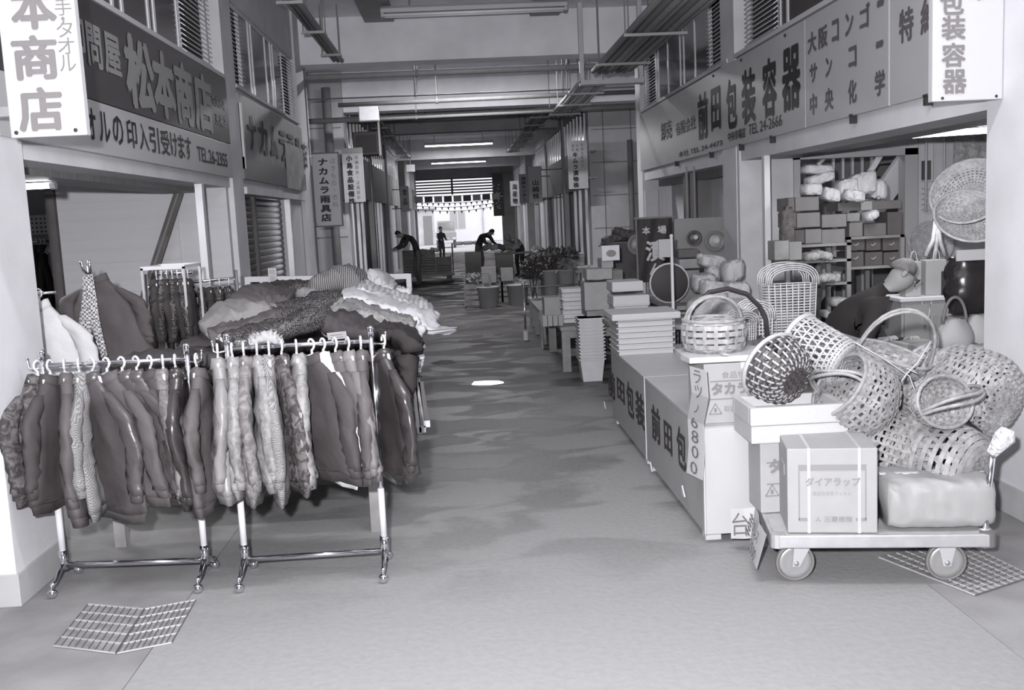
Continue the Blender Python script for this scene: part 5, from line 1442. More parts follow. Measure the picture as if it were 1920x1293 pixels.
for c, f, g_, w_, h_ in (('車', 0.05, 0.13, 0.11, 0.115), ('プ', 0.36, 0.07, 0.06, 0.05), ('レ', 0.52, 0.075, 0.06, 0.05), ('ス', 0.68, 0.075, 0.06, 0.05), ('3500', 0.48, 0.15, 0.18, 0.055)):
    put(lt, c, e1+(e2-e1)*f-u2*g_+n2*0.018, d2_, u2, w_, h_, 0.0)
lt.build('handwriting', mat('pen_ink', 0.10, 0.7), cd, fixn=False)

# cartons, foam tray and bundle on the truck
def on_cart(x, y): return CT(x, y)
bx0 = CT(0.06, 0.03); 
c1 = thing('printed_carton', 'large film carton with framed print at the front of the truck', 'box', CT(0.275, 0.20), cang-0.03)
M1 = WM[c1.name]; w_, d_, h_ = 0.385, 0.34, 0.385
MB().box(-w_/2, w_/2, -d_/2, d_/2, 0, h_, M1).build('body', mat('carton_light', 0.32, 0.7, 0.05, 10), c1, bevel=0.006)
fm_ = mat('carton_frame_print', 0.22, 0.7); yf = -d_/2-0.0015
for x0, x1, z0, z1 in ((-0.145, 0.145, 0.285, 0.312), (-0.145, -0.139, 0.06, 0.285), (0.139, 0.145, 0.06, 0.285), (-0.145, -0.10, 0.055, 0.07), (0.10, 0.145, 0.055, 0.07)):
    MB().box(x0, x1, yf, yf+0.001, z0, z1, M1).build('printed_frame', fm_, c1)
lt = MB(); R3 = M1.to_3x3(); ux_ = R3 @ Vector((1, 0, 0))
put(lt, 'ダイアラップ', M1 @ Vector((-0.115, yf-0.001, 0.215)), ux_, UZ, 0.235, 0.04, 0.03)
lt.build('lettering', mat('carton_soft_print', 0.22, 0.7), c1, fixn=False)
lt = MB(); put(lt, '食品包装用フィルム', M1 @ Vector((-0.085, yf-0.001, 0.172)), ux_, UZ, 0.165, 0.02, 0.0)
put(lt, '三菱樹脂', M1 @ Vector((-0.035, yf-0.001, 0.052)), ux_, UZ, 0.12, 0.026, 0.015)
lt.build('small_lettering', fm_, c1, fixn=False)
b = MB()                                                       # three-diamond mark beside the maker's name
for k in range(3):
    a_ = PI/2+k*2*PI/3; c_ = Vector((-0.062, 0, 0.062)); dv = Vector((math.cos(a_), 0, math.sin(a_))); sv = Vector((-dv.z, 0, dv.x))
    q = [c_, c_+dv*0.007+sv*0.004, c_+dv*0.014, c_+dv*0.007-sv*0.004]
    b.add([(p.x, yf-0.001, p.z) for p in q], [(0, 1, 2, 3)], M1)
b.build('maker_mark', fm_, c1, fixn=False)
for x in (-0.10, 0.115): MB().box(x-0.007, x+0.007, -d_/2-0.003, d_/2+0.003, -0.0, h_+0.003, M1).build('strapping_band', mat('strap_band', 0.42, 0.3), c1)
MB().box(-w_/2-0.002, -w_/2, -0.07, 0.05, 0.24, 0.29, M1).build('hand_hole_label', card3_m, c1)
b1 = P(1427, 962, Z=ZP+0.005)
h2b = P(1427, 829, Y=b1.y).z-ZP-0.005
taka_box('second pale wrap carton behind the large one at the left end of the truck', b1.x, b1.y, ZP+0.005, 0.40, 0.20, h2b, False)
# foam tray across the cartons
w2, d2, h2 = 0.46, 0.33, 0.172
f0 = P(1411, 829, Y=b1.y-0.04)
ft = thing('foam_fish_box', 'white foam box lying across the cartons behind the large one', 'foam box', (f0.x+w2/2, f0.y+d2/2, ZP+0.006+h2b), -0.02)
MF = WM[ft.name]
b = MB(); b.box(-w2/2, w2/2, -d2/2, d2/2, 0, 0.085, MF); b.build('lower_box', foam_m, ft, bevel=0.006)
b = MB()
for x0, x1, y0, y1 in ((-w2/2-0.004, w2/2+0.004, -d2/2-0.004, -d2/2+0.03), (-w2/2-0.004, w2/2+0.004, d2/2-0.03, d2/2+0.004), (-w2/2-0.004, -w2/2+0.03, -d2/2+0.03, d2/2-0.03), (w2/2-0.03, w2/2+0.004, -d2/2+0.03, d2/2-0.03)):
    b.box(x0, x1, y0, y1, 0.087, h2, MF)
b.build('upper_walls', foam_m, ft, bevel=0.004)
MB().box(-w2/2+0.03, w2/2-0.03, -d2/2+0.03, d2/2-0.03, 0.087, 0.12, MF).build('inner_floor', foam_m, ft)
# paper wrapped bundle
bd = thing('wrapped_bundle', 'brown paper wrapped parcel at the right end of the truck', 'parcel', CT(0.74, 0.22), cang+0.02)
M2 = WM[bd.name]
b = MB(); rg = []; r_ = random.Random(2)
nx = 30
for i in range(nx+1):
    x = -0.225+0.45*i/nx; ring = []
    for j in range(44):
        u = 2*PI*j/44; c_, s_ = math.cos(u), math.sin(u)
        e = 0.35
        yy = math.copysign(abs(c_)**e, c_)*0.17; zz = 0.11+math.copysign(abs(s_)**e, s_)*0.108
        k = 1-0.06*max(0, abs(2*i/nx-1)-0.85)/0.15
        d = 0.009*crease(x*7+zz*9, zz*7, yy*6)+0.004*crease(x*20, zz*16+x*8, yy*12)
        ring.append(M2 @ Vector((x, yy*k+d*math.copysign(1, yy), max(0, (zz-0.11)*k+0.11+d*(1 if zz > 0.02 else 0)))))
    rg.append(ring)
b.loft(rg); b.build('wrapping', mat('wrapping_paper', 0.29, 0.55, 0.1, 6), bd, smooth=True)
MB().box(-0.228, 0.228, -0.012, 0.012, 0.216, 0.222, M2).build('tape', mat('packing_tape', 0.5, 0.35), bd)

# heap of bamboo baskets
melon = [(0.055, 0), (0.13, 0.02), (0.175, 0.08), (0.185, 0.14), (0.165, 0.21), (0.15, 0.25)]
barrel = [(0.10, 0), (0.135, 0.015), (0.15, 0.08), (0.155, 0.16), (0.15, 0.25), (0.14, 0.30)]
bowl = [(0.06, 0), (0.12, 0.02), (0.155, 0.07), (0.17, 0.13)]
H = lambda px, py, y: P(px, py, Y=y)
def bk_(label, px, py, y, axis, prof, **kw):                    # px, py: where the middle of the basket shows
    zc = prof[-1][1]/2; ax = Vector(axis).normalized()
    return basket(label, H(px, py, y)-ax*zc, axis, prof, **kw)
bk_('barrel basket lying at the lower right, its open hexagon bottom facing out', 1768, 862, 4.46, (-0.50, 0.84, 0.16), [(0.085, 0), (0.135, 0.012), (0.175, 0.06), (0.185, 0.15), (0.175, 0.27), (0.165, 0.36)], style='lattice', stakes=18, rings=12, w=0.019, m2=bam2_m, seed=1)
bk_('round melon basket with a double hoop handle left of the heap middle', 1612, 748, 4.62, (-0.62, -0.1, 0.45), [(0.055, 0), (0.14, 0.02), (0.19, 0.08), (0.20, 0.15), (0.18, 0.23), (0.165, 0.27)], stakes=34, rings=17, w=0.0165, handle=(0.12, 0.009, 2, 0.35), seed=2, jitter=0.3)
bk_('coarse basket lying under the hoop-handled one', 1678, 838, 4.60, (-0.8, 0.4, 0.3), [(0.10, 0), (0.145, 0.015), (0.165, 0.08), (0.17, 0.16), (0.165, 0.26), (0.15, 0.33)], stakes=30, rings=20, w=0.0165, seed=3, m_=bam2_m, jitter=0.3)
bk_('large melon basket with ribbed bands at the far right of the heap', 1828, 735, 4.70, (-0.42, 0.80, 0.30), [(0.06, 0), (0.15, 0.02), (0.205, 0.09), (0.215, 0.17), (0.20, 0.27), (0.17, 0.36)], stakes=36, rings=22, w=0.017, seed=4, jitter=0.3, rim_r=0.011)
bk_('wedge shaped basket with a pointed handle in the middle of the heap', 1757, 756, 4.42, (0.35, -0.85, 0.30), [(0.05, 0), (0.11, 0.015), (0.14, 0.06), (0.145, 0.10)], ex=1.15, ey=0.8, stakes=26, rings=9, w=0.017, handle=(0.17, 0.009, 2, 0.2), seed=5)
bk_('shallow oblong basket with a tall round hoop handle on top of the heap', 1668, 678, 4.72, (0.22, -0.30, 0.9), [(0.10, 0), (0.15, 0.01), (0.18, 0.05), (0.185, 0.09)], ex=1.0, ey=0.6, spin=0.0, stakes=28, rings=7, w=0.017, handle=(0.24, 0.008, 2, 0.0), seed=6, rot=Matrix(((0.80, 0.28, -0.53), (-0.10, 0.94, 0.34), (0.59, -0.22, 0.78))).transposed().to_quaternion().to_matrix().transposed() if False else Matrix.Rotation(0.32, 3, 'Y') @ Matrix.Rotation(0.35, 3, 'X'))
bk_('melon basket filling the back of the heap behind the oblong one', 1735, 718, 4.86, (-0.4, 0.5, 0.6), melon, stakes=32, rings=16, w=0.016, seed=9, jitter=0.3)
bk_('dark and white striped basket bottom at the left of the heap', 1468, 700, 4.74, (-0.42, 0.80, 0.35), [(0.075, 0), (0.12, 0.015), (0.15, 0.06), (0.168, 0.13), (0.168, 0.17)], style='weave', stakes=28, rings=10, m_=cane_m, m2=cane_d_m, w=0.011, seed=7, rim_r=0.012)
bk_('long white cane lattice basket lying behind the striped one', 1540, 660, 4.87, (-0.55, 0.72, 0.38), [(0.085, 0), (0.115, 0.01), (0.125, 0.06), (0.13, 0.18), (0.135, 0.30)], style='lattice', stakes=24, rings=12, m_=cane_m, m2=cane_m, w=0.0075, seed=8)
# white cane trim tied in a knot on the heap
kn = thing('cane_strip', 'loose white cane strips tied over the heap of baskets', 'cane', H(1700, 690, 4.6))
for p in ([(1600, 640), (1650, 668), (1705, 705), (1720, 745), (1735, 785)], [(1745, 640), (1720, 680), (1700, 700), (1690, 715)], [(1700, 690), (1720, 700), (1708, 690)]):
    MB().tube([H(x, y_, 4.40) for x, y_ in p], 0.006, 6, flat=0.5).build('strip', cane_m, kn, smooth=True)

# baskets and bags behind, on the counter carton
bk_('plaited basket with a pale loop handle on the counter carton', 1338, 628, 5.15, (0.0, 0, 1), [(0.11, 0), (0.15, 0.02), (0.165, 0.07), (0.165, 0.13), (0.155, 0.17)], stakes=18, rings=7, w=0.024, m2=mat('seagrass', 0.36, 0.6, 0.35, 20), handle=(0.12, 0.009, 3, 0.15), seed=11)
hp = [H(1283, 650, 5.35), H(1283, 610, 5.35), H(1300, 575, 5.37), H(1330, 548, 5.4), H(1365, 541, 5.4), H(1400, 551, 5.42), H(1424, 574, 5.45), H(1436, 600, 5.45), H(1440, 650, 5.45)]
bb = thing('hoop_basket', 'wide basket with a big dark shiny hoop handle behind the plaited one', 'basket', (H(1360, 655, 5.4).x, 5.4, zt+0.05))
MB().tube(hp, 0.014, 8).build('handle', mat('dark_cane_gloss', 0.035, 0.25), bb, smooth=True)
MB().tube([p+Vector((0.012, 0.015, -0.014)) for p in hp], 0.006, 6).build('handle_inner', cane_m, bb, smooth=True)
b = MB(); c_ = H(1360, 650, 5.42)
b.lathe([(0.16, -0.05), (0.20, 0.0), (0.205, 0.05), (0.195, 0.05), (0.19, 0.0), (0.15, -0.04)], 28, Matrix.Translation(c_)); b.build('bowl', mat('dark_wicker', 0.10, 0.6, 0.5, 40), bb, smooth=True)

def tote(label, px0, px1, py0, py1, y, rows, m_, hole=True, lean=0.0, group=None):
    """flat white woven shopping basket: stacked horizontal canes on uprights, arched handle"""
    a, c_ = H(px0, py1, y), H(px1, py0, y)
    x0, x1, z0, z1 = a.x, c_.x, a.z, c_.z
    t = thing('shopping_basket', label, 'basket', ((x0+x1)/2, y, z0), group=group)
    d = 0.17; hb = z0+(z1-z0)*0.72
    for k in range(rows):
        z = z0+0.01+(hb-z0-0.02)*k/(rows-1); g_ = 1-0.10*(1-k/(rows-1)); cx = (x0+x1)/2; hw = (x1-x0)/2*g_
        pts = []
        for j in range(24):
            u = 2*PI*j/24; pts.append((cx+math.copysign(abs(math.cos(u))**0.5, math.cos(u))*hw, y+0.1+math.copysign(abs(math.sin(u))**0.5, math.sin(u))*d/2, z))
        if k == 0: MB().tube(pts, 0.005, 5, closed=True).build('cane', m_, t, smooth=True)
        else: MB().tube(pts, 0.0042, 5, closed=True).build('cane', m_, t, smooth=True)
    for j in range(9):
        x = x0+0.02+(x1-x0-0.04)*j/8
        MB().tube([(x*0.9+0.1*(x0+x1)/2, y+0.012, z0), (x, y+0.008, hb)], 0.004, 5).build('upright', m_, t, smooth=True)
    for yy in (y+0.015, y+0.18):
        b = MB()
        for k in range(4):
            q = k*0.012; pts = []
            for j in range(13):
                u = PI*j/12; pts.append(((x0+x1)/2-math.cos(u)*((x1-x0)/2-q-0.004), yy, hb-0.01+(math.sin(u)**0.6)*(z1-hb-q)))
            b.tube(pts, 0.0045, 5)
        b.build('handle', m_, t, smooth=True)
    return t
tote('tall white woven shopping basket with an arched handle behind the heap', 1437, 1538, 488, 640, 5.75, 20, cane_m)
tote('second white woven shopping basket half hidden at its left', 1395, 1455, 560, 690, 5.55, 14, cane_m)
tote('small pale woven basket squeezed between the plaited and white ones', 1378, 1425, 580, 665, 5.35, 12, bam_m)
for px, y in ((1487, 5.85), (1425, 5.65), (1402, 5.45)): pass
st_ = thing('low_table', 'low table behind the counter under the white shopping baskets', 'table', (2.15, 5.75, 0))
zt2 = H(1487, 640, 5.75).z-0.005
MB().box(1.97, 2.34, 5.42, 6.1, zt2-0.04, zt2).build('table_top', wood_m, st_)
for x in (2.0, 2.31):
    for y in (5.45, 6.07): MB().box(x-0.025, x+0.025, y-0.025, y+0.025, 0, zt2-0.04).build('leg', wood_m, st_)
# ================================================================== PEOPLE
skin_m = mat('skin_tone', 0.34, 0.55)
def figure(label, J, radii, zones, hair=None, mats=None, parts=None, fingers=None, name='person'):
    """one continuous body grown over connected joints; zones: joint -> material index"""
    names = list(J); idx = {n: i for i, n in enumerate(names)}
    E_ = [('pelvis', 'spine'), ('spine', 'chest'), ('chest', 'neck'), ('neck', 'head'), ('head', 'crown')]
    for s in ('l', 'r'):
        E_ += [('chest', s+'_shoulder'), (s+'_shoulder', s+'_elbow'), (s+'_elbow', s+'_wrist'), (s+'_wrist', s+'_palm'), ('pelvis', s+'_hip'), (s+'_hip', s+'_knee'), (s+'_knee', s+'_ankle'), (s+'_ankle', s+'_toe')]
    E_ += [(a, b) for a, b in (fingers or [])]
    base = min(v.z for v in J.values())
    org = Vector((J['pelvis'].x, J['pelvis'].y, base))
    me = bpy.data.meshes.new('person')
    me.from_pydata([tuple(J[n]-org) for n in names], [(idx[a], idx[b]) for a, b in E_ if a in idx and b in idx], [])
    o = bpy.data.objects.new(name, me); COL.objects.link(o)
    sk = o.modifiers.new('skin', 'SKIN'); sk.use_smooth_shade = True; sk.branch_smoothing = 0.5
    for n in names:
        v = me.skin_vertices[0].data[idx[n]]; r = radii.get(n, 0.05); v.radius = r if isinstance(r, tuple) else (r, r); v.use_root = (n == 'pelvis')
    sb = o.modifiers.new('sub', 'SUBSURF'); sb.levels = 2; sb.render_levels = 2
    dg = bpy.context.evaluated_depsgraph_get()
    m2 = bpy.data.meshes.new_from_object(o.evaluated_get(dg))
    o.modifiers.clear(); o.data = m2; bpy.data.meshes.remove(me)
    m2.materials.clear()
    for q in mats: m2.materials.append(q)
    segs = [(J[a]-org, J[b]-org, zones.get(b, 0)) for a, b in E_ if a in idx and b in idx]
    for p in m2.polygons:
        c = p.center; best = None
        for a, b, z in segs:
            d = b-a; f = max(0, min(1, (c-a).dot(d)/max(1e-9, d.length_squared))); q = (a+d*f-c).length
            if best is None or q < best[0]: best = (q, z)
        p.material_index = best[1]; p.use_smooth = True
    o.location = org; WM[o.name] = Matrix.Translation(org)
    tag(o, label, 'person')
    return o
RAD = dict(pelvis=(0.15, 0.11), spine=(0.14, 0.105), chest=(0.16, 0.12), neck=0.055, head=(0.082, 0.095), crown=(0.06, 0.07))
for s in 'lr':
    RAD.update({s+'_shoulder': 0.075, s+'_elbow': 0.05, s+'_wrist': 0.034, s+'_palm': (0.036, 0.02), s+'_hip': 0.095, s+'_knee': 0.065, s+'_ankle': 0.045, s+'_toe': 0.04})
def head_extras(o, head, face, up, hair_m, size=1.0, glasses=False, cap=None):
    """face: unit direction the person looks; adds hair, nose, ears"""
    face = Vector(face).normalized(); up = Vector(up).normalized(); side = face.cross(up).normalized(); up = side.cross(face)
    Mh = Matrix((side, face, up)).transposed().to_4x4(); Mh.translation = head
    k = size
    b = MB()                                                   # hair shell over the back and top of the skull
    rings = []
    for i in range(7):
        a = PI*0.5*i/6*1.05; rings.append([(math.cos(2*PI*j/16)*0.088*k*math.cos(a*0.95), -0.028*k+math.sin(2*PI*j/16)*0.088*k*math.cos(a*0.95), 0.03*k+0.075*k*math.sin(a)-0.03*k*(1-i/6)*(1-math.sin(2*PI*j/16))) for j in range(16)])
    b.loft(rings, M=Mh); b.build('hair' if not cap else 'headscarf', hair_m, o, smooth=True)
    b = MB(); b.add([(-0.014*k, 0.085*k, -0.03*k), (0.014*k, 0.085*k, -0.03*k), (0, 0.088*k, 0.012*k), (0, 0.118*k, -0.028*k)], [(0, 1, 3), (1, 2, 3), (2, 0, 3), (0, 2, 1)], Mh); b.build('nose', skin_m, o, smooth=True)
    for s in (-1, 1):
        b = MB(); b.ball((0, 0, 0), 0.028*k, 8, 5, (0.3, 0.7, 1.1), Mh @ Matrix.Translation((s*0.088*k, -0.005*k, -0.01*k))); b.build('ear', skin_m, o, smooth=True)
        b = MB(); b.ball((s*0.034*k, 0.085*k, 0.012*k), 0.009*k, 6, 4, (1.3, 0.5, 0.7), Mh); b.build('eye', black_m, o, smooth=True)
    b = MB(); b.box(-0.022*k, 0.022*k, 0.086*k, 0.093*k, -0.062*k, -0.056*k, Mh); b.build('mouth', mat('lip', 0.18, 0.6), o)
    if glasses:
        b = MB()
        for s in (-1, 1):
            b.tube([(s*0.036*k+math.cos(2*PI*j/12)*0.026*k, 0.105*k, 0.012*k+math.sin(2*PI*j/12)*0.020*k) for j in range(12)], 0.0025, 5, closed=True, M=Mh)
            b.tube([(s*0.062*k, 0.105*k, 0.018*k), (s*0.092*k, 0.02*k, 0.016*k), (s*0.092*k, -0.02*k, 0.01*k)], 0.0025, 5, M=Mh)
        b.build('glasses', black_m, o)
Q_ = lambda px, py, y: P(px, py, Y=y)
jd = mat('dark_jacket', 0.03, 0.9); tr_m = mat('dark_trousers', 0.04, 0.85)
J = dict(pelvis=Q_(1560, 668, 7.5), spine=Q_(1588, 606, 7.4), chest=Q_(1632, 556, 7.28), neck=Q_(1668, 540, 7.2), head=Q_(1692, 523, 7.15), crown=Q_(1700, 503, 7.15))
J.update(l_shoulder=Q_(1618, 580, 7.55), l_elbow=Q_(1655, 640, 7.45), l_wrist=Q_(1700, 640, 7.2), l_palm=Q_(1712, 634, 7.12), r_shoulder=Q_(1640, 592, 7.0), r_elbow=Q_(1618, 650, 6.85), r_wrist=Q_(1652, 640, 6.75), r_palm=Q_(1668, 634, 6.7))
J.update(l_hip=J['pelvis']+Vector((0.02, 0.12, -0.08)), r_hip=J['pelvis']+Vector((0.02, -0.1, -0.08)))
for s in 'lr':
    h = J[s+'_hip']; J[s+'_knee'] = Vector((h.x+0.06, h.y-0.02, 0.42)); J[s+'_ankle'] = Vector((h.x-0.02, h.y, 0.06)); J[s+'_toe'] = Vector((h.x+0.14, h.y-0.08, 0.04))
fg = []; RR = dict(RAD)
for s in 'lr':
    p = J[s+'_palm']; d = (p-J[s+'_wrist']).normalized(); sd = d.cross(Vector((0, 0, 1))).normalized()
    for k, (o_, ln) in enumerate(((-0.03, 0.05), (-0.012, 0.075), (0.006, 0.08), (0.022, 0.072), (0.036, 0.055))):
        a, b = s+'_k%d' % k, s+'_t%d' % k
        J[a] = p+sd*o_+d*ln*0.5; J[b] = p+sd*o_*1.1+d*ln*0.85+Vector((0, 0, -0.03)); fg += [(s+'_palm', a), (a, b)]; RR[a] = 0.0095; RR[b] = 0.0075
Z_ = {n: 1 for n in J}; Z_.update({n: 0 for n in ('head', 'crown')}); Z_.update({n: 0 for n in J if '_k' in n or '_t' in n and 'toe' not in n}); Z_.update({'l_palm': 0, 'r_palm': 0, 'neck': 1}); Z_.update({n: 2 for n in J if any(q in n for q in ('hip', 'knee', 'ankle', 'toe'))})
for n in ('l_knee', 'r_knee'): Z_[n] = 2
RR.update(pelvis=(0.24, 0.22), spine=(0.27, 0.24), chest=(0.25, 0.22), head=(0.10, 0.115), crown=(0.075, 0.085), neck=0.075)
man = figure('stooping person in a dark jacket behind the baskets in the right shop', J, RR, Z_, mats=[skin_m, jd, tr_m], fingers=fg)
head_extras(man, (J['head']+J['crown'])/2+Vector((0.0, 0, 0.005)), (0.62, -0.25, -0.62), (0.55, -0.1, 0.75), mat('grey_hair', 0.2, 0.7, 0.3, 30), 1.05, glasses=True)

def standing(label, px_head, py_head, y, face, top_m, leg_m, hair_m, lean=0.0, arm=0.3, h=None, scarf=False, feet_z=0.0, bend=False):
    hd = P(px_head, py_head, Y=y); H_ = hd.z+0.08-feet_z; k = H_/1.66
    f = Vector((math.sin(face), -math.cos(face), 0)); sd = Vector((math.cos(face), math.sin(face), 0)); B = Vector((hd.x, y, feet_z))
    U = lambda fw, s, z: B + f*(fw*k) + sd*(s*k) + Vector((0, 0, z*k))
    back = -lean
    J = dict(pelvis=U(back, 0, 0.90), spine=U(back*0.7, 0, 1.06), chest=U(back*0.3, 0, 1.26), neck=U(back*0.1, 0, 1.40), head=U(0, 0, 1.52), crown=U(-0.0, 0, 1.61))
    for s, q in (('l', -1), ('r', 1)):
        J[s+'_shoulder'] = U(back*0.3, q*0.17, 1.32); J[s+'_elbow'] = U(back*0.3+arm*0.3, q*0.22, 1.07); J[s+'_wrist'] = U(back*0.2+arm, q*0.18, 0.98+arm*0.2); J[s+'_palm'] = U(back*0.2+arm+0.08, q*0.16, 0.97+arm*0.2)
        J[s+'_hip'] = U(back, q*0.09, 0.84); J[s+'_knee'] = U(back*0.6+0.03, q*0.1, 0.47); J[s+'_ankle'] = U(back*0.5, q*0.1, 0.06); J[s+'_toe'] = U(back*0.5+0.15, q*0.11, 0.035)
    if bend:                                                     # stooping forward: head low and ahead of the hips
        k = 0.93; D = lambda fw, s, z: hd + f*fw + sd*s + Vector((0, 0, z))
        pz = 0.86-hd.z
        J.update(head=hd, crown=D(0.07, 0, 0.055), neck=D(-0.10, 0, -0.015), chest=D(-0.24, 0, -0.04), spine=D(-0.38, 0, -0.09), pelvis=D(-0.50, 0, pz))
        for s, q in (('l', -1), ('r', 1)):
            J.update({s+'_shoulder': D(-0.20, q*0.16, -0.06), s+'_elbow': D(-0.08, q*0.2, -0.28), s+'_wrist': D(0.12, q*0.14, -0.36), s+'_palm': D(0.2, q*0.12, -0.37), s+'_hip': D(-0.5, q*0.09, pz-0.06)})
            for n_, fw, z in (('_knee', -0.44, 0.45), ('_ankle', -0.5, 0.06), ('_toe', -0.35, 0.035)):
                v = D(fw, q*0.10, 0); v.z = z; J[s+n_] = v
    Zn = {n: 1 for n in J}; Zn.update(head=0, crown=0, l_palm=0, r_palm=0)
    for s in 'lr': Zn.update({s+'_hip': 2, s+'_knee': 2, s+'_ankle': 2, s+'_toe': 2})
    rr = {n: (tuple(a*k for a in v) if isinstance(v, tuple) else v*k) for n, v in RAD.items()}
    o = figure(label, J, rr, Zn, mats=[skin_m, top_m, leg_m])
    head_extras(o, (J['head']+J['crown'])/2, f+Vector((0, 0, -0.8 if bend else 0)), (f*0.7+Vector((0, 0, 1)) if bend else (0, 0, 1)), hair_m, k, cap=scarf)
    return o
hair_d = mat('dark_hair', 0.03, 0.6)
standing('dim person in dark clothes bending by the left wall of the far hall', 748, 441, 26.6, -1.2, mat('dim_top', 0.05, 0.9), mat('dim_legs', 0.14, 0.9), hair_d, lean=0.12, arm=0.35, bend=True)
standing('person in a dark coat and cap standing beyond the loaded trolley', 826, 428, 41, 0.7, mat('dim_coat', 0.05, 0.9), mat('dim_legs2', 0.06, 0.9), hair_d, arm=0.2)
standing('person with dark hair bending over goods on the right of the far aisle', 921, 437, 29.5, 0.9, mat('dim_top2', 0.06, 0.9), mat('dim_legs3', 0.16, 0.9), hair_d, lean=0.12, arm=0.4, bend=True)
standing('person in a pale apron and headscarf at the goods on the right', 952, 447, 28.0, -0.8, mat('apron_pale', 0.42, 0.9), mat('dim_legs4', 0.05, 0.9), mat('scarf_pale', 0.35, 0.9), lean=0.12, arm=0.4, scarf=True, bend=True)

# ================================================================== RIGHT SHOP INSIDE
# shelves in the doorway
ys = 9.05
def shelf_unit(label, x0, x1, y0, y1, levels, post=0.04):
    t = thing('shelf', label, 'shelf', ((x0+x1)/2, (y0+y1)/2, 0))
    top = max(levels)
    for x in (x0+post/2, x1-post/2):
        for y in (y0+post/2, y1-post/2): MB().box(x-post/2, x+post/2, y-post/2, y+post/2, 0, top).build('post', wood_m, t)
    for z in levels: MB().box(x0, x1, y0, y1, z-0.025, z).build('board', wood_m, t)
    return t
xa, xb, xc = P(1470, 480, Y=ys).x, P(1592, 480, Y=ys).x, P(1705, 480, Y=ys).x
zA, zB, zC2 = P(1530, 457, Y=ys).z, P(1530, 487, Y=ys).z, P(1530, 530, Y=ys).z
shelf_unit('open wooden shelf holding brown cartons in the right shop', xa, xb, ys-0.05, ys+0.5, (zA, zB, zC2, 0.3))
zD, zE, zF = P(1650, 441, Y=9.2).z, P(1650, 497, Y=9.2).z, 0.35
shelf_unit('lower wooden shelf of dark boxes beside the doorway in the right shop', xb+0.02, xc, 9.15, 9.99, (zD, zE, zF))
def box_px(label, px0, px1, py0, py1, y, d, m_, group=None, rz=0.0, base=None, tape=False, name='cardboard_box'):
    a, c_ = P(px0, py1, Y=y), P(px1, py0, Y=y)
    z0 = a.z if base is None else base
    return carton(label, ((a.x+c_.x)/2, y+d/2, z0), (abs(c_.x-a.x)-0.004, d, c_.z-z0-0.003), rz, m_, tape, group, name)
gB = 'brown cartons stacked on the shop shelf'
b1m, b2m, b3m = mat('carton_brown_a', 0.20, 0.8, 0.1, 8), mat('carton_brown_b', 0.15, 0.8, 0.1, 8), mat('carton_brown_c', 0.10, 0.8, 0.15, 8)
rows_ = [((1510, 1541, 428, 457), b1m, 'bottom row, left'), ((1541, 1585, 428, 457), b1m, 'bottom row, right'), ((1482, 1509, 430, 457), b3m, 'bottom row, far left and dark'),
         ((1494, 1538, 397, 427), b1m, 'middle row, left'), ((1541, 1588, 400, 427), b1m, 'middle row, right'), ((1480, 1493, 398, 427), b2m, 'middle row, narrow one at far left'),
         ((1491, 1536, 367, 396), b1m, 'top row, left'), ((1478, 1490, 370, 396), b2m, 'top row, narrow one at far left')]
for (p0, p1, q0, q1), m_, d in rows_: box_px('brown carton in the shelf stack, %s' % d, p0, p1, q0, q1, ys, 0.34, m_, gB)
box_px('long dark carton lying across the top right of the shelf stack', 1571, 1690, 374, 396, 9.25, 0.3, b2m, gB, base=None)
box_px('pale label carton set in front of the long dark one', 1614, 1636, 376, 394, 9.21, 0.03, card_m, gB)
gC = 'boxes on the lower doorway shelf'
for k, (p0, p1, q0, q1, m_, d) in enumerate(((1588, 1612, 398, 415, card2_m, 'small pale-labelled box, upper left'), (1592, 1618, 416, 440, b1m, 'flat brown box, left on the upper board'), (1620, 1662, 417, 440, b2m, 'soft brown packet, middle of the upper board'), (1664, 1692, 396, 440, b3m, 'tall dark box, right on the upper board'),
        (1590, 1622, 446, 470, b3m, 'dark handled box, upper left'), (1624, 1652, 446, 470, b3m, 'dark handled box, upper middle'), (1655, 1690, 444, 470, b3m, 'dark handled box, upper right'),
        (1590, 1620, 471, 496, b3m, 'dark handled box, lower left'), (1622, 1655, 471, 496, b3m, 'dark handled box, lower middle'), (1657, 1690, 471, 496, b3m, 'dark handled box, lower right'))):
    t = box_px('%s, on the doorway shelf in the right shop' % d, p0, p1, q0, q1, 9.2, 0.3, m_, gC, base=(zD if q1 == 440 else (zE if q1 == 496 else None)))
    if 'handled' in d:
        a = P((p0+p1)/2, (q0+q1)/2, Y=9.195); MB().tube([(a.x-0.025, 9.195, a.z), (a.x-0.01, 9.185, a.z-0.012), (a.x+0.02, 9.195, a.z+0.01)], 0.004, 5).build('cord_handle', white_m, t)
# white packets on top
rr = random.Random(6)
bag_m = mat('white_packet', 0.60, 0.5, 0.1, 15, bump=0.3, bscale=40)
def packet(label, px, py, y, w, h, d=0.18, m_=None, group=None, seed=0, name='packet', cat='packet'):
    c_ = P(px, py, Y=y); b = MB(); rg = []
    for i in range(15):
        u = -1+2*i/14; ring = []
        for j in range(26):
            a = 2*PI*j/26; s = (1-abs(u)**6)**0.3 if abs(u) < 1 else 0.12
            dd = 1+0.13*crease(math.cos(a)*2+seed, u*2.3, math.sin(a)*2+seed)+0.10*crease(math.cos(a)*4+u*3, u*5+seed, math.sin(a)*4)
            ring.append(c_+Vector((u*w/2, math.copysign(abs(math.sin(a))**0.42, math.sin(a))*d/2*max(0.2, s)*dd, (math.copysign(abs(math.cos(a))**0.42, math.cos(a))*h/2+0.12*u*w*math.sin(seed*1.7))*max(0.2, s)*dd)))
        rg.append(ring)
    b.loft(rg); return tag(b.build(name, m_ or bag_m, smooth=True), label, cat, group)
gP = 'white packets on top of the cartons'
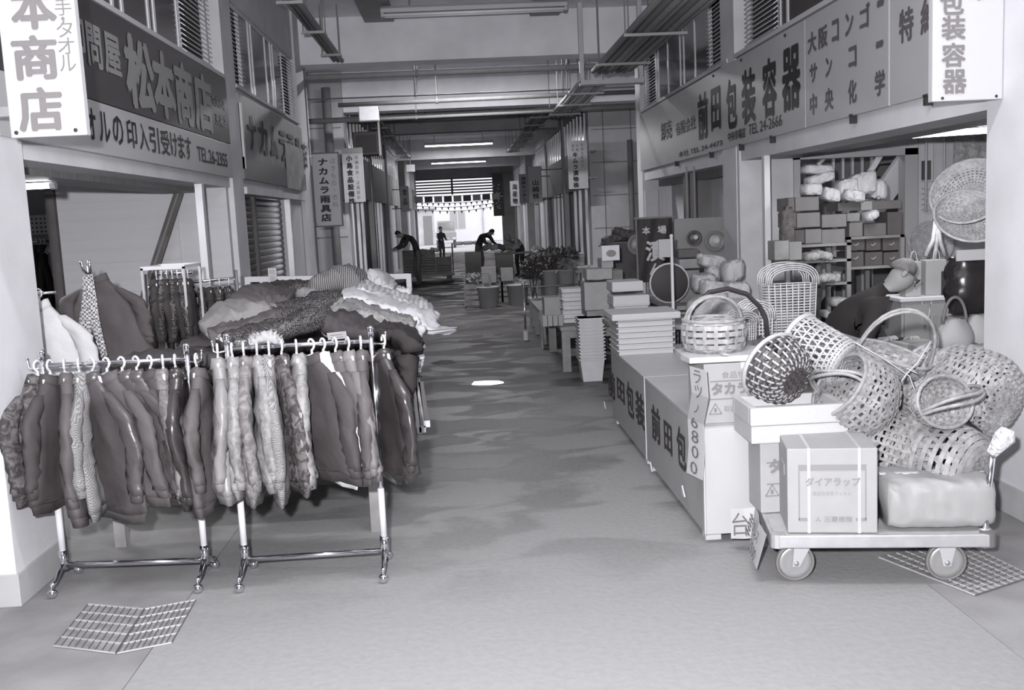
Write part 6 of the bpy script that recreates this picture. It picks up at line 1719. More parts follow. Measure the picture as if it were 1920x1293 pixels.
for k, (px, py, w, h, y, d) in enumerate(((1520, 355, 0.17, 0.10, 9.1, 'small white packet, leftmost above the cartons'), (1535, 335, 0.26, 0.09, 9.3, 'flat crumpled sheets stacked at the left above the cartons'), (1532, 318, 0.30, 0.08, 9.35, 'uppermost crumpled sheet at the left above the cartons'), (1555, 365, 0.16, 0.11, 9.15, 'round white packet beside the brown cartons'), (1585, 350, 0.20, 0.13, 9.3, 'bulging white bag, left of the middle'), (1615, 345, 0.26, 0.20, 9.35, 'largest bulging white bag in the middle'), (1598, 367, 0.20, 0.10, 9.2, 'white bag lying low on the long carton'), (1642, 355, 0.16, 0.17, 9.4, 'upright white bag beside the stair'), (1630, 404, 0.12, 0.08, 9.18, 'little white bundle on the doorway shelf'))):
    packet(d, px, py, y, w, h, 0.2, None, gP, k)
# wooden crates at left by the shelf
box_px('upright wooden crate front standing left of the shelf', 1452, 1480, 450, 488, 8.75, 0.2, wood_m, None, name='crate'); box_px('second wooden crate right of the upright crate', 1480, 1504, 452, 488, 8.77, 0.2, card2_m, None, name='crate')
for k, (px, py) in enumerate(((1520, 480), (1540, 478), (1556, 520), (1535, 522), (1570, 565), (1555, 590))): packet('dim packet lying in the open shelf, %s from the top' % ORD[k], px, py, 8.95, 0.16, 0.07, 0.2, mat('dim_packet', 0.36, 0.6, 0.4, 10), 'dim packets in the open shelf', k+20)
# dark plant-like sack hanging left of shelf
packet('dark bundled net hanging left of the brown cartons', 1475, 430, 8.9, 0.12, 0.36, 0.12, mat('net_dark', 0.12, 0.8, 0.5, 25), None, 41)
# stair beyond the doorway
st = thing('staircase', 'white staircase seen through the doorway of the right shop', 'staircase', (P(1650, 330, Y=11.8).x, 11.8, 0))
a, b_ = P(1645, 380, Y=11.6), P(1712, 285, Y=11.6)
d = (b_-a).normalized(); lo_ = a+d*(a.z/-d.z); hi_ = b_+d*0.4
MB().bar(lo_, hi_, 0.10, 0.24, up=(0, 0, 1)).build('stringer', white_m, st)
for k in range(9):
    p = lo_.lerp(hi_, (k+0.5)/9); MB().box(p.x-0.11, p.x+0.13, 11.65, 12.4, p.z, p.z+0.03).build('tread', wood_m, st)
ra = a+Vector((-0.16, 0, 0.25)); rb = b_+Vector((-0.22, 0, 0.25))
MB().bar(ra-(rb-ra)*1.0, rb, 0.05, 0.06).build('handrail', white_m, st)
bl = thing('balustrade', 'white railing of upright bars behind the packets in the doorway', 'railing', (P(1570, 320, Y=12.3).x, 12.3, 0))
for k, px in enumerate((1562, 1580, 1598, 1616, 1634)):
    x = P(px, 310, Y=12.3).x; MB().box(x-0.015, x+0.015, 12.28, 12.32, 0, 2.7).build('baluster', white_m, bl)
MB().bar(P(1528, 314, Y=12.25), P(1550, 291, Y=12.25)+Vector((0.1, 0, 0.1)), 0.07, 0.04).build('brace', white_m, bl)
MB().box(P(1495, 300, Y=12.3).x, P(1640, 300, Y=12.3).x, 12.28, 12.32, 0.9, 0.95).build('rail', white_m, bl)

# winnowing baskets hung on the right partition, near the pillar
hk = mat('straw_pale', 0.52, 0.7, 0.3, 22)
def winnow(label, px, py, y, r, tilt, spin, depth=0.10):
    C = P(px, py, Y=y)
    return basket(label, C, tilt, [(r*0.30, 0), (r*0.62, depth*0.25), (r*0.9, depth*0.7), (r, depth)], spin=spin, stakes=40, rings=14, w=0.014, m_=hk, m2=hk, rim_r=0.010, name='winnowing_basket')
winnow('large scoop basket hung high by the right pillar', 1822, 372, 6.6, 0.24, (-0.55, -0.6, 0.5), 0.3)
winnow('second scoop basket hung just below the highest one', 1812, 428, 6.55, 0.22, (-0.2, -0.8, 0.75), 0.8, 0.13)
winnow('shallow round net basket on the wall below the ladder', 1742, 458, 10.04, 0.22, (-0.1, -1, 0.25), 0.0, 0.06)
bg = thing('black_bag', 'big glossy black plastic bag beside the right pillar', 'bag', P(1820, 585, Y=6.3))
b = MB(); rg = []; C = P(1822, 530, Y=6.4)
for i in range(13):
    v = i/12; ring = []
    for j in range(24):
        a = 2*PI*j/24; w_ = 0.15*(0.9+0.25*math.sin(PI*v)); dd = 1+0.13*crease(math.cos(a)*2.2, v*4, math.sin(a)*2.2)
        ring.append(C+Vector((math.cos(a)*w_*dd, math.sin(a)*w_*0.7*dd, -0.2+v*0.37+0.012*crease(a, v, 2))))
    rg.append(ring)
b.loft(rg); b.build('sack', mat('glossy_black', 0.02, 0.22, spec=0.7), bg, smooth=True)
MB().box(C.x-0.16, C.x+0.16, C.y-0.11, C.y-0.10, C.z+0.155, C.z+0.225).build('top_band', mat('film_edge2', 0.5, 0.3), bg)
zq_ = min(v.z for v in (P(1820, 585, Y=6.3),))
carton('plain carton standing under the glossy black bag', (C.x, C.y, 0), (0.3, 0.25, C.z-0.215), 0, card2_m)
# straw bags low by the pillar
def strawbag(label, px, py, y, w, h, seed, handle=True):
    c_ = P(px, py, Y=y)
    t = thing('straw_bag', label, 'bag', c_-Vector((0, 0, h/2)))
    b = MB(); rg = []
    for i in range(11):
        v = i/10; ww = w*(0.75+0.35*math.sin(PI*min(1, v*1.15)))*(1 if v < 0.85 else 1-(v-0.85)*2)
        rg.append([c_+Vector((math.cos(2*PI*j/20)*ww/2*(1+0.05*math.sin(9*2*PI*j/20)), math.sin(2*PI*j/20)*ww*0.32, -h/2+v*h+0.012*math.sin(2*PI*j/20*3+seed))) for j in range(20)])
    b.loft(rg); b.build('body', mat('straw_fan', 0.42, 0.75, kind='stripe', g2=0.27, scale=26, stretch=(2, 0.5, 0.4)), t, smooth=True)
    if handle:
        b = MB()
        b.tube([c_+Vector((-math.cos(PI*j/12)*w*0.33, 0, h*0.40+math.sin(PI*j/12)*0.16)) for j in range(13)], 0.010, 7); b.build('handle', mat('handle_dark', 0.14, 0.6), t, smooth=True)
    return t
strawbag('straw bag with a dark round handle low beside the right pillar', 1790, 630, 5.9, 0.22, 0.20, 1)
strawbag('fan pleated straw bag against the right pillar', 1836, 625, 5.95, 0.22, 0.22, 2, False)
strawbag('squat straw bag under the pleated one', 1832, 665, 5.75, 0.22, 0.12, 3, False)
sb2 = thing('low_table', 'low table under the straw bags by the right pillar', 'table', (3.15, 5.95, 0))
zs = P(1790, 660, Y=5.9).z-0.01
MB().box(2.92, 3.5, 5.6, 6.4, zs-0.04, zs).build('table_top', wood_m, sb2)
for x in (2.96, 3.46):
    for y in (5.64, 6.36): MB().box(x-0.02, x+0.02, y-0.02, y+0.02, 0, zs-0.04).build('leg', wood_m, sb2)
# paper bags, cabinet and hanging nets behind the man
a, c_ = P(1690, 660, Y=8.0), P(1792, 560, Y=8.0)
cb = thing('display_cabinet', 'grey cabinet behind the stooping person', 'cabinet', ((a.x+c_.x)/2, 8.2, 0))
MB().box(a.x, c_.x, 8.0, 8.4, 0, c_.z).build('body', mat('cabinet_grey', 0.28, 0.6, 0.1, 4), cb, bevel=0.005)
MB().box(a.x-0.02, c_.x+0.02, 7.98, 8.42, c_.z, c_.z+0.025).build('top', cream_m, cb)
for k in range(2):
    x0 = a.x+0.02+k*(c_.x-a.x-0.02)/2; x1 = x0+(c_.x-a.x-0.06)/2
    dr = MB().box(x0, x1, 7.985, 8.0, 0.06, c_.z-0.03).build('door', mat('cabinet_grey', 0.28, 0.6), cb); MB().box(x1-0.04 if k == 0 else x0+0.02, x1-0.02 if k == 0 else x0+0.04, 7.965, 7.985, c_.z-0.2, c_.z-0.12).build('handle', metal_m, dr)
for k, (p0, p1, q0, q1, y, m_, d) in enumerate(((1698, 1728, 490, 555, 8.1, card3_m, 'pale paper bag with a round emblem on the cabinet'), (1736, 1775, 486, 556, 8.12, card3_m, 'pale paper bag standing right of the emblem bag'), (1772, 1792, 508, 556, 8.05, black_m, 'black case standing at the right of the paper bags'))):
    A, B = P(p0, q1, Y=y), P(p1, q0, Y=y)
    t = thing('paper_bag' if k < 2 else 'black_case', d, 'bag' if k < 2 else 'case', ((A.x+B.x)/2, y+0.06, A.z))
    MB().box(A.x, B.x, y, y+0.12, c_.z+0.026, B.z).build('body', m_, t, bevel=0.006)
    if k == 0:
        b = MB(); b.lathe([(0.033, 0), (0.033, 0.002)], 16, Matrix.Translation(((A.x+B.x)/2-0.01, y-0.002, B.z-0.08)) @ Matrix.Rotation(PI/2, 4, 'X')); b.build('emblem', grey_ink_m, t)
    for s in (-1, 1): MB().tube([((A.x+B.x)/2+s*0.03, y, B.z), ((A.x+B.x)/2+s*0.02, y, B.z+0.07), ((A.x+B.x)/2, y, B.z+0.09)], 0.003, 5).build('string', cream_m, t)
# ladder-like hanging rack on the partition
lx0, lx1 = P(1738, 330, Y=9.97).x, P(1772, 330, Y=9.97).x
ld = thing('hanging_rack', 'narrow wall rack of rods and little shelves right of the doorway', 'rack', (lx0, 9.99, P(1750, 395, Y=9.97).z))
for x in (lx0, lx1): MB().tube([(x, 9.99, P(1750, 396, Y=9.97).z), (x, 9.99, 2.55)], 0.012, 6).build('rod', cream_m, ld, smooth=True)
for py in (338, 352, 362, 372, 382, 392):
    z = P(1750, py, Y=9.97).z; MB().box(lx0, lx1, 9.95, 10.09, z-0.006, z+0.006).build('shelf_bar', cream_m, ld)
MB().box(lx0-0.01, lx0+0.07, 10.03, 10.07, P(1750, 336, Y=9.97).z, P(1750, 300, Y=9.97).z).build('dark_panel', b3m, ld)
# curtain at the top right
cu_ = thing('curtain', 'pale patterned curtain hanging at the back right of the right shop', 'curtain', (P(1825, 330, Y=9.8).x, 9.8, 1.6))
b = MB(); x0 = P(1792, 300, Y=9.8).x
b.add([(x0+i*0.04, 9.85+0.02*math.sin(i*1.9), z) for z in (1.55, 2.55) for i in range(24)], [(i, i+1, i+25, i+24) for i in range(23)]); cu_o = b.build('cloth', mat('curtain_print', 0.45, 0.8, kind='floral', g2=0.30, scale=18), cu_, smooth=True)
MB().tube([(x0-0.05, 9.85, 2.56), (x0+1.0, 9.85, 2.56)], 0.012, 6).build('rod', metal_m, cu_)
# hanging net of straw twine
tw = thing('twine_net', 'pale twine net hanging from the rack behind the person', 'net', P(1755, 470, Y=8.3))
for k, pts in enumerate(([(1755, 415), (1750, 450), (1735, 480)], [(1757, 415), (1762, 450), (1772, 480)], [(1756, 415), (1756, 455), (1752, 490)], [(1730, 560), (1722, 640), (1735, 625)], [(1748, 558), (1740, 600), (1738, 620)])):
    MB().tube([P(x, y, Y=8.0 if k > 2 else 8.3) for x, y in pts], 0.008 if k > 2 else 0.02, 6).build('strand', hk, tw, smooth=True)
# tube lamp inside the right shop
a, c_ = P(1668, 257, X=3.7), P(1880, 242, X=3.7)
t = thing('shop_lamp', 'bright tube lamp under the ceiling of the right shop', 'lamp', (a.x, a.y, a.z))
dv = (c_-a).normalized(); c_ = a+dv*min(2.4, (c_-a).length)
MB().bar(a+Vector((0, 0, 0.06)), c_+Vector((0, 0, 0.06)), 0.10, 0.06).build('housing', white_m, t)
MB().tube([a, c_], 0.022, 8).build('tube', tube_on_m, t, smooth=True)
for f in (0.2, 0.8):
    p = a.lerp(c_, f); MB().tube([p+Vector((0, 0, 0.09)), (p.x, p.y, 2.6)], 0.008, 6).build('hanger_rod', metal_m, t)
l = bpy.data.lights.new('shop_light', 'AREA'); l.shape = 'RECTANGLE'; l.size = 1.8; l.size_y = 0.1; l.energy = 28
lo = bpy.data.objects.new('shop_light', l); COL.objects.link(lo); lo.parent = t; lo.location = (a.lerp(c_, 0.5)-a)+Vector((0, 0, -0.03)); lo.rotation_euler = (0, 0, math.atan2(dv.y, dv.x))
t = thing('shop_lamp', 'added unseen tube lamp lighting the store room behind the right shop doorway', 'lamp', (4.3, 10.9, 2.5))  # added above the door head to brighten the stair and store room
MB().box(3.7, 4.9, 10.86, 10.94, 2.53, 2.6).build('housing', white_m, t); MB().tube([(3.75, 10.9, 2.5), (4.85, 10.9, 2.5)], 0.02, 8).build('tube', mat('lit_tube_strong', 0.9, 0.4, emit=26), t, smooth=True)
# carton the person leans over
carton('open carton in front of the stooping person', (P(1680, 650, Y=6.9).x, 6.75, 0), (0.5, 0.35, P(1680, 645, Y=6.75).z), 0.1, card2_m)
# ================================================================== GOODS ALONG THE RIGHT OF THE AISLE
def tub(label, c, r0, r1, h, m_, group=None, name='plastic_tub', cat='tub', n=22, fill=None):
    t = thing(name, label, cat, c, group=group); M = Matrix.Translation(c)
    MB().lathe([(r0*0.9, 0), (r0, 0.005), (r1, h-0.02), (r1*1.05, h-0.018), (r1*1.06, h), (r1*0.97, h), (r1*0.95, h-0.03), (r0*0.93, 0.02)], n, M).build('wall', m_, t, smooth=True)
    for s in (-1, 1): MB().tube([(c[0]+s*r1*1.02, c[1]-0.03, c[2]+h-0.03), (c[0]+s*(r1*1.06+0.02), c[1], c[2]+h-0.05), (c[0]+s*r1*1.02, c[1]+0.03, c[2]+h-0.03)], 0.008, 5).build('lug', m_, t)
    if fill: MB().lathe([(0.01, h-0.02), (r1*0.9, h-0.05), (r1*0.9, h-0.07)], n, M).build('contents', fill, t)
    return t
# stack of nested pale bins on the floor beyond the counter
bin_m = mat('pale_bin', 0.52, 0.5, 0.08, 10)
bc = P(1113, 716, Z=0); bc.y += 0.15
w1 = 46/1867*bc.y
for i in range(13):
    z = i*0.0345
    t = thing('nested_bin', 'pale tapered bin in the nested floor stack, %s from the bottom' % ORD[i], 'bin', (bc.x, bc.y, z), group='nested pale bins')
    hh = 0.235
    if i == 0:
        MB().taper(bc.x-w1/2, bc.x+w1/2, bc.y-0.13, bc.y+0.13, z, z+hh, 0.78).build('bin_wall', bin_m, t)
    else:
        MB().taper(bc.x-w1/2, bc.x+w1/2, bc.y-0.13, bc.y+0.13, z+hh-0.034, z+hh, 0.965).build('bin_wall', bin_m, t)
    MB().box(bc.x-w1/2-0.012, bc.x+w1/2+0.012, bc.y-0.142, bc.y+0.142, z+hh-0.012, z+hh).build('rim', bin_m, t)
# bench of weathered wood
bx0, bx1, by0, by1 = 1.02, 1.78, 10.6, 12.4
bz = P(1040, 612, Y=10.7).z
bn = thing('wooden_bench', 'weathered wooden bench beside the aisle past the counter', 'bench', ((bx0+bx1)/2, (by0+by1)/2, 0))
for i in range(4):
    x0 = bx0+i*(bx1-bx0)/4; MB().box(x0, x0+(bx1-bx0)/4-0.008, by0, by1, bz-0.04, bz).build('plank', wood_m, bn)
for x in (bx0+0.06, bx1-0.06):
    for y in (by0+0.08, by1-0.08): MB().box(x-0.045, x+0.045, y-0.045, y+0.045, 0, bz-0.04).build('leg', wood_m, bn)
MB().box(bx0+0.02, bx1-0.02, by0+0.06, by0+0.10, bz-0.13, bz-0.04).build('apron', wood_m, bn)
def bpx(label, px0, px1, py0, py1, y, d, m_, base=None, **k): return box_px(label, px0, px1, py0, py1, y, d, m_, base=base, **k)
# paper bundles on the bench
for i in range(4):
    z0 = bz+i*0.095
    A, B = P(1056, 600, Y=11.0), P(1095, 600, Y=11.0)
    t = thing('paper_bundle', 'pale ruffled paper bundle on the bench, %s from the bottom' % ORD[i], 'bundle', ((A.x+B.x)/2, 11.15, z0), group='paper bundles on the bench')
    r_ = random.Random(i); b = MB(); rg = []
    for k in range(9):
        e = r_.uniform(-0.012, 0.012); zz = z0+0.093*k/8
        rg.append([(A.x+e+r_.uniform(-.004, .004), 11.0, zz), (B.x+e+r_.uniform(-.004, .004), 11.0, zz), (B.x+e, 11.3, zz), (A.x+e, 11.3, zz)])
    b.loft(rg); b.build('sheets', mat('paper_pale', 0.58, 0.75, 0.12, 30), t)
    MB().box(A.x-0.014, B.x+0.014, 10.985, 11.315, z0+0.045, z0+0.052).build('string', grey_ink_m, t)
bpx('pale printed carton on the bench left of the paper bundles', 1021, 1054, 556, 590, 11.2, 0.3, card3_m, base=bz)
for i in range(4): bpx('tiny pale tin on the bench edge, %s from the left' % ORD[i], 1017+i*10, 1026+i*10, 590, 604, 10.75, 0.05, card3_m, base=bz, group='tins on the bench edge', name='tin')
bpx('flat grey carton under the paper bundles at the right of the bench', 1098, 1140, 566, 600, 10.9, 0.3, card_m, base=bz)
# chrome stand of a small rack
a = P(985, 612, Y=13.6)
t = thing('metal_stand', 'slim chrome stand with a ball top at the aisle edge', 'stand', (a.x, 13.6, 0))
zt_ = P(983, 533, Y=13.6).z
MB().tube([(a.x, 13.6, 0), (a.x, 13.6, zt_)], 0.014, 8).build('pole', chrome_m, t, smooth=True); MB().ball((a.x, 13.6, zt_), 0.03).build('ball_top', chrome_m, t, smooth=True)
MB().tube([(a.x, 13.6, 0), (a.x, 13.6, 0.12)], 0.035, 8).build('foot_wrap', cream_m, t)
MB().tube([(a.x, 13.6, 0.95*zt_), (a.x+0.9, 13.65, 0.95*zt_)], 0.010, 6).build('cross_rail', chrome_m, t)
# second low stall table behind the bench
s2 = thing('stall_table', 'dim low stall table behind the bench', 'table', (1.6, 14.0, 0))
MB().box(0.98, 2.3, 13.0, 15.3, 0.42, 0.46).build('table_top', wood_m, s2)
for x in (1.03, 2.25):
    for y in (13.05, 14.2, 15.25): MB().box(x-0.03, x+0.03, y-0.03, y+0.03, 0, 0.42).build('leg', wood_m, s2)
for i in range(5): tag(MB().box(0.965, 0.985, 12.6+i*0.07, 12.63+i*0.07, 0, 0.36+0.03*(i % 2)).build('wooden_stake', wood_m), 'upright wooden stake leaning on the bench end, %s from the front' % ORD[i], 'stake', 'stakes at the bench end')
dimc = mat('dim_carton', 0.22, 0.8, 0.12, 8)
for i, (p0, p1, q0, q1, y, m_, d) in enumerate(((1096, 1146, 527, 566, 10.2, card_m, 'large grey carton behind the white packets'), (1100, 1148, 502, 525, 10.25, card_m, 'grey carton second up behind the white packets'), (1138, 1168, 505, 540, 10.6, dimc, 'dim carton wedged behind the white packets'), (1128, 1150, 484, 503, 10.35, card_m, 'small pale carton third up, under the picture card'))):
    bpx(d, p0, p1, q0, q1, y, 0.32, m_, base=(0.70 if i in (0, 2) else None))
tt = thing('low_table', 'low table under the grey cartons past the counter', 'table', (1.9, 10.4, 0))
MB().box(1.25, 2.6, 10.1, 10.55, 0.64, 0.70).build('table_top', wood_m, tt)
for x in (1.9, 2.55): MB().box(x-0.03, x+0.03, 10.2, 10.26, 0, 0.64).build('leg', wood_m, tt)
A, B = P(1129, 487, Y=10.3), P(1161, 459, Y=10.3)
t = thing('picture_card', 'white card with a dark mushroom shaped picture standing on the cartons', 'card', ((A.x+B.x)/2, 10.3, A.z))
MB().box(A.x, B.x, 10.3, 10.31, A.z-0.01, B.z).build('card', cream_m, t)
b = MB(); b.lathe([(0.052, 0), (0.052, 0.002)], 18, Matrix.Translation(((A.x+B.x)/2+0.005, 10.298, (A.z+B.z)/2-0.01)) @ Matrix.Rotation(PI/2, 4, 'X'), ex=1.0, ey=0.7); b.build('picture', grey_ink_m, t)
# dark barrel with a heap and a painted round plaque
A = P(1168, 525, Y=12.5)
tub('tall dark barrel behind the grey cartons', (P(1168, 500, Y=12.5).x, 12.5, 0), 0.22, 0.26, P(1168, 452, Y=12.5).z, mat('dim_barrel', 0.16, 0.6, 0.3, 6), name='barrel', cat='barrel')
for i, (px, py, w, h) in enumerate(((1150, 447, 0.3, 0.10), (1180, 441, 0.34, 0.12), (1165, 436, 0.24, 0.1))): packet('dark crumpled bag on the barrel, %s from the left' % ORD[(0, 2, 1)[i]], px, py, 12.5, w, h, 0.3, mat('dim_bag', 0.08, 0.6, 0.5, 12), 'dark bags on the barrel', 60+i)
def plaque(label, px, py, y, r, mr, mf, ring=True, name='round_plaque', tilt=0.0, inner=0.62):
    c_ = P(px, py, Y=y); t = thing(name, label, 'plaque', c_-Vector((0, 0, r)))
    M = Matrix.Translation(c_) @ Matrix.Rotation(PI/2+tilt, 4, 'X')
    MB().lathe([(0.01, 0.0), (r*0.75, 0.0), (r, 0.012), (r, 0.03), (r*0.8, 0.02), (0.01, 0.018)], 28, M).build('disc', mr, t, smooth=True)
    MB().lathe([(0.01, 0.02), (r*inner, 0.034 if inner > 0.7 else 0.024), (r*(inner-0.02), 0.036), (0.01, 0.038)], 24, M).build('inner_disc', mf, t, smooth=True)
    if ring: MB().lathe([(r*0.22, 0.036), (r*0.30, 0.05), (r*0.26, 0.052), (0.01, 0.042)], 16, M @ Matrix.Translation((0.01, 0.01, 0))).build('knob', mat('plaque_pale', 0.5, 0.5), t, smooth=True)
    return t
plaque('round painted plaque hung beside the dark banner', 1195, 458, 12.2, 0.13, mat('plaque_rim', 0.18, 0.4), mat('plaque_face', 0.36, 0.4, 0.5, 14))
# dark calligraphy banner
A, B = P(1198, 530, Y=11.0), P(1260, 408, Y=11.0)
bn_ = thing('banner', 'dark cloth banner with white brush characters in the second right shop', 'banner', ((A.x+B.x)/2, 11.0, A.z))
b = MB(); n = 14; nz = 12
def bw(i, k): return (A.x+(B.x-A.x)*i/n, 11.0+0.02*math.sin(i*0.9+k*0.4), B.z+(A.z-B.z)*k/nz)
b.add([bw(i, k) for k in range(nz+1) for i in range(n+1)]+[(q[0], q[1]+0.004, q[2]) for q in [bw(i, k) for k in range(nz+1) for i in range(n+1)]], [(k*(n+1)+i, k*(n+1)+i+1, (k+1)*(n+1)+i+1, (k+1)*(n+1)+i) for k in range(nz) for i in range(n)]+[(k*(n+1)+i+(n+1)*(nz+1), (k+1)*(n+1)+i+(n+1)*(nz+1), (k+1)*(n+1)+i+1+(n+1)*(nz+1), k*(n+1)+i+1+(n+1)*(nz+1)) for k in range(nz) for i in range(n)])
b.build('cloth', mat('banner_dark', 0.04, 0.7), bn_, smooth=True)
lt = MB(); W_ = B.x-A.x
put(lt, '本', (A.x+W_*0.12, 10.97, B.z-0.17), UXR, UZ, 0.09, 0.085, 0.03); put(lt, '場', (A.x+W_*0.56, 10.97, B.z-0.17), UXR, UZ, 0.10, 0.09, 0.03)
put(lt, '漬', (A.x+W_*0.2, 10.97, B.z-0.47), UXR, UZ, 0.22, 0.23, 0.03); put(lt, 'ん', (A.x+W_*0.3, 10.97, B.z-0.62), UXR, UZ, 0.14, 0.13, 0.03)
lt.build('lettering', mat('banner_white', 0.48, 0.6), bn_, fixn=False)
MB().tube([(A.x-0.03, 11.01, B.z+0.01), (B.x+0.03, 11.01, B.z+0.01)], 0.012, 6).build('rod', steel_pipe_m, bn_)
MB().tube([(A.x, 11.04, 0), (A.x, 11.04, B.z+0.02)], 0.014, 6).build('pole', steel_pipe_m, bn_)
# grey board with two round crafts
A, B = P(1266, 505, Y=10.9), P(1358, 406, Y=10.9)
bd_ = thing('display_board', 'plain grey board standing in the second right shop', 'board', ((A.x+B.x)/2, 10.9, 0))
MB().box(A.x, B.x, 10.9, 10.93, A.z, B.z).build('panel', mat('board_grey', 0.25, 0.7, 0.06, 5), bd_)
for x in (A.x+0.03, B.x-0.03): MB().box(x-0.02, x+0.02, 10.93, 10.96, 0, B.z).build('leg', wood_m, bd_)
plaque('dark round plaque with a mask on the grey board', 1301, 446, 10.86, 0.085, mat('plaque_dark', 0.09, 0.5, 0.5, 20), mat('plaque_dark2', 0.16, 0.5, 0.6, 20))
plaque('round hat shaped plaque on the right of the grey board', 1340, 452, 10.86, 0.115, mat('plaque_rim', 0.18, 0.4), mat('plaque_pale2', 0.42, 0.5, 0.3, 12))
# black round drum basket leaning behind the pole
plaque('large black round tray with a pale rim behind the white pole', 1254, 530, 9.3, 0.19, mat('tray_rim_pale', 0.45, 0.5), mat('tray_black', 0.03, 0.6), False, 'round_tray', 0.0, 0.93)
tb_ = thing('stall_table', 'dim stall table in front of the grey board', 'table', (2.5, 9.7, 0))
z5 = 0.78
MB().box(1.95, 2.83, 9.35, 10.6, z5-0.04, z5).build('table_top', wood_m, tb_)
for x in (2.0, 2.78):
    for y in (9.4, 10.55): MB().box(x-0.03, x+0.03, y-0.03, y+0.03, 0, z5-0.04).build('leg', wood_m, tb_)
bpx('stack of dim cartons behind the black tray, lower one', 1274, 1312, 505, 545, 9.7, 0.3, dimc, base=z5); bpx('dim carton on top of the lower one behind the black tray', 1274, 1312, 484, 504, 9.72, 0.3, card2_m)
bpx('small dark carton with a pale lid left of the round plaque', 1272, 1310, 466, 483, 9.75, 0.25, b3m)
clear_m = mat('clear_bag', 0.40, 0.2, 0.15, 14, bump=0.5, bscale=40)
for i, (px, py, w, h, y, m_, d) in enumerate(((1335, 490, 0.28, 0.12, 9.5, clear_m, 'uppermost clear bag behind the hoop basket'), (1350, 512, 0.30, 0.13, 9.45, clear_m, 'second clear bag behind the hoop basket'), (1372, 508, 0.20, 0.18, 9.2, foam_m, 'white cushion packet tilted at the right of the clear bags'), (1318, 530, 0.22, 0.16, 9.3, clear_m, 'clear bag at the left of the heap behind the hoop basket'), (1345, 545, 0.34, 0.16, 9.1, clear_m, 'long clear bag low behind the hoop basket'), (1378, 548, 0.24, 0.18, 9.0, foam_m, 'white packet low at the right of the clear bags'), (1325, 575, 0.36, 0.2, 8.6, clear_m, 'broad clear bag seen through the hoop handle'), (1375, 585, 0.28, 0.2, 8.5, foam_m, 'white packet seen through the hoop handle'))):
    packet(d, px, py, y, w, h, 0.25, m_, None, 80+i)
zb_ = thing('low_table', 'low table under the clear bags behind the counter', 'table', (2.35, 8.7, 0))
MB().box(2.1, 2.83, 8.1, 9.3, 0.72, 0.76).build('table_top', wood_m, zb_)
for x in (2.15, 2.78):
    for y in (8.15, 9.25): MB().box(x-0.03, x+0.03, y-0.03, y+0.03, 0, 0.72).build('leg', wood_m, zb_)
# inside of the second right shop: pale door leaf and lamp strip
dr = thing('door_2', None, None, (XR+0.2, 15.3, 0)); struct(dr)
MB().box(XR+0.02, XR+0.34, 15.36, 15.42, 0, 2.0).build('door_leaf', cream_m, dr); MB().ball((XR+0.12, 15.34, 1.0), 0.03).build('door_handle', metal_m, dr)
MB().box(XR+0.22, XR+0.27, 15.30, 15.36, 0.9, 2.0).build('glazing_bar', white_m, dr)
a = P(1240, 400, Y=11.6)
tl = thing('hanging_scale', 'pair of dark hooks hanging above the grey board', 'hook', (P(1305, 405, Y=10.9).x, 10.92, B.z))
for px in (1289, 1303): x = P(px, 395, Y=10.92).x; MB().tube([(x, 10.92, B.z), (x, 10.92, 2.15)], 0.01, 6).build('rod', steel_pipe_m, tl)

# buckets and bushy flowers further back
bk_m = mat('dim_bucket', 0.26, 0.5, 0.1, 6)
for i, (px, pyb, pyt, y) in enumerate(((1034, 545, 507, 14.2), (1062, 545, 505, 14.0))):
    c_ = P(px, pyb, Y=y); tub('grey flower bucket on the stall table, %s one' % ('left', 'right')[i], (c_.x, y, 0.462), 0.085, 0.115, P(px, pyt, Y=y).z-0.46, bk_m, 'flower buckets', 'bucket', 'bucket')
def bush(label, px, py, y, rx, rz, m_, n=220, seed=0, leaf=0.05, name='flower_bunch', cat='flowers', stem_to=None):
    c_ = P(px, py, Y=y); r_ = random.Random(seed); b = MB()
    for _ in range(n):
        while True:
            v = Vector((r_.uniform(-1, 1), r_.uniform(-1, 1), r_.uniform(-1, 1)))
            if v.length < 1: break
        p = c_+Vector((v.x*rx, v.y*rx*0.8, v.z*rz)); d1 = Vector((r_.uniform(-1, 1), r_.uniform(-1, 1), r_.uniform(-1, 1))).normalized(); d2 = d1.orthogonal().normalized()
        l = leaf*r_.uniform(0.6, 1.3); b.add([p-d1*l, p+d2*l*0.4, p+d1*l, p-d2*l*0.4], [(0, 1, 2, 3)])
    t = thing(name, label, cat, (c_.x, y, c_.z-rz))
    o = b.build('foliage', m_, t, fixn=False); o['kind'] = 'stuff'
    s = MB()
    for k in range(5): s.tube([(c_.x+r_.uniform(-.04, .04), y, stem_to if stem_to is not None else c_.z-rz*1.3), (c_.x+r_.uniform(-1, 1)*rx*0.5, y, c_.z)], 0.008, 4)
    s.build('stems', m_, t)
    return t
lf1, lf2, lf3 = mat('leaf_dark', 0.06, 0.7, 0.5, 8), mat('leaf_mid', 0.20, 0.7, 0.5, 8), mat('blossom_pale', 0.34, 0.7, 0.4, 8)
bush('bushy dark leafy bunch left on the stall', 1000, 500, 15.0, 0.22, 0.2, lf1, seed=1, stem_to=0.46)
bush('large dark leafy bunch in the middle of the stall', 1035, 490, 14.6, 0.22, 0.22, lf1, seed=2, stem_to=0.46)
bush('pale blossom bunch among the dark ones', 1010, 478, 15.4, 0.12, 0.16, lf3, 140, 3, 0.04, stem_to=0.46)
bush('mid grey leafy bunch over the right bucket', 1062, 497, 14.0, 0.14, 0.09, lf2, 150, 4, 0.05)
bush('dark leafy bunch at the back right of the stall', 1060, 480, 15.2, 0.2, 0.14, lf1, seed=5, stem_to=0.46)
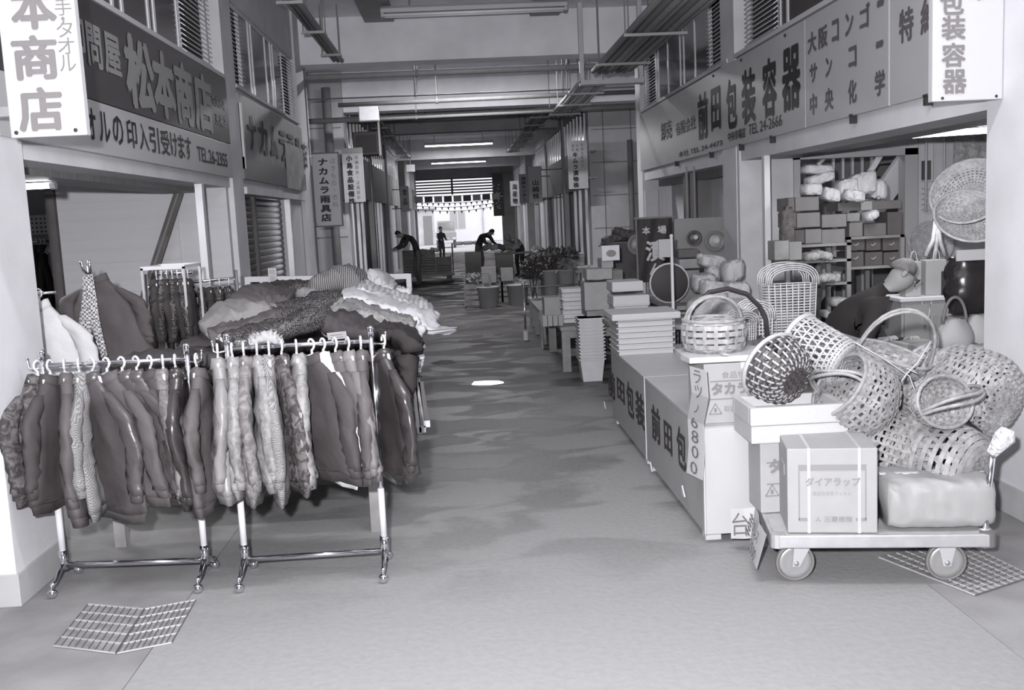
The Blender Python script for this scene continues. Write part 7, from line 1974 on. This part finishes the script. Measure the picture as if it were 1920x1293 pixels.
bpx('long pale carton lying behind the flower buckets', 1075, 1107, 500, 512, 15.6, 0.35, card_m)
for i in range(3): bpx('small carton in the stack by the far right doorway, %s from the bottom' % ORD[i], 1078, 1096, 490-i*8, 499-i*8, 17.5, 0.3, (card_m, card2_m, card3_m)[i], group='small far cartons')
tf = thing('stall_table', 'dim stall table under the long pale carton', 'table', (2.6, 16.6, 0))
zz = P(1090, 512, Y=15.6).z
MB().box(2.0, 3.2, 15.9, 18.0, zz-0.05, zz-0.002).build('table_top', wood_m, tf)
for x in (2.05, 3.15):
    for y in (15.95, 17.95): MB().box(x-0.03, x+0.03, y-0.03, y+0.03, 0, zz-0.05).build('leg', wood_m, tf)

# far stall with two big tubs
tub_m = mat('dim_tub', 0.32, 0.5, 0.08, 5)
for i, (px, y) in enumerate(((917, 18.9), (972, 19.1))):
    c_ = P(px, 578, Y=y); tub('big round tub on the floor of the far aisle, %s one' % ('left', 'right')[i], (c_.x, y, 0.001), 0.17, 0.21, 0.40, tub_m, 'big far tubs')
cr_m = mat('dim_crate', 0.20, 0.6, 0.3, 8)
def crate(label, c, w, d, h, m_=cr_m, group=None, slats=4):
    t = thing('produce_crate', label, 'crate', c, group=group); x, y, z = c
    MB().box(x-w/2, x+w/2, y-d/2, y+d/2, z, z+0.02).build('bottom', m_, t)
    for k in range(slats):
        z0 = z+0.02+k*(h-0.02)/slats; z1 = z0+(h-0.02)/slats*0.7
        b = MB(); b.box(x-w/2, x+w/2, y-d/2, y-d/2+0.012, z0, z1); b.build('slat', m_, t); b = MB(); b.box(x-w/2, x+w/2, y+d/2-0.012, y+d/2, z0, z1); b.build('slat', m_, t)
        b = MB(); b.box(x-w/2, x-w/2+0.012, y-d/2+0.012, y+d/2-0.012, z0, z1); b.build('slat', m_, t); b = MB(); b.box(x+w/2-0.012, x+w/2, y-d/2+0.012, y+d/2-0.012, z0, z1); b.build('slat', m_, t)
    for sx in (-1, 1):
        for sy in (-1, 1): b = MB(); b.box(x+sx*(w/2-0.02)-0.015, x+sx*(w/2-0.02)+0.015, y+sy*(d/2-0.02)-0.015, y+sy*(d/2-0.02)+0.015, z+0.02, z+h); b.build('corner_post', m_, t)
    return t
for i, (px, y) in enumerate(((890, 19.8), (925, 20.2), (958, 20.2), (990, 20.4))):
    x = P(px, 560, Y=y).x
    crate('dim produce crate behind the big tubs, %s from the left' % ORD[i], (x, y, 0), 0.40, 0.5, 0.42, group='crates behind the tubs')
for i, (px, py, y, m_, d) in enumerate(((890, 512, 19.8, lf3, 'pale heap of greens in the left crate'), (925, 512, 20.2, lf2, 'dim heap of greens in the second crate'), (972, 520, 20.3, lf3, 'pale wrapped greens in the right crate'))):
    bush(d, px, py+10, y, 0.18, 0.10, m_, 160, 20+i, 0.05, 'greens', 'vegetables')
for i, (px0, px1, py0, py1, y, m_, d) in enumerate(((903, 930, 500, 520, 19.6, dimc, 'dim carton standing on the second crate'), (940, 962, 502, 535, 19.9, dimc, 'upright dim carton right of the greens'), (872, 902, 472, 492, 26.0, card2_m, 'dark carton heap at the left of the far right stall'), (930, 962, 476, 492, 26.2, card2_m, 'dim carton under the stooping people'),)):
    A = P((px0+px1)/2, py1, Y=y)
    bpx(d, px0, px1, py0, py1, y, 0.4, m_, base=(0.421 if i < 2 else 0.0))
stl = thing('stall_table', 'far stall table where two people bend over goods', 'table', (1.6, 27.3, 0))
MB().box(0.9, 2.6, 26.6, 27.2, 0.70, 0.74).build('table_top', wood_m, stl)
for x in (0.95, 2.55): MB().box(x-0.03, x+0.03, 26.62, 26.68, 0, 0.70).build('leg', wood_m, stl)
for x in (0.95, 2.55): MB().box(x-0.03, x+0.03, 27.12, 27.18, 0, 0.70).build('leg', wood_m, stl)
for i in range(5): packet('dim goods bag on the far stall table, %s from the left' % ORD[i], 914+i*13, 463, 26.9, 0.26, 0.14, 0.3, (dimc, card_m, b3m, dimc, card_m)[i], 'goods on the far stall', 130+i)
# handcart frame by the tubs
hc = thing('hand_cart', 'thin wire hand cart left of the big tubs', 'cart', (P(878, 560, Y=19).x, 19, 0))
x0 = P(872, 560, Y=19.3).x
for x in (x0, x0+0.5):
    for y in (19.0, 19.6): MB().tube([(x, y, 0.08), (x, y, 0.62)], 0.012, 6).build('post', steel_pipe_m, hc)
for z in (0.15, 0.40, 0.62):
    MB().tube([(x0, 19.0, z), (x0+0.5, 19.0, z), (x0+0.5, 19.6, z), (x0, 19.6, z)], 0.010, 6, closed=True).build('rail', steel_pipe_m, hc)
for x in (x0, x0+0.5): MB().lathe([(0.045, -0.012), (0.045, 0.012)], 12, Matrix.Translation((x, 19.0, 0.046)) @ Matrix.Rotation(PI/2, 4, 'Y')).build('wheel', rubber_m, hc)

# ================================================================== LOADED TROLLEY AT LEFT, FAR
ty = 27.6
A, B = P(752, 525, Y=ty), P(853, 527, Y=ty)
trl = thing('cargo_trolley', 'flat cargo trolley loaded with dark crates on the far left', 'trolley', ((A.x+B.x)/2, ty, 0))
MB().box(A.x, B.x, ty, ty+1.0, 0.16, 0.22).build('deck', steel_pipe_m, trl)
for x in (B.x-0.03,):
    for y in (ty+0.03, ty+0.97): MB().tube([(x, y, 0.2), (x, y, 1.02)], 0.02, 6).build('post', steel_pipe_m, trl)
MB().tube([(B.x-0.03, ty+0.03, 1.02), (B.x-0.03, ty+0.97, 1.02)], 0.02, 6).build('push_bar', steel_pipe_m, trl)
for x in (A.x+0.15, B.x-0.15):
    for y in (ty+0.12, ty+0.88): MB().lathe([(0.08, -0.02), (0.08, 0.02)], 14, Matrix.Translation((x, y, 0.08)) @ Matrix.Rotation(PI/2, 4, 'X')).build('wheel', rubber_m, trl)
n_ = 0
for i in range(3):
    for k in range(3):
        w = (B.x-A.x-0.12)/3
        if k == 2 and i == 2: continue
        crate('dark crate on the cargo trolley, column %s from the left, %s' % (ORD[i], ('bottom', 'middle', 'top')[k]), (A.x+0.06+w*(i+0.5), ty+0.35, 0.222+k*0.23), w-0.02, 0.62, 0.225, group='crates on the cargo trolley', slats=3)
packet('pale folded tarpaulin on the loaded trolley', 800, 474, ty+0.3, 0.42, 0.18, 0.4, mat('tarp_grey', 0.34, 0.7, 0.2, 6), None, 150)
packet('white crumpled paper on the loaded trolley', 815, 468, ty+0.5, 0.25, 0.1, 0.3, bag_m, None, 151)

# ================================================================== OUTSIDE, BEYOND THE GATE
out_w = mat('outside_wall', 0.8, 0.8, 0.05, 1)
yb = 74.0
bl_ = thing('white_building', 'plain white building across the yard outside the gate', 'building', (0, yb, 0))
MB().box(-9, 9, yb, yb+6, 0, 9).build('wall', out_w, bl_)
for px, py, w, h in ((858, 412, 1.1, 1.3), (742, 400, 1.5, 1.3)):
    c_ = P(px, py, Y=yb-0.02); f = MB().box(c_.x-w/2, c_.x+w/2, yb-0.03, yb, c_.z-h/2, c_.z+h/2).build('window', mat('outside_pane', 0.45, 0.3), bl_)
    MB().box(c_.x-0.03, c_.x+0.03, yb-0.05, yb-0.03, c_.z-h/2, c_.z+h/2).build('mullion', alu_m, f)
c_ = P(905, 400, Y=yb-0.02); MB().tube([(c_.x, yb-0.06, 0), (c_.x, yb-0.06, c_.z+1.2)], 0.05, 6).build('drain_pipe', metal_m, bl_)
c_ = P(797, 420, Y=70); a_ = thing('side_shed', 'grey lean-to shed at the left outside the gate', 'shed', (c_.x, 70, 0))
MB().box(c_.x-1.2, c_.x+0.6, 69.5, 71.5, 0, 2.4).build('wall', mat('shed_grey', 0.6, 0.8, 0.2, 2), a_); MB().box(c_.x-1.3, c_.x+0.8, 69.3, 71.7, 2.4, 2.5).build('roof', mat('shed_roof', 0.25, 0.7), a_)
MB().box(c_.x-0.1, c_.x+0.5, 69.46, 69.5, 0, 2.0).build('door', mat('shed_door', 0.24, 0.6), a_)
for i in range(4): tag(MB().lathe([(0.28, 0), (0.34, 0.05), (0.34, 0.17), (0.28, 0.22), (0.18, 0.2), (0.18, 0.02)], 16, Matrix.Translation((P(858+i*19, 445, Y=66).x, 66, 0))).build('tyre', rubber_m, smooth=True), 'old tyre lying outside the gate, %s from the left' % ORD[i], 'tyre', 'tyres outside the gate')
# small truck
vx = P(836, 440, Y=60).x; vy = 60
v = thing('light_truck', 'pale light truck parked outside the gate, seen from behind', 'truck', (vx, vy, 0))
MB().box(vx-0.62, vx+0.62, vy, vy+2.0, 0.45, 0.95).build('cargo_bed', mat('truck_pale', 0.40, 0.5), v, bevel=0.03)
MB().add([(vx-0.6, vy+2.0, 0.5), (vx+0.6, vy+2.0, 0.5), (vx+0.6, vy+3.1, 0.5), (vx-0.6, vy+3.1, 0.5), (vx-0.52, vy+2.05, 1.62), (vx+0.52, vy+2.05, 1.62), (vx+0.52, vy+2.9, 1.62), (vx-0.52, vy+2.9, 1.62)], [(0, 1, 2, 3), (4, 5, 6, 7), (0, 1, 5, 4), (1, 2, 6, 5), (2, 3, 7, 6), (3, 0, 4, 7)]).build('cab', mat('truck_pale', 0.40, 0.5), v, bevel=0.04)
MB().box(vx-0.45, vx+0.45, vy+2.0, vy+2.04, 1.1, 1.5).build('rear_window', mat('truck_glass', 0.25, 0.1), v)
for x in (-0.5, 0.5):
    for y in (0.45, 2.6): MB().lathe([(0.25, -0.08), (0.27, -0.05), (0.27, 0.05), (0.25, 0.08)], 18, Matrix.Translation((vx+x, vy+y, 0.27)) @ Matrix.Rotation(PI/2, 4, 'Y')).build('wheel', rubber_m, v)
    MB().box(vx+x*1.0-0.1, vx+x*1.0+0.1, vy-0.02, vy, 0.52, 0.62).build('tail_lamp', mat('tail_lamp', 0.8, 0.2), v)
MB().box(vx-0.2, vx+0.2, vy-0.02, vy, 0.5, 0.62).build('number_plate', white_m, v)
# bunting across the gate
bu = thing('bunting', 'strings of little flags across the open gate', 'bunting', (0, 51, 2.5))
flag_d, flag_l = mat('flag_dark', 0.10, 0.8), mat('flag_grey', 0.34, 0.8)
for s, (y, z, dz, n, sz, tri) in enumerate(((51.2, 2.92, 0.05, 9, 0.20, False), (50.6, 2.62, 0.12, 16, 0.09, True), (50.0, 2.45, 0.16, 14, 0.09, True), (51.0, 2.30, 0.2, 12, 0.09, True))):
    zf = lambda f: z-dz*4*f*(1-f)
    MB().tube([(-2.25+4.4*k/12, y, zf(k/12)) for k in range(13)], 0.012, 4).build('string', grey_ink_m, bu)
    for k in range(n):
        f = (k+0.5)/n; x = -2.25+4.4*f; zz = zf(f)
        b = MB()
        if tri: b.prism([(x-sz*0.6, zz), (x+sz*0.6, zz), (x, zz-sz*1.8)], 0.004, Matrix.Translation((0, y, 0)))
        else: b.prism([(x-sz, zz), (x+sz, zz), (x+sz, zz-sz*1.5), (x-sz, zz-sz*1.5)], 0.004, Matrix.Translation((0, y, 0)))
        b.build('flag', flag_d if (k+s) % 2 else flag_l, bu)
# dark tinsel panel hanging at the right of the gate
A, B = P(926, 405, Y=51.72), P(942, 335, Y=51.72)
tp = thing('hanging_banner', 'dark glittering banner hanging at the right of the gate', 'banner', ((A.x+B.x)/2, 51.72, A.z))
MB().box(A.x, B.x, 51.72, 51.75, A.z, B.z+0.3).build('cloth', mat('tinsel_dark', 0.06, 0.4), tp)
r_ = random.Random(3); b = MB()
for k in range(12): b.ball((r_.uniform(A.x+0.05, B.x-0.05), 51.70, r_.uniform(A.z+0.3, B.z-0.1)), 0.04, 6, 4)
o = b.build('tinsel', mat('tinsel_bright', 0.9, 0.2, metal=0.5), tp); o['kind'] = 'stuff'
MB().tube([(A.x-0.1, 51.76, B.z+0.3), (B.x+0.5, 51.76, B.z+0.3)], 0.02, 6).build('rod', steel_pipe_m, tp)
